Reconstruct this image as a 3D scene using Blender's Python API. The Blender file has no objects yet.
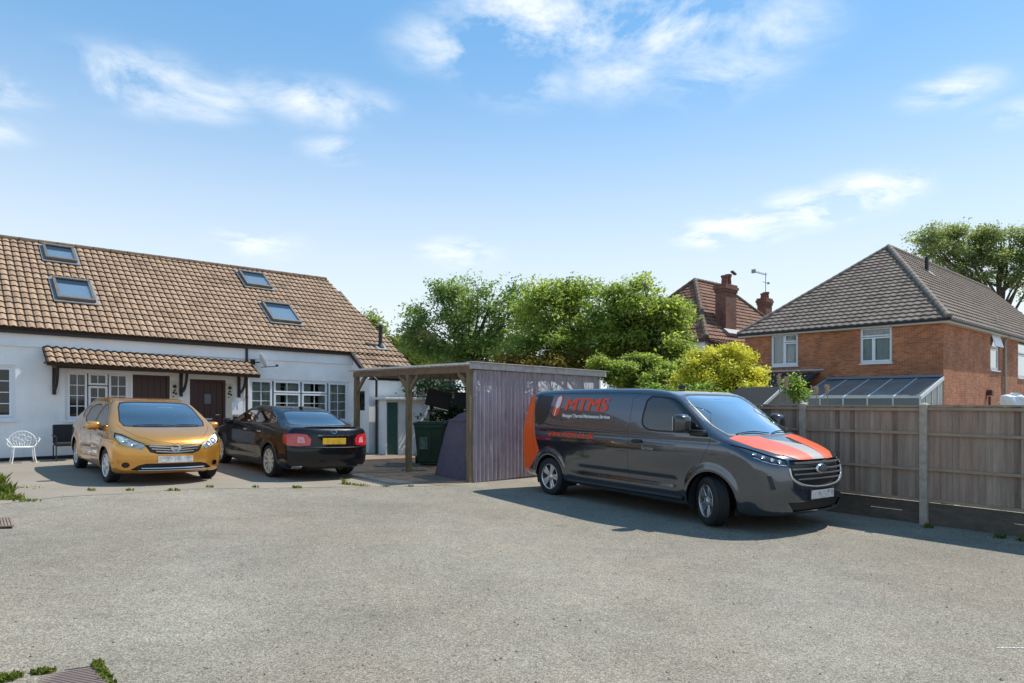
import bpy, bmesh, math, random
import numpy as np
from mathutils import Vector, Matrix
from mathutils.bvhtree import BVHTree

SC = bpy.context.scene
COL = SC.collection
R = math.radians

# ------------------------------------------------------------------ camera, sky, sun, exposure
F, EYE, YH = 670.0, 1.74, 401.0
cam_data = bpy.data.cameras.new('camera')
cam = bpy.data.objects.new('camera', cam_data)
COL.objects.link(cam)
cam.location = (0, 0, EYE)
cam.rotation_euler = (R(90), 0, 0)
cam_data.sensor_width = 36
cam_data.lens = 36 * F / 1024
cam_data.shift_y = (YH - 341.5) / 1024
cam_data.clip_start = 0.05
cam_data.clip_end = 3000
SC.camera = cam

SUN_EL, SUN_AZ = R(54), R(62)          # azimuth clockwise from +Y
sun_dir = Vector((math.sin(SUN_AZ) * math.cos(SUN_EL), math.cos(SUN_AZ) * math.cos(SUN_EL), math.sin(SUN_EL)))
sl = bpy.data.lights.new('sun', 'SUN')
sl.energy = 4.5
sl.angle = R(0.5)
sl.color = (1, 0.945, 0.86)
sun = bpy.data.objects.new('sun', sl)
COL.objects.link(sun)
sun.location = (20, 0, 30)
sun.rotation_euler = sun_dir.to_track_quat('Z', 'Y').to_euler()

SC.view_settings.view_transform = 'Standard'
SC.view_settings.look = 'None'
SC.view_settings.exposure = 0.33
SC.view_settings.gamma = 1
SC.view_settings.use_curve_mapping = False

def build_world():
    w = bpy.data.worlds.new('World')
    SC.world = w
    w.use_nodes = True
    nt = w.node_tree
    nt.nodes.clear()
    N = nt.nodes.new
    L = nt.links.new
    out = N('ShaderNodeOutputWorld')
    bg = N('ShaderNodeBackground')
    bg.inputs[1].default_value = 0.15
    sky = N('ShaderNodeTexSky')
    sky.sky_type = 'NISHITA'
    sky.sun_disc = False
    sky.sun_elevation = SUN_EL
    sky.sun_rotation = SUN_AZ
    sky.air_density = 1.0
    sky.dust_density = 0.25
    sky.ozone_density = 2.0
    tc = N('ShaderNodeTexCoord')
    sep = N('ShaderNodeSeparateXYZ')
    L(tc.outputs['Generated'], sep.inputs[0])
    # cloud layer: project the direction on a high flat sheet
    mz = N('ShaderNodeMath'); mz.operation = 'MAXIMUM'; mz.inputs[1].default_value = 0.03
    L(sep.outputs[2], mz.inputs[0])
    az = N('ShaderNodeMath'); az.operation = 'ADD'; az.inputs[1].default_value = 0.10
    L(mz.outputs[0], az.inputs[0])
    dx = N('ShaderNodeMath'); dx.operation = 'DIVIDE'
    dy = N('ShaderNodeMath'); dy.operation = 'DIVIDE'
    L(sep.outputs[0], dx.inputs[0]); L(az.outputs[0], dx.inputs[1])
    L(sep.outputs[1], dy.inputs[0]); L(az.outputs[0], dy.inputs[1])
    cmb = N('ShaderNodeCombineXYZ')
    L(dx.outputs[0], cmb.inputs[0]); L(dy.outputs[0], cmb.inputs[1])
    nz = N('ShaderNodeTexNoise')
    nz.inputs['Scale'].default_value = 3.4
    nz.inputs['Detail'].default_value = 13
    nz.inputs['Roughness'].default_value = 0.62
    nz.inputs['Distortion'].default_value = 0.35
    L(cmb.outputs[0], nz.inputs['Vector'])
    # wisps where the photograph has them: soft spots of sky directions
    spots = [((-0.545, 1, 0.475), 0.07, .75), ((-0.47, 1, 0.455), 0.055, .65), ((-0.36, 1, 0.46), 0.05, .5), ((-0.29, 1, 0.445), 0.06, .65), ((-0.22, 1, 0.445), 0.035, .45),
             ((-0.265, 1, 0.375), 0.035, .6), ((-0.78, 1, 0.47), 0.04, .7), ((-0.79, 1, 0.41), 0.035, .6),
             ((-0.08, 1, 0.53), 0.07, .7), ((0.02, 1, 0.57), 0.09, .95), ((0.12, 1, 0.57), 0.10, .9), ((0.24, 1, 0.56), 0.10, .8), ((0.36, 1, 0.55), 0.08, .6),
             ((0.30, 1, 0.50), 0.09, .5), ((0.02, 1, 0.48), 0.07, .45), ((0.16, 1, .49), .08, .45),
             ((0.655, 1, 0.465), 0.04, .7), ((0.75, 1, 0.43), 0.03, .4),
             ((0.30, 1, 0.25), 0.04, 1.4), ((0.36, 1, 0.26), 0.045, 1.3), ((0.44, 1, 0.285), 0.05, 1.2), ((0.53, 1, 0.31), 0.05, 1.1), ((0.58, 1, 0.325), 0.03, 1.0),
             ((-0.38, 1, 0.235), 0.045, .8), ((-0.08, 1, 0.22), 0.045, .8)]
    prev = None
    for d, r, wgt in spots:
        v = Vector(d).normalized()
        dist = N('ShaderNodeVectorMath'); dist.operation = 'SUBTRACT'
        L(tc.outputs['Generated'], dist.inputs[0]); dist.inputs[1].default_value = v
        sc = N('ShaderNodeVectorMath'); sc.operation = 'MULTIPLY'
        L(dist.outputs[0], sc.inputs[0]); sc.inputs[1].default_value = (1 / (1.6 * r), 1 / (1.6 * r), 1 / (0.62 * r))
        ln = N('ShaderNodeVectorMath'); ln.operation = 'LENGTH'
        L(sc.outputs[0], ln.inputs[0])
        mr = N('ShaderNodeMapRange'); mr.interpolation_type = 'SMOOTHERSTEP'
        mr.inputs['From Min'].default_value = 1.25; mr.inputs['From Max'].default_value = 0.0
        mr.inputs['To Min'].default_value = 0; mr.inputs['To Max'].default_value = wgt
        L(ln.outputs['Value'], mr.inputs['Value'])
        if prev is None:
            prev = mr.outputs[0]
        else:
            mx = N('ShaderNodeMath'); mx.operation = 'MAXIMUM'
            L(prev, mx.inputs[0]); L(mr.outputs[0], mx.inputs[1]); prev = mx.outputs[0]
    mrn = N('ShaderNodeMapRange')
    mrn.inputs['From Min'].default_value = 0.41; mrn.inputs['From Max'].default_value = 0.66
    L(nz.outputs[0], mrn.inputs['Value'])
    cl = N('ShaderNodeMath'); cl.operation = 'MULTIPLY'
    L(mrn.outputs[0], cl.inputs[0]); L(prev, cl.inputs[1])
    cl2 = N('ShaderNodeMath'); cl2.operation = 'MULTIPLY'; cl2.use_clamp = True; cl2.inputs[1].default_value = 1.45
    L(cl.outputs[0], cl2.inputs[0])
    # pale summer haze that thickens towards the horizon
    hz = N('ShaderNodeMapRange'); hz.interpolation_type = 'SMOOTHSTEP'
    hz.inputs['From Min'].default_value = 0.50; hz.inputs['From Max'].default_value = 0.04
    hz.inputs['To Max'].default_value = 0.90
    L(sep.outputs[2], hz.inputs['Value'])
    tint = N('ShaderNodeMix'); tint.data_type = 'RGBA'; tint.blend_type = 'MULTIPLY'
    tint.inputs[0].default_value = 1
    L(sky.outputs[0], tint.inputs[6]); tint.inputs[7].default_value = (0.76, 1.08, 1.18, 1)
    even = N('ShaderNodeMix'); even.data_type = 'RGBA'      # thin high veil evens the blue out round the sky
    even.inputs[0].default_value = 0.6
    L(tint.outputs[2], even.inputs[6]); even.inputs[7].default_value = (1.15, 2.55, 4.35, 1)
    m1 = N('ShaderNodeMix'); m1.data_type = 'RGBA'
    L(hz.outputs[0], m1.inputs[0]); L(even.outputs[2], m1.inputs[6]); m1.inputs[7].default_value = (5.15, 5.45, 5.6, 1)
    m2 = N('ShaderNodeMix'); m2.data_type = 'RGBA'
    L(cl2.outputs[0], m2.inputs[0]); L(m1.outputs[2], m2.inputs[6]); m2.inputs[7].default_value = (5.6, 5.9, 6.1, 1)
    L(m2.outputs[2], bg.inputs[0])
    L(bg.outputs[0], out.inputs[0])
build_world()

# ------------------------------------------------------------------ pixel rays used to lay the plan out in metres
def ray(px, py):
    return Vector(((px - 512) / F, 1, -(py - YH) / F))
def g(x, y=0):
    t = min(max((3 - x) / 14, 0), 1)
    return 0.42 * t * t * (3 - 2 * t)
def ground(px, py):
    z = 0
    for _ in range(30):
        r = ray(px, py); p = Vector((0, 0, EYE)) + r * ((z - EYE) / r.z); z = g(p.x)
    return p
def plane_hit(px, py, p0, n):
    r = ray(px, py); c = Vector((0, 0, EYE)); n = Vector(n)
    return c + r * ((Vector(p0) - c).dot(n) / r.dot(n))

# ------------------------------------------------------------------ object helpers
def tag(o, label=None, cat=None, group=None, kind=None):
    if label: o['label'] = label
    if cat: o['category'] = cat
    if group: o['group'] = group
    if kind: o['kind'] = kind
    return o
def empty(name, loc=(0, 0, 0), rz=0, parent=None):
    o = bpy.data.objects.new(name, None)
    o.location = loc; o.rotation_euler = (0, 0, rz)
    o.empty_display_size = 0.2
    COL.objects.link(o)
    if parent: o.parent = parent
    return o

class MB:
    def __init__(s):
        s.v = []; s.f = []; s.uv = []; s.m = []
    def add(s, verts, faces, uvs=None, mi=0):
        b = len(s.v)
        s.v += [tuple(p) for p in verts]
        for k, f in enumerate(faces):
            s.f.append(tuple(i + b for i in f))
            s.uv.append(uvs[k] if uvs else None)
            s.m.append(mi)
        return s
    def box(s, c, size, M=None, mi=0, bevel=0):
        x, y, z = size[0] / 2, size[1] / 2, size[2] / 2
        if bevel:
            bm = bmesh.new(); bmesh.ops.create_cube(bm, size=1)
            for v in bm.verts: v.co = Vector((v.co.x * size[0], v.co.y * size[1], v.co.z * size[2]))
            bmesh.ops.bevel(bm, geom=bm.edges[:], offset=bevel, segments=2, affect='EDGES', profile=0.6)
            vs = [v.co.copy() for v in bm.verts]; fs = [[v.index for v in f.verts] for f in bm.faces]
            bm.free()
        else:
            vs = [Vector(p) for p in ((-x, -y, -z), (x, -y, -z), (x, y, -z), (-x, y, -z), (-x, -y, z), (x, -y, z), (x, y, z), (-x, y, z))]
            fs = [(0, 3, 2, 1), (4, 5, 6, 7), (0, 1, 5, 4), (1, 2, 6, 5), (2, 3, 7, 6), (3, 0, 4, 7)]
        if M is not None: vs = [M @ v for v in vs]
        c = Vector(c)
        return s.add([v + c for v in vs], fs, mi=mi)
    def bx(s, x0, x1, y0, y1, z0, z1, **k):
        return s.box(((x0 + x1) / 2, (y0 + y1) / 2, (z0 + z1) / 2), (abs(x1 - x0), abs(y1 - y0), abs(z1 - z0)), **k)
    def bar(s, a, b, w, h=None, up=(0, 0, 1), bevel=0, mi=0):
        a = Vector(a); b = Vector(b); h = h or w
        d = (b - a); L = d.length; d.normalize()
        u = Vector(up)
        if abs(d.dot(u)) > 0.99: u = Vector((0, 1, 0))
        sx = d.cross(u).normalized(); uz = sx.cross(d).normalized()
        M = Matrix((d, sx, uz)).transposed()
        return s.box((a + b) / 2, (L, w, h), M=M, bevel=bevel, mi=mi)
    def tube(s, pts, r, n=8, cap=True, mi=0):
        pts = [Vector(p) for p in pts]; rr = r if isinstance(r, (list, tuple)) else [r] * len(pts)
        rings = []; prev = None
        for i, p in enumerate(pts):
            t = (pts[min(i + 1, len(pts) - 1)] - pts[max(i - 1, 0)])
            if t.length < 1e-9: t = Vector((0, 0, 1))
            t.normalize()
            if prev is None:
                a = t.orthogonal().normalized()
            else:
                a = prev - t * prev.dot(t)
                a = a.normalized() if a.length > 1e-6 else t.orthogonal().normalized()
            prev = a; b = t.cross(a)
            rings.append([p + (a * math.cos(2 * math.pi * k / n) + b * math.sin(2 * math.pi * k / n)) * rr[i] for k in range(n)])
        vs = [v for ring in rings for v in ring]; fs = []
        for i in range(len(pts) - 1):
            for k in range(n):
                fs.append((i * n + k, i * n + (k + 1) % n, (i + 1) * n + (k + 1) % n, (i + 1) * n + k))
        if cap:
            fs.append(tuple(reversed(range(n)))); fs.append(tuple((len(pts) - 1) * n + k for k in range(n)))
        return s.add(vs, fs, mi=mi)
    def lathe(s, prof, n=24, M=None, mi=0, close=False):
        # prof: (r, h) along local z
        vs = []; fs = []
        for r, h in prof:
            for k in range(n):
                a = 2 * math.pi * k / n
                vs.append(Vector((r * math.cos(a), r * math.sin(a), h)))
        m = len(prof)
        for i in range(m - 1 if not close else m):
            j = (i + 1) % m
            for k in range(n):
                fs.append((i * n + k, i * n + (k + 1) % n, j * n + (k + 1) % n, j * n + k))
        if M is not None: vs = [M @ v for v in vs]
        return s.add(vs, fs, mi=mi)
    def prism(s, poly, d, mi=0):
        # poly: list of 3D points, extruded by vector d
        n = len(poly); d = Vector(d)
        vs = [Vector(p) for p in poly] + [Vector(p) + d for p in poly]
        fs = [tuple(range(n)), tuple(reversed(range(n, 2 * n)))] + [(i, (i + 1) % n, n + (i + 1) % n, n + i) for i in range(n)]
        return s.add(vs, fs, mi=mi)
    def build(s, name, mat, parent=None, smooth=False, fix=True, fn=None, loc=None, rz=0):
        me = bpy.data.meshes.new(name)
        vs = [fn(Vector(v)) for v in s.v] if fn else s.v
        me.from_pydata([tuple(v) for v in vs], [], s.f)
        if any(u is not None for u in s.uv):
            lay = me.uv_layers.new(name='UVMap')
            i = 0
            for f, u in zip(s.f, s.uv):
                for k in range(len(f)):
                    lay.data[i].uv = u[k] if u else (0, 0)
                    i += 1
        mats = mat if isinstance(mat, (list, tuple)) else [mat]
        for m in mats: me.materials.append(m)
        me.polygons.foreach_set('material_index', s.m)
        if fix:
            bm = bmesh.new(); bm.from_mesh(me)
            bmesh.ops.recalc_face_normals(bm, faces=bm.faces)
            bm.to_mesh(me); bm.free()
        if smooth: me.polygons.foreach_set('use_smooth', [True] * len(me.polygons))
        me.update()
        o = bpy.data.objects.new(name, me)
        COL.objects.link(o)
        if parent: o.parent = parent
        if loc is not None: o.location = loc
        if rz: o.rotation_euler = (0, 0, rz)
        return o

# ------------------------------------------------------------------ materials
def new_mat(name):
    m = bpy.data.materials.new(name); m.use_nodes = True
    nt = m.node_tree
    return m, nt, nt.nodes, nt.links.new, nt.nodes['Principled BSDF']
def pbr(name, col, rough=0.6, metal=0.0, spec=0.5, coat=0.0, var=0.0, vscale=6, col2=None, bump=0.0, bscale=40, coords='Object', stretch=None, alpha=None, emis=None, sat2=None):
    m, nt, nd, L, b = new_mat(name)
    b.inputs['Base Color'].default_value = (*col, 1)
    b.inputs['Roughness'].default_value = rough
    b.inputs['Metallic'].default_value = metal
    b.inputs['Specular IOR Level'].default_value = spec
    b.inputs['Coat Weight'].default_value = coat
    b.inputs['Coat Roughness'].default_value = 0.02
    if alpha is not None: b.inputs['Alpha'].default_value = alpha
    if var or col2 or bump:
        tc = nd.new('ShaderNodeTexCoord')
        src = tc.outputs[coords]
        if stretch:
            mp = nd.new('ShaderNodeMapping'); mp.inputs['Scale'].default_value = stretch
            L(src, mp.inputs[0]); src = mp.outputs[0]
    if var or col2:
        n = nd.new('ShaderNodeTexNoise'); n.inputs['Scale'].default_value = vscale; n.inputs['Detail'].default_value = 6
        n.inputs['Roughness'].default_value = 0.65
        L(src, n.inputs['Vector'])
        mr = nd.new('ShaderNodeMapRange'); mr.inputs['From Min'].default_value = 0.3; mr.inputs['From Max'].default_value = 0.7
        L(n.outputs[0], mr.inputs['Value'])
        mx = nd.new('ShaderNodeMix'); mx.data_type = 'RGBA'
        c2 = col2 or tuple(min(1, c * (1 + var)) for c in col)
        c1 = col if col2 else tuple(c * (1 - var) for c in col)
        mx.inputs[6].default_value = (*c1, 1); mx.inputs[7].default_value = (*c2, 1)
        L(mr.outputs[0], mx.inputs[0]); L(mx.outputs[2], b.inputs['Base Color'])
    if bump:
        n2 = nd.new('ShaderNodeTexNoise'); n2.inputs['Scale'].default_value = bscale; n2.inputs['Detail'].default_value = 4
        L(src, n2.inputs['Vector'])
        bp = nd.new('ShaderNodeBump'); bp.inputs['Strength'].default_value = bump; bp.inputs['Distance'].default_value = 0.02
        L(n2.outputs[0], bp.inputs['Height']); L(bp.outputs[0], b.inputs['Normal'])
    return m

def glass_mat(name, tint=(0.35, 0.42, 0.42), ior=1.5, rough=0.0, gain=1.0):
    m, nt, nd, L, b = new_mat(name)
    nd.remove(b)
    out = nd['Material Output']
    t = nd.new('ShaderNodeBsdfTransparent'); t.inputs[0].default_value = (*tint, 1)
    gl = nd.new('ShaderNodeBsdfGlossy'); gl.inputs['Roughness'].default_value = rough
    gl.inputs['Color'].default_value = (1, 1, 1, 1)
    fr = nd.new('ShaderNodeFresnel'); fr.inputs[0].default_value = ior
    mu = nd.new('ShaderNodeMath'); mu.operation = 'MULTIPLY'; mu.use_clamp = True; mu.inputs[1].default_value = gain
    L(fr.outputs[0], mu.inputs[0])
    mx = nd.new('ShaderNodeMixShader')
    L(mu.outputs[0], mx.inputs[0]); L(t.outputs[0], mx.inputs[1]); L(gl.outputs[0], mx.inputs[2])
    L(mx.outputs[0], out.inputs[0])
    return m

M = {}
M['white_paint'] = pbr('white_painted_render', (0.80, 0.81, 0.80), 0.85, var=0.09, vscale=1.6, bump=0.25, bscale=60)
M['cream_paint'] = pbr('cream_painted_render', (0.62, 0.57, 0.46), 0.85, var=0.08, vscale=2, bump=0.2, bscale=60)
M['upvc'] = pbr('white_plastic', (0.74, 0.77, 0.80), 0.35)
M['upvc_dirty'] = pbr('weathered_white_board', (0.66, 0.64, 0.6), 0.6, var=0.15, vscale=8)
M['black_wood'] = pbr('black_stained_wood', (0.022, 0.016, 0.014), 0.55, var=0.3, vscale=12)
M['brown_door'] = pbr('dark_brown_door', (0.045, 0.014, 0.009), 0.45, var=0.25, vscale=10, stretch=(8, 8, 0.6))
M['black_plastic'] = pbr('black_plastic', (0.012, 0.013, 0.014), 0.4)
M['black_rough'] = pbr('matt_black_plastic', (0.015, 0.015, 0.016), 0.75)
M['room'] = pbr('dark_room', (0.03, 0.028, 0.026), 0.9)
M['curtain'] = pbr('net_curtain', (0.42, 0.46, 0.42), 0.9, var=0.35, vscale=9, stretch=(12, 12, 0.5))
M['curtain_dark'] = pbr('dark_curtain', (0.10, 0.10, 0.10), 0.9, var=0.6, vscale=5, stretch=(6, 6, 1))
M['win_glass'] = glass_mat('window_glass', (0.75, 0.8, 0.78), gain=1.3)
M['sky_glass'] = glass_mat('roof_window_glass', (0.92, 0.93, 0.93), gain=1.6)
M['metal_grey'] = pbr('grey_metal', (0.25, 0.25, 0.24), 0.4, metal=0.6)
M['roofwin_frame'] = pbr('roof_window_frame', (0.16, 0.14, 0.115), 0.45, metal=0.3, var=0.2)
M['lead'] = pbr('lead_flashing', (0.22, 0.23, 0.24), 0.6, metal=0.2, var=0.2)
M['soot'] = pbr('rusty_flue_pipe', (0.02, 0.019, 0.02), 0.6)
M['timber'] = pbr('weathered_timber', (0.27, 0.185, 0.10), 0.8, col2=(0.13, 0.105, 0.055), vscale=5, stretch=(5, 5, 0.8), bump=0.4, bscale=60)
M['timber_beam'] = pbr('brown_timber_beam', (0.25, 0.165, 0.105), 0.8, col2=(0.15, 0.10, 0.065), vscale=4, bump=0.4, bscale=60)
M['concrete_post'] = pbr('concrete', (0.50, 0.42, 0.33), 0.9, col2=(0.33, 0.28, 0.22), vscale=9, bump=0.5, bscale=90)
M['soil'] = pbr('dark_soil', (0.05, 0.04, 0.03), 0.95, var=0.4, vscale=10, bump=0.8, bscale=30)
M['chrome'] = pbr('chrome', (0.75, 0.76, 0.78), 0.12, metal=1)
M['silver'] = pbr('silver_alloy', (0.62, 0.63, 0.64), 0.25, metal=0.85)
M['rubber'] = pbr('tyre_rubber', (0.014, 0.014, 0.015), 0.75, bump=0.2, bscale=120)
M['green_bin'] = pbr('green_bin_plastic', (0.012, 0.055, 0.028), 0.5, var=0.15)
M['teal'] = pbr('teal_door_paint', (0.025, 0.10, 0.085), 0.5, var=0.25, vscale=8)

def tile_mat(name, ca, cb, cc, joint=0.0, patch=None):
    m, nt, nd, L, b = new_mat(name)
    tc = nd.new('ShaderNodeTexCoord')
    fl = nd.new('ShaderNodeVectorMath'); fl.operation = 'FLOOR'
    L(tc.outputs['UV'], fl.inputs[0])
    wn = nd.new('ShaderNodeTexWhiteNoise'); L(fl.outputs[0], wn.inputs['Vector'])
    cr = nd.new('ShaderNodeValToRGB')
    e = cr.color_ramp.elements
    e[0].color = (*ca, 1); e[1].color = (*cb, 1); e[1].position = 0.75
    x = e.new(1.0); x.color = (*cc, 1)
    L(wn.outputs['Value'], cr.inputs[0])
    n = nd.new('ShaderNodeTexNoise'); n.inputs['Scale'].default_value = 1.3; n.inputs['Detail'].default_value = 7; n.inputs['Roughness'].default_value = 0.7
    L(tc.outputs['Object'], n.inputs['Vector'])
    mr = nd.new('ShaderNodeMapRange'); mr.inputs['From Min'].default_value = 0.52; mr.inputs['From Max'].default_value = 0.72; mr.inputs['To Max'].default_value = 0.68
    L(n.outputs[0], mr.inputs['Value'])
    mx = nd.new('ShaderNodeMix'); mx.data_type = 'RGBA'
    mx.inputs[7].default_value = (*(patch or tuple(c * 0.55 for c in ca)), 1)
    L(mr.outputs[0], mx.inputs[0]); L(cr.outputs[0], mx.inputs[6])
    n3 = nd.new('ShaderNodeTexNoise'); n3.inputs['Scale'].default_value = 22; n3.inputs['Detail'].default_value = 5
    L(tc.outputs['Object'], n3.inputs['Vector'])
    mr3 = nd.new('ShaderNodeMapRange'); mr3.inputs['From Min'].default_value = 0.3; mr3.inputs['From Max'].default_value = 0.7
    mr3.inputs['To Min'].default_value = 0.72; mr3.inputs['To Max'].default_value = 1.2
    L(n3.outputs[0], mr3.inputs['Value'])
    sc = nd.new('ShaderNodeVectorMath'); sc.operation = 'SCALE'
    L(mx.outputs[2], sc.inputs[0]); L(mr3.outputs[0], sc.inputs['Scale'])
    last = sc.outputs[0]
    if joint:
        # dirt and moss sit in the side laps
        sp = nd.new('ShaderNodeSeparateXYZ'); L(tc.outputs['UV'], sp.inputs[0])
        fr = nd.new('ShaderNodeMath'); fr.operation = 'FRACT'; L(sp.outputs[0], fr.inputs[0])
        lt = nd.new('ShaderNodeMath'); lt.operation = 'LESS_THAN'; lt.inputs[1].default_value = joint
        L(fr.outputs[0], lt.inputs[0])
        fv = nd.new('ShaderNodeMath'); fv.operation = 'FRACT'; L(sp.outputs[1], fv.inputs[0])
        lv = nd.new('ShaderNodeMath'); lv.operation = 'LESS_THAN'; lv.inputs[1].default_value = .075; L(fv.outputs[0], lv.inputs[0])  # lip shadow and dirt line painted along each row's lower edge
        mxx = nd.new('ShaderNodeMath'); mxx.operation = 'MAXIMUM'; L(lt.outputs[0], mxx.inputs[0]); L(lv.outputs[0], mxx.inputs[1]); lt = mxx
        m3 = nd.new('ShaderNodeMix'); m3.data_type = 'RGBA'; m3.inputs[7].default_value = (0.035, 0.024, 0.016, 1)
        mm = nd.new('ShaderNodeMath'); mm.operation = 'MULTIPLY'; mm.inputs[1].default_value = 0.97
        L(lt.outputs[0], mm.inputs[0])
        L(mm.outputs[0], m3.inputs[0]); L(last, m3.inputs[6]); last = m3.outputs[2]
    L(last, b.inputs['Base Color'])
    b.inputs['Roughness'].default_value = 0.85
    b.inputs['Specular IOR Level'].default_value = 0.3
    bp = nd.new('ShaderNodeBump'); bp.inputs['Strength'].default_value = 0.3; bp.inputs['Distance'].default_value = 0.02
    L(n3.outputs[0], bp.inputs['Height']); L(bp.outputs[0], b.inputs['Normal'])
    return m
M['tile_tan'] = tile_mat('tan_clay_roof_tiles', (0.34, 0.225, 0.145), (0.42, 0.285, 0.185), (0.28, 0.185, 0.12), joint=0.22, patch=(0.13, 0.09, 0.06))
M['tile_grey'] = tile_mat('grey_brown_concrete_tiles', (0.17, 0.13, 0.105), (0.23, 0.185, 0.15), (0.13, 0.10, 0.085), patch=(0.07, 0.06, 0.045))
M['tile_side'] = M['tile_grey']
M['tile_brown'] = tile_mat('brown_red_concrete_tiles', (0.20, 0.10, 0.065), (0.27, 0.14, 0.095), (0.14, 0.08, 0.055), patch=(0.08, 0.05, 0.035))
M['ridge_tan'] = pbr('brown_ridge_tiles', (0.13, 0.085, 0.055), 0.85, var=0.35, vscale=5)
M['ridge_grey'] = pbr('grey_hip_tiles', (0.20, 0.165, 0.13), 0.85, var=0.3, vscale=4)

def brick_mat(name, c1, c2, mortar, dark=0.0, sc=1.0):
    m, nt, nd, L, b = new_mat(name)
    tc = nd.new('ShaderNodeTexCoord')
    br = nd.new('ShaderNodeTexBrick')
    br.inputs['Color1'].default_value = (*c1, 1); br.inputs['Color2'].default_value = (*c2, 1); br.inputs['Mortar'].default_value = (*mortar, 1)
    br.inputs['Scale'].default_value = 1
    br.inputs['Mortar Size'].default_value = 0.007
    br.inputs['Brick Width'].default_value = 0.225 * sc
    br.inputs['Row Height'].default_value = 0.075 * sc
    br.inputs['Bias'].default_value = -0.1
    L(tc.outputs['UV'], br.inputs['Vector'])
    n = nd.new('ShaderNodeTexNoise'); n.inputs['Scale'].default_value = 0.8; n.inputs['Detail'].default_value = 8; n.inputs['Roughness'].default_value = 0.7
    L(tc.outputs['UV'], n.inputs['Vector'])
    mr = nd.new('ShaderNodeMapRange'); mr.inputs['From Min'].default_value = 0.35; mr.inputs['From Max'].default_value = 0.7
    mr.inputs['To Min'].default_value = 1.15; mr.inputs['To Max'].default_value = 0.62
    L(n.outputs[0], mr.inputs['Value'])
    s = nd.new('ShaderNodeVectorMath'); s.operation = 'SCALE'
    L(br.outputs[0], s.inputs[0]); L(mr.outputs[0], s.inputs['Scale'])
    L(s.outputs[0], b.inputs['Base Color'])
    b.inputs['Roughness'].default_value = 0.9
    bp = nd.new('ShaderNodeBump'); bp.inputs['Strength'].default_value = 0.6; bp.inputs['Distance'].default_value = 0.01; bp.invert = True
    L(br.outputs['Fac'], bp.inputs['Height']); L(bp.outputs[0], b.inputs['Normal'])
    return m
M['brick'] = brick_mat('red_orange_brick', (0.50, 0.165, 0.06), (0.26, 0.085, 0.04), (0.36, 0.26, 0.18))
M['brick_old'] = brick_mat('old_red_brown_brick', (0.26, 0.10, 0.06), (0.14, 0.06, 0.04), (0.16, 0.13, 0.11))

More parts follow.
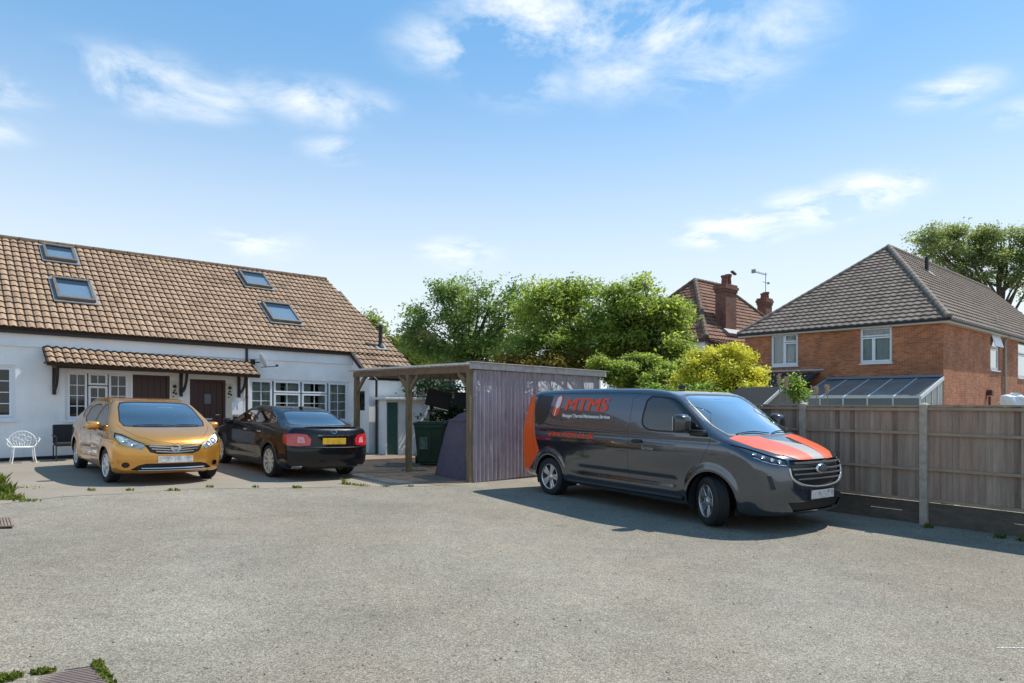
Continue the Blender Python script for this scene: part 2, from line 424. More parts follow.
def asphalt_mat():
    m, nt, nd, L, b = new_mat('aged_grey_asphalt')
    tc = nd.new('ShaderNodeTexCoord')
    P = tc.outputs['Object']
    def noise(scale, detail=6, rough=0.6):
        n = nd.new('ShaderNodeTexNoise'); n.inputs['Scale'].default_value = scale; n.inputs['Detail'].default_value = detail; n.inputs['Roughness'].default_value = rough
        L(P, n.inputs['Vector']); return n.outputs[0]
    def rng(v, a, b_, c, d):
        r = nd.new('ShaderNodeMapRange'); r.inputs['From Min'].default_value = a; r.inputs['From Max'].default_value = b_
        r.inputs['To Min'].default_value = c; r.inputs['To Max'].default_value = d
        L(v, r.inputs['Value']); return r.outputs[0]
    def mul(a, b_):
        r = nd.new('ShaderNodeMath'); r.operation = 'MULTIPLY'; L(a, r.inputs[0]); L(b_, r.inputs[1]); return r.outputs[0]
    vo = nd.new('ShaderNodeTexVoronoi'); vo.inputs['Scale'].default_value = 135; L(P, vo.inputs['Vector'])
    stone = nd.new('ShaderNodeSeparateColor'); L(vo.outputs['Color'], stone.inputs[0])
    vo2 = nd.new('ShaderNodeTexVoronoi'); vo2.inputs['Scale'].default_value = 80; L(P, vo2.inputs['Vector'])
    st2 = nd.new('ShaderNodeSeparateColor'); L(vo2.outputs['Color'], st2.inputs[0])
    k = mul(rng(stone.outputs[0], 0, 1, 0.52, 1.46), rng(st2.outputs[1], 0, 1, 0.82, 1.18))
    k = mul(k, rng(vo.outputs['Distance'], 0.25, 0.75, 1.0, 0.65))
    k = mul(k, rng(noise(0.22, 6, 0.55), 0.35, 0.65, 0.86, 1.14)); k = mul(k, rng(noise(0.5, 4, 0.5), 0.56, 0.62, 1.0, 1.10)); k = mul(k, rng(noise(0.9, 9, 0.75), 0.60, 0.70, 1.0, 0.84))
    k = mul(k, rng(noise(1.4, 8, 0.7), 0.3, 0.7, 0.90, 1.12))
    k = mul(k, rng(noise(9, 5, 0.6), 0.3, 0.7, 0.92, 1.08))
    # hairline cracks, only here and there, and old oil drips
    wob = nd.new('ShaderNodeTexNoise'); wob.inputs['Scale'].default_value = 2.5; wob.inputs['Detail'].default_value = 5; L(P, wob.inputs['Vector'])
    wa = nd.new('ShaderNodeVectorMath'); wa.operation = 'SCALE'; wa.inputs['Scale'].default_value = .45; L(wob.outputs['Color'], wa.inputs[0])
    wb = nd.new('ShaderNodeVectorMath'); L(P, wb.inputs[0]); L(wa.outputs[0], wb.inputs[1])
    ck = nd.new('ShaderNodeTexVoronoi'); ck.feature = 'DISTANCE_TO_EDGE'; ck.inputs['Scale'].default_value = .30; L(wb.outputs[0], ck.inputs['Vector'])
    cmask = rng(noise(.33, 3), .50, .58, 1.0, 0.0)
    crk = rng(ck.outputs['Distance'], .0008, .0028, .80, 1.0)
    mxc = nd.new('ShaderNodeMath'); mxc.operation = 'MAXIMUM'; L(crk, mxc.inputs[0]); L(cmask, mxc.inputs[1]); k = mul(k, mxc.outputs[0])
    oil = nd.new('ShaderNodeTexVoronoi'); oil.inputs['Scale'].default_value = .8; L(wb.outputs[0], oil.inputs['Vector'])
    k = mul(k, rng(oil.outputs['Distance'], .03, .10, .80, 1.0))
    cm = nd.new('ShaderNodeMix'); cm.data_type = 'RGBA'
    cm.inputs[6].default_value = (0.306, 0.264, 0.205, 1); cm.inputs[7].default_value = (0.284, 0.262, 0.210, 1)
    L(rng(noise(0.55, 5), 0.35, 0.65, 0, 1), cm.inputs[0])
    s = nd.new('ShaderNodeVectorMath'); s.operation = 'SCALE'
    L(cm.outputs[2], s.inputs[0]); L(k, s.inputs['Scale'])
    L(s.outputs[0], b.inputs['Base Color'])
    b.inputs['Roughness'].default_value = 0.92
    b.inputs['Specular IOR Level'].default_value = 0.25
    bp = nd.new('ShaderNodeBump'); bp.inputs['Strength'].default_value = 0.55; bp.inputs['Distance'].default_value = 0.006; bp.invert = True
    L(vo.outputs['Distance'], bp.inputs['Height']); L(bp.outputs[0], b.inputs['Normal'])
    return m
M['asphalt'] = asphalt_mat()
M['apron'] = pbr('worn_concrete_apron', (0.29, 0.25, 0.195), 0.9, col2=(0.235, 0.205, 0.16), vscale=1.1, bump=0.4, bscale=80)
M['brown_concrete'] = pbr('stained_concrete_floor', (0.28, 0.19, 0.125), 0.9, col2=(0.20, 0.145, 0.10), vscale=1.3, bump=0.3, bscale=50)

# corrugated sheets
def sheet_mat(name, c1, c2, alpha, rough=0.35):
    m = pbr(name, c1, rough, col2=c2, vscale=1.7, alpha=alpha)
    return m
M['clear_sheet'] = sheet_mat('milky_corrugated_plastic', (0.30, 0.26, 0.30), (0.46, 0.41, 0.46), 0.74, 0.22)
M['roof_sheet'] = sheet_mat('brown_corrugated_roof_sheet', (0.30, 0.22, 0.16), (0.20, 0.14, 0.10), 0.85)

def streaks(m, a0, a1):
    nt = m.node_tree; nd = nt.nodes; L = nt.links.new; b = nd['Principled BSDF']
    tc = nd.new('ShaderNodeTexCoord'); mp = nd.new('ShaderNodeMapping'); mp.inputs['Scale'].default_value = (9, 9, .7); L(tc.outputs['Object'], mp.inputs[0])
    n = nd.new('ShaderNodeTexNoise'); n.inputs['Scale'].default_value = 1.4; n.inputs['Detail'].default_value = 7; n.inputs['Roughness'].default_value = .7; L(mp.outputs[0], n.inputs['Vector'])
    mr = nd.new('ShaderNodeMapRange'); mr.inputs['From Min'].default_value = .35; mr.inputs['From Max'].default_value = .65; mr.inputs['To Min'].default_value = a0; mr.inputs['To Max'].default_value = a1
    L(n.outputs[0], mr.inputs['Value']); L(mr.outputs[0], b.inputs['Alpha'])
streaks(M['clear_sheet'], .5, .92); streaks(M['roof_sheet'], .7, .95)

# tiles as real relief: u across, v up the slope, h out of the plane
def tile_sheet(W, Ls, tw, tl, lip=0.03, roll=0.018, nu=6, u0=0.0, v0=0.0, stagger=0.0):
    cols = int(math.ceil(W / tw)); rows = int(math.ceil(Ls / tl))
    vs = []; fs = []; uv = []
    rnd = random.Random(3)
    for r in range(rows):
        lift = rnd.uniform(-0.002, 0.002)
        for st in range(3):      # bottom of the lip, top of the lip, head of the tile
            v = r * tl if st < 2 else (r + 1) * tl
            v = min(v, Ls)
            for i in range(cols * nu + 1):
                u = i * tw / nu
                ph = (i % nu) / nu
                pr = roll * (math.cos(2 * math.pi * (ph - 0.6)))
                if st == 0: h = -0.012 + 0.0 * pr
                elif st == 1: h = lip + pr + lift
                else: h = pr * 0.9
                vs.append((u0 + min(u, W), v0 + v, h))
    n = cols * nu + 1
    for r in range(rows):
        for st in range(2):
            for i in range(cols * nu):
                a = (r * 3 + st) * n + i
                if vs[a + 1][0] - vs[a][0] < 1e-6: continue
                fs.append((a, a + 1, a + 1 + n, a + n))
                U0, U1 = i / nu + 0.001, (i + 1) / nu - 0.001
                lo_, hi_ = ((r + .01, r + .06) if st == 0 else (r + .06, r + .95))
                uv.append(((U0, lo_), (U1, lo_), (U1, hi_), (U0, hi_)))
    return vs, fs, uv

def roof_plane(name, mat, parent, origin, U, V, poly, tw, tl, lip=0.03, roll=0.018, nu=6, base=0.06):
    """tile sheet on the plane origin + u U + v V, cut to poly (list of (u, v))."""
    us = [p[0] for p in poly]; vs_ = [p[1] for p in poly]
    u0, u1, v0, v1 = min(us), max(us), min(vs_), max(vs_)
    vs, fs, uv = tile_sheet(u1 - u0, v1 - v0, tw, tl, lip, roll, nu, u0, v0)
    bm = bmesh.new()
    lay = bm.loops.layers.uv.new('UVMap')
    bv = [bm.verts.new(p) for p in vs]
    for f, t in zip(fs, uv):
        face = bm.faces.new([bv[i] for i in f])
        for l, c in zip(face.loops, t): l[lay].uv = c
    cx = sum(us) / len(us); cy = sum(vs_) / len(vs_)
    n = len(poly)
    for i in range(n):
        a = Vector((*poly[i], 0)); b = Vector((*poly[(i + 1) % n], 0))
        d = b - a; nn = Vector((d.y, -d.x, 0)).normalized()
        if nn.dot(Vector((cx, cy, 0)) - a) > 0: nn = -nn
        bmesh.ops.bisect_plane(bm, geom=bm.verts[:] + bm.edges[:] + bm.faces[:], plane_co=a, plane_no=nn, clear_outer=True)
    me = bpy.data.meshes.new(name)
    U = Vector(U); V = Vector(V); Nn = U.cross(V).normalized(); O = Vector(origin)
    for v in bm.verts:
        c = v.co.copy(); v.co = O + U * c.x + V * c.y + Nn * c.z
    # deck below the tiles
    ring = [O + U * p[0] + V * p[1] - Nn * 0.02 for p in poly]
    low = [O + U * p[0] + V * p[1] - Nn * (0.02 + base) for p in poly]
    a = [bm.verts.new(p) for p in ring]; b = [bm.verts.new(p) for p in low]
    for i in range(n): bm.faces.new((a[i], a[(i + 1) % n], b[(i + 1) % n], b[i]))
    bm.faces.new(b)
    bm.to_mesh(me); bm.free()
    me.materials.append(mat)
    o = bpy.data.objects.new(name, me); COL.objects.link(o)
    if parent: o.parent = parent
    return o

# wall sheet with openings: local s along, z up, faces -y; returns into an MB
def wall_panel(mb, s0, s1, z0, z1, openings, y=0.0, depth=0.12, O=None, D=None, uvoff=0.0):
    """openings: (a, b, c, d) = s range, z range. O origin, D unit direction along s, normal is D x Z side facing -y local."""
    O = Vector(O) if O is not None else Vector((0, 0, 0)); D = Vector(D) if D is not None else Vector((1, 0, 0))
    inn = Vector((-D.y, D.x, 0))    # into the house
    P = lambda s, z, d=0.0: O + D * s + Vector((0, 0, z)) + inn * (y + d)
    ss = sorted({s0, s1, *[v for o in openings for v in (o[0], o[1])]})
    zs = sorted({z0, z1, *[v for o in openings for v in (o[2], o[3])]})
    # finer cells so tapering stays smooth
    for i in range(len(ss) - 1):
        for j in range(len(zs) - 1):
            cs, cz = (ss[i] + ss[i + 1]) / 2, (zs[j] + zs[j + 1]) / 2
            if any(o[0] < cs < o[1] and o[2] < cz < o[3] for o in openings): continue
            a, b, c, d = ss[i], ss[i + 1], zs[j], zs[j + 1]
            mb.add([P(a, c), P(b, c), P(b, d), P(a, d)], [(0, 1, 2, 3)], [[(a + uvoff, c), (b + uvoff, c), (b + uvoff, d), (a + uvoff, d)]])
    for (a, b, c, d) in openings:
        for q in ([P(a, c), P(a, d), P(a, d, depth), P(a, c, depth)], [P(b, d), P(b, c), P(b, c, depth), P(b, d, depth)],
                  [P(a, d), P(b, d), P(b, d, depth), P(a, d, depth)], [P(b, c), P(a, c), P(a, c, depth), P(b, c, depth)]):
            mb.add(q, [(0, 1, 2, 3)], [[(0, 0), (depth, 0), (depth, 1), (0, 1)]])
    return mb

def window(parent, s0, s1, z0, z1, lights, y=0.05, O=None, D=None, fn=None, fw=0.055, curtain=None, frame_mat=None, name='window', sill=True, bars=0.018, glass=None, openl=None):
    """lights: list of (a, b, c, d, nx, nz) fractions; each a casement with nx by nz panes."""
    O = Vector(O) if O is not None else Vector((0, 0, 0)); D = Vector(D) if D is not None else Vector((1, 0, 0))
    inn = Vector((-D.y, D.x, 0))
    Mx = Matrix((D, inn, Vector((0, 0, 1)))).transposed()
    fm = frame_mat or M['upvc']
    def T(mb):
        mb.v = [tuple(O + Mx @ Vector(v)) for v in mb.v]; return mb
    fr = MB(); W = s1 - s0; H = z1 - z0
    fr.bx(s0, s1, y, y + 0.07, z1 - fw, z1); fr.bx(s0, s1, y, y + 0.07, z0, z0 + fw)
    fr.bx(s0, s0 + fw, y + .001, y + 0.069, z0 + fw, z1 - fw); fr.bx(s1 - fw, s1, y + .001, y + 0.069, z0 + fw, z1 - fw)
    o = T(fr).build(name, fm, parent, fn=fn)
    gl = MB(); bb = MB(); cs = MB()
    for (a, b, c, d, nx, nz) in lights:
        A = s0 + W * a; B = s0 + W * b; C = z0 + H * c; E = z0 + H * d
        w = fw * 0.85
        cs.bx(A, B, y - 0.012, y + 0.05, E - w, E); cs.bx(A, B, y - 0.012, y + 0.05, C, C + w)
        cs.bx(A, A + w, y - 0.011, y + 0.049, C + w, E - w); cs.bx(B - w, B, y - 0.011, y + 0.049, C + w, E - w)
        gl.add([(A + w, y + 0.03, C + w), (B - w, y + 0.03, C + w), (B - w, y + 0.03, E - w), (A + w, y + 0.03, E - w)], [(0, 1, 2, 3)])
        for i in range(1, nx):
            x = A + w + (B - A - 2 * w) * i / nx
            bb.bx(x - bars / 2, x + bars / 2, y + 0.012, y + 0.026, C + w, E - w)
        for j in range(1, nz):
            z = C + w + (E - C - 2 * w) * j / nz
            bb.bx(A + w, B - w, y + 0.014, y + 0.024, z - bars / 2, z + bars / 2)
    T(cs).build('casement', fm, o, fn=fn)
    if bb.v: T(bb).build('glazing_bar', fm, o, fn=fn)
    T(gl).build('glass', glass or M['win_glass'], o, fn=fn, fix=False)
    if sill:
        sm = MB(); sm.bx(s0 - 0.04, s1 + 0.04, -0.05, 0.06, z0 - 0.045, z0 - 0.003)
        T(sm).build('sill', fm, o, fn=fn)
    # the room behind, and curtains hung in it
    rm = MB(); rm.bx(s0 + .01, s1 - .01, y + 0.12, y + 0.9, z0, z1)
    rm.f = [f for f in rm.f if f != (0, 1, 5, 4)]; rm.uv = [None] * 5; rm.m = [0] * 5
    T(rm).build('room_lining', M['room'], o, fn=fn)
    if curtain:
        cm = MB()
        for (a, b, c, d, mt) in curtain:
            n = max(2, int((b - a) * W / 0.035)); pts = []
            for i in range(n + 1):
                x = s0 + W * (a + (b - a) * i / n); yy = y + 0.15 + 0.022 * math.sin(i * 1.7) + 0.01 * math.sin(i * 0.63)
                pts += [(x, yy, z0 + H * c), (x, yy, z0 + H * d)]
            cm.add(pts, [(2 * i, 2 * i + 2, 2 * i + 3, 2 * i + 1) for i in range(n)])
        T(cm).build('curtain', M[curtain[0][4]], o, fn=fn, smooth=True, fix=False)
    return o
# ------------------------------------------------------------------ ground
def build_ground():
    xs = [-400, -120, -40, -20] + [-11 + i * 0.25 for i in range(57)] + [5, 8, 12, 20, 40, 120, 400]
    ys = [-60, -20, -6, 0, 3, 6, 9, 12, 15, 18, 22, 30, 45, 80, 160, 400, 900]
    vs = [(x, y, g(x)) for y in ys for x in xs]
    n = len(xs)
    fs = [(j * n + i, j * n + i + 1, (j + 1) * n + i + 1, (j + 1) * n + i) for j in range(len(ys) - 1) for i in range(n - 1)]
    o = MB().add(vs, fs).build('ground', M['asphalt'], smooth=True)
    tag(o, kind='structure')
def ground_sheet(name, poly, mat, lift=0.004, th=0):
    bm = bmesh.new()
    f = bm.faces.new([bm.verts.new((p[0], p[1], 0)) for p in poly])
    x = -11
    while x < 3.2:
        bmesh.ops.bisect_plane(bm, geom=bm.verts[:] + bm.edges[:] + bm.faces[:], plane_co=(x, 0, 0), plane_no=(1, 0, 0)); x += 0.25
    for v in bm.verts: v.co.z = g(v.co.x) + lift
    bmesh.ops.recalc_face_normals(bm, faces=bm.faces)
    for f in bm.faces:
        if f.normal.z < 0: f.normal_flip()
    me = bpy.data.meshes.new(name); bm.to_mesh(me); bm.free(); me.materials.append(mat)
    o = bpy.data.objects.new(name, me); COL.objects.link(o)
    return tag(o, kind='structure')
build_ground()
FAC = R(42)
fd = Vector((math.cos(FAC), math.sin(FAC), 0)); fn_ = Vector((math.sin(FAC), -math.cos(FAC), 0))   # along, outward
P0 = ground(0, 461.5)
BZ = 0.40
def onf(s, out): p = P0 + fd * s + fn_ * out; return Vector((p.x, p.y, 0))
def gp(px, py): p = ground(px, py); return (p.x, p.y)
rnd0 = random.Random(5)
edge = [gp(-60, 507), gp(0, 504.5), gp(60, 497), gp(120, 494), gp(190, 489), gp(260, 488.5), gp(330, 487.2), gp(400, 486.8), gp(470, 485)]
far = [onf(10.3, 0.0), onf(8.5, 0.0), onf(-3, 0.0)]
ground_sheet('forecourt', edge + [(-0.8, 14.6)] + [(p.x, p.y) for p in far], M['apron'])
cw = Vector((0.69, 0.724, 0)); cl = Vector((-0.72, 0.694, 0))   # carport: depth and length directions
CP = Vector((*gp(470, 482.5), 0))
cfl = [CP - cw * .9 - cl * .05, CP + cw * 4.4 - cl * .05, CP + cw * 4.4 + cl * 5.6, CP - cw * 0.9 + cl * 5.6, CP - cw * 1.1 + cl * 2]
ground_sheet('carport_floor', [(p.x, p.y) for p in cfl], M['brown_concrete'], 0.009)

# ------------------------------------------------------------------ bungalow
def bungalow():
    root = empty('bungalow', (P0.x, P0.y, BZ), FAC)
    tag(root, 'white painted bungalow with tan tiled roof, four roof windows and brown doors', 'house')
    tf = lambda v: Vector((v.x, v.y, v.z * (1 - 0.0068 * max(v.x, 0)) - BZ))
    ops = [(-1.6, 0.27, 1.33, 2.54), (1.19, 2.54, 1.30, 2.47), (2.58, 3.42, 0.3, 2.43), (3.89, 4.79, 0.3, 2.37), (5.41, 8.41, 1.18, 2.45)]
    w = MB()
    for a, b in ((-4, 0.6), (0.6, 2.56), (2.56, 3.6), (3.6, 5.2), (5.2, 8.51)):
        wall_panel(w, a, b, 0.1, 3.36, [o for o in ops if a <= o[0] and o[1] <= b or (o[0] < b and o[1] > a)], depth=0.14)
    # annexe below the long slope: its return and its front
    O = Vector((8.51, 0, 0))
    wall_panel(w, 0, 1.0, 0.0, 2.5, [(0.30, 0.76, 1.55, 2.16)], O=(8.51, 0, 0), D=(0, -1, 0), depth=0.1); w.add([(8.51, 0, 2.5), (8.51, -1.0, 2.5), (8.51, 0, 3.32)], [(0, 1, 2)], [[(0, 0), (1, 0), (0, 1)]])
    wall_panel(w, 0, 1.75, 0.0, 2.5, [], O=(8.512, -1.0, 0), D=(1, 0, 0))
    w.bx(-4, 10.2, 4.2, 8, 0, 3.3)
    w.bx(-4, -3.9, 0.01, 8, 0, 3.3)
    w.bx(10.15, 10.26, -1.0, 8, 0, 2.7)
    w.add([(10.2, -1.0, 2.5), (10.2, 8, 3.2), (10.2, 4.0, 6.2)], [(0, 1, 2)])
    w.add([(-3.95, -.1, 3.3), (-3.95, 8, 3.3), (-3.95, 3.7, 6.0)], [(0, 1, 2)])
    # dark inside
    wall = w.build('wall', M['white_paint'], root, fn=tf, fix=False)
    b = MB(); b.bx(-4, 8.5, -0.03, 0.0, 3.03, 3.34); b.bx(-4, 8.5, -0.045, 0.0, 3.015, 3.045)
    b.build('upper_band', pbr('white_painted_band', (0.76, 0.78, 0.79), 0.8, var=0.06, vscale=2), root, fn=tf)
    b = MB(); b.bx(-4, 2.50, -0.02, 0.0, 0.3, 0.50); b.build('plinth', M['black_rough'], root, fn=tf)
    b = MB(); b.bx(5.4, 8.5, -0.02, 0.0, 0.2, 0.50); b.build('plinth', M['black_rough'], root, fn=tf)
    b = MB(); b.bx(-4, 8.43, -0.12, -0.05, 3.30, 3.365); b.build('fascia', M['black_wood'], root, fn=tf)
    # windows
    G1 = dict(fn=tf)
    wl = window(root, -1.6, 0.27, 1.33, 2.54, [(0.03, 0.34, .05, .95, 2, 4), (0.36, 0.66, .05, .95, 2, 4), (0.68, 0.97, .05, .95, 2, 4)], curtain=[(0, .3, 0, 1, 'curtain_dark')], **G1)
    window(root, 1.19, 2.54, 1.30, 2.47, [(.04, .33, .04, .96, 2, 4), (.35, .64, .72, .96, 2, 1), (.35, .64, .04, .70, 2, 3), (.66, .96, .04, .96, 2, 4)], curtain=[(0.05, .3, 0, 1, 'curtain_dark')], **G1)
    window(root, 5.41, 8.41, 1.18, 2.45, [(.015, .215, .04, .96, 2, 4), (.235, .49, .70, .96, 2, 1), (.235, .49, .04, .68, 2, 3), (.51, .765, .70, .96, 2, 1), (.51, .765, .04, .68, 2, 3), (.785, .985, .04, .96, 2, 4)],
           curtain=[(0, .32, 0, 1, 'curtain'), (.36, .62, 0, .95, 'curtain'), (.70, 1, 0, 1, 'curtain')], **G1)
    window(root, 0.30, 0.76, 1.55, 2.16, [(.04, .96, .04, .96, 1, 1)], O=(8.51, 0, 0), D=(0, -1, 0), sill=False, frame_mat=M['black_wood'], y=0.04, **G1)
    # doors with frames, boarded leaves, small glazed light, handle and letter plate
    for (a, c, top, glz, lab) in ((2.58, 3.42, 2.43, False, 'plain dark brown door beside the small-paned window'), (3.89, 4.79, 2.37, True, 'dark brown door with a small grey glazed light')):
        d = MB(); d.bx(a + .07, c - .07, .07, .11, .45, top - .07)
        o = d.build('door', M['brown_door'], root, fn=tf); o['label'] = lab
        k = MB(); k.bx(a, a + .07, .03, .13, .3, top); k.bx(c - .07, c, .03, .13, .3, top); k.bx(a + .07, c - .07, .031, .129, top - .07, top)
        k.build('door_frame', M['brown_door'], o, fn=tf)
        k = MB()
        n = 5; ww = (c - a - .14) / n
        for i in range(n): k.bx(a + .07 + ww * i + .006, a + .07 + ww * (i + 1) - .006, .058, .0705, .46, top - .08)
        k.build('boarding', M['brown_door'], o, fn=tf)
        if glz:
            mx = (a + c) / 2
            k = MB(); k.bx(mx - .1, mx + .1, .045, .06, 1.70, 2.0); k.build('door_light_frame', M['black_wood'], o, fn=tf)
            k = MB(); k.bx(mx - .08, mx + .08, .04, .046, 1.72, 1.98); k.build('door_light', pbr('frosted_grey_glass', (0.12, 0.13, 0.15), 0.15), o, fn=tf)
        k = MB(); k.bx((a + c) / 2 - .12, (a + c) / 2 + .12, .05, .06, 1.28, 1.33); k.build('letter_plate', M['silver'], o, fn=tf)
        k = MB(); k.tube([(c - .16, .058, 1.42), (c - .16, .02, 1.42), (c - .26, .02, 1.42)], .011); k.build('handle', M['silver'], o, fn=tf)
    # cream pilaster panels with carved black bracket shapes beside the doors
    for (a, c) in ((3.44, 3.60), (4.80, 4.96)):
        k = MB(); k.bx(a, c, -.03, 0, .45, 2.28)
        k.build('cream_pilaster', M['cream_paint'], root, fn=tf)
        k = MB()
        for (u, z, r) in ((.5, 2.16, .05), (.32, 2.0, .03), (.68, 1.97, .03), (.5, 2.06, .028), (.28, 1.9, .02)):
            cx = a + (c - a) * u
            k.tube([(cx, -.032, z), (cx, -.045, z)], r, n=7)
        k.build('house_plaque', M['black_wood'], root, fn=tf)
    # canopy over the doors
    cp = MB(); cp.bx(0.95, 5.30, -.62, -.55, 2.49, 2.60); cp.bx(0.95, 5.30, -.012, 0.0, 2.75, 2.9)
    cpo = cp.build('door_canopy', M['black_wood'], root, fn=tf); 
    Vv = Vector((0, .75, .40)).normalized(); ln = math.hypot(.75, .40)
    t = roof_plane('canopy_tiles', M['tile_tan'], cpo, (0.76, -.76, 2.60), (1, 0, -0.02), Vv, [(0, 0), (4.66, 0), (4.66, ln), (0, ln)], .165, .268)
    for v in t.data.vertices: v.co = tf(v.co)
    for s in (0.98, 3.67, 5.12):
        k = MB(); k.bx(s - .035, s + .035, -.06, -.0, 1.90, 2.6)
        k.bx(s - .035, s + .035, -.56, -.06, 2.50, 2.57)
        pts = [(s, -.04 - .48 * math.sin(a), 2.02 + .5 * (1 - math.cos(a))) for a in [i * math.pi / 2 / 8 for i in range(9)]]
        for p, q in zip(pts, pts[1:]): k.bar(p, q, .055, .05)
        k.build('canopy_bracket', M['black_wood'], cpo, fn=tf)
    k = MB(); k.bx(.78, .95, -.72, -.02, 2.60, 2.63); k.build('canopy_soffit', M['black_wood'], cpo, fn=tf)
    # meter box, service box, pipe, dish
    k = MB(); k.box((5.045, -.06, 1.60), (.29, .12, .36), bevel=.012)
    o = k.build('meter_box', M['upvc'], root, fn=tf); o['label'] = 'white meter box on the wall by the right door'
    k = MB(); k.bx(5.035, 5.055, -.124, -.12, 1.56, 1.68); k.build('box_latch', M['metal_grey'], o, fn=tf)
    k = MB(); k.box((5.03, -.03, 1.32), (.10, .06, .1), bevel=.006); k.build('service_box', M['black_rough'], root, fn=tf)
    k = MB(); k.tube([(5.32, -.05, .45), (5.32, -.05, 3.3)], .034, 12)
    for z in (1.0, 1.9, 2.9): k.tube([(5.32, -.05, z), (5.32, -.05, z + .05)], .042, 12)
    k.build('downpipe', M['black_plastic'], root, fn=tf, smooth=False)
    dm = MB()
    Md = Matrix.Rotation(R(-8), 3, 'Z') @ Matrix.Rotation(R(68), 3, 'Y')
    pr = [(0.001, 0), (.08, .008), (.16, .03), (.215, .055), (.22, .05), (.16, .022), (.08, 0.0), (0.001, -.008)]
    dm.lathe(pr, 28, M=Matrix.Translation((5.62, -.30, 2.93)) @ Md.to_4x4())
    do = dm.build('satellite_dish', pbr('dish_grey', (.55, .57, .6), .4), root, fn=tf, smooth=True)
    k = MB(); k.tube([(5.50, -.0, 2.92), (5.50, -.14, 2.90), (5.60, -.26, 2.9)], .017)
    k.tube([(5.62, -.28, 2.76), (5.80, -.42, 2.78), (5.97, -.48, 2.80)], .011); k.box((5.98, -.48, 2.82), (.06, .05, .06)); k.box((5.50, -.01, 2.92), (.12, .02, .16))
    k.build('dish_arm', M['black_plastic'], do, fn=tf)
    # main roof
    U = (0.99979, 0, -0.02066); V = Vector((0, .811, .584)).normalized(); O = Vector((0, -.15, 3.369 - BZ))
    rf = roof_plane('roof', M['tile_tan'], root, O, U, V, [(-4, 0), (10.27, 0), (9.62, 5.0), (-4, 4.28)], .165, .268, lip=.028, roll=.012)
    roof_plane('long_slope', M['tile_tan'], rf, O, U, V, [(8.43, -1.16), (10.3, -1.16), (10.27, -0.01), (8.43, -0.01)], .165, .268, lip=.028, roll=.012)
    Uv = Vector(U)
    a = O + Uv * -4 + V * 4.28; b = O + Uv * 9.62 + V * 5.0
    k = MB(); nseg = 32
    for i in range(nseg):
        p = a.lerp(b, i / nseg); q = a.lerp(b, (i + .97) / nseg); k.tube([p + Vector((0, 0, -.01)), q + Vector((0, 0, -.005))], [.085, .075], 10)
    k.build('ridge', M['ridge_tan'], rf, smooth=False)
    k = MB(); back = Vector((0, 3.9, -2.75))
    k.add([a, b, b + back, a + back], [(0, 3, 2, 1)]); k.build('rear_slope', M['tile_tan'], rf, fix=False)
    k = MB(); k.tube([O + Uv * 8.43 + V * 0, O + Uv * 8.43 + V * -1.16], .03, 6); k.bar(O + Uv * 8.40 + V * 0.0 - Vector((0, 0, .06)), O + Uv * 8.40 + V * -1.18 - Vector((0, 0, .06)), .04, .12)
    k.bar(O + Uv * 8.4 + V * -1.18 - Vector((0, 0, .03)), O + Uv * 10.3 + V * -1.18 - Vector((0, 0, .03)), .08, .08)
    k.build('gutter', M['black_wood'], rf)
    # roof windows
    for (u0, u1, v0, v1) in ((1.15, 1.85, 3.46, 4.26), (1.17, 1.97, 1.36, 2.40), (6.33, 7.14, 3.50, 4.42), (6.43, 7.32, 1.36, 2.44)):
        Nn = Uv.cross(V).normalized()
        Mx = Matrix((Uv, V, Nn)).transposed()
        def P(u, v, h): return O + Uv * u + V * v + Nn * h
        k = MB()
        for (c, s) in ((((u0 + u1) / 2, v0 + .03, .09), (u1 - u0, .07, .1)), (((u0 + u1) / 2, v1 - .03, .09), (u1 - u0, .08, .12)), ((u0 + .03, (v0 + v1) / 2, .09), (.06, v1 - v0 - .13, .098)), ((u1 - .03, (v0 + v1) / 2, .09), (.06, v1 - v0 - .13, .098))):
            k.box(P(*c), s, M=Mx)
        o = k.build('roof_window', M['roofwin_frame'], rf)
        k = MB(); k.box(P((u0 + u1) / 2, (v0 + v1) / 2, .045), (u1 - u0 + .14, v1 - v0 + .16, .03), M=Mx); k.build('flashing', M['lead'], o)
        k = MB(); k.add([P(u0 + .06, v0 + .06, .12), P(u1 - .06, v0 + .06, .12), P(u1 - .06, v1 - .06, .12), P(u0 + .06, v1 - .06, .12)], [(0, 1, 2, 3)]); k.build('glass', M['sky_glass'], o, fix=False)
        k = MB(); k.box(P((u0 + u1) / 2, (v0 + v1) / 2 - .1, .085), (u1 - u0 - .12, v1 - v0 - .35, .02), M=Mx); k.build('blind', pbr('pale_blind', (.66, .74, .78), .8), o)
        k = MB(); k.box(P((u0 + u1) / 2, (v0 + v1) / 2, .066), (u1 - u0 - .12, v1 - v0 - .12, .01), M=Mx); k.build('lining', M['room'], o)
    # flue on the long slope
    fp = O + Uv * 9.62 + V * .45
    k = MB(); k.tube([fp, fp + Vector((0, 0, .62))], .06, 14); k.tube([fp + Vector((0, 0, .6)), fp + Vector((0, 0, .66))], .085, 14); k.tube([fp + Vector((0, 0, .70)), fp + Vector((0, 0, .72))], [.10, .03], 14); k.tube([fp + Vector((0, 0, .64)), fp + Vector((0, 0, .7))], .03, 8)
    k.tube([fp, fp + Vector((0, 0, .12))], [.13, .07], 14)
    k.build('flue', M['soot'], root)
    k = MB(); k.box(fp + Vector((0, -.02, .02)), (.36, .34, .03), M=Matrix.Rotation(R(35.8), 3, 'X')); k.build('flue_flashing', M['lead'], root)
bungalow()

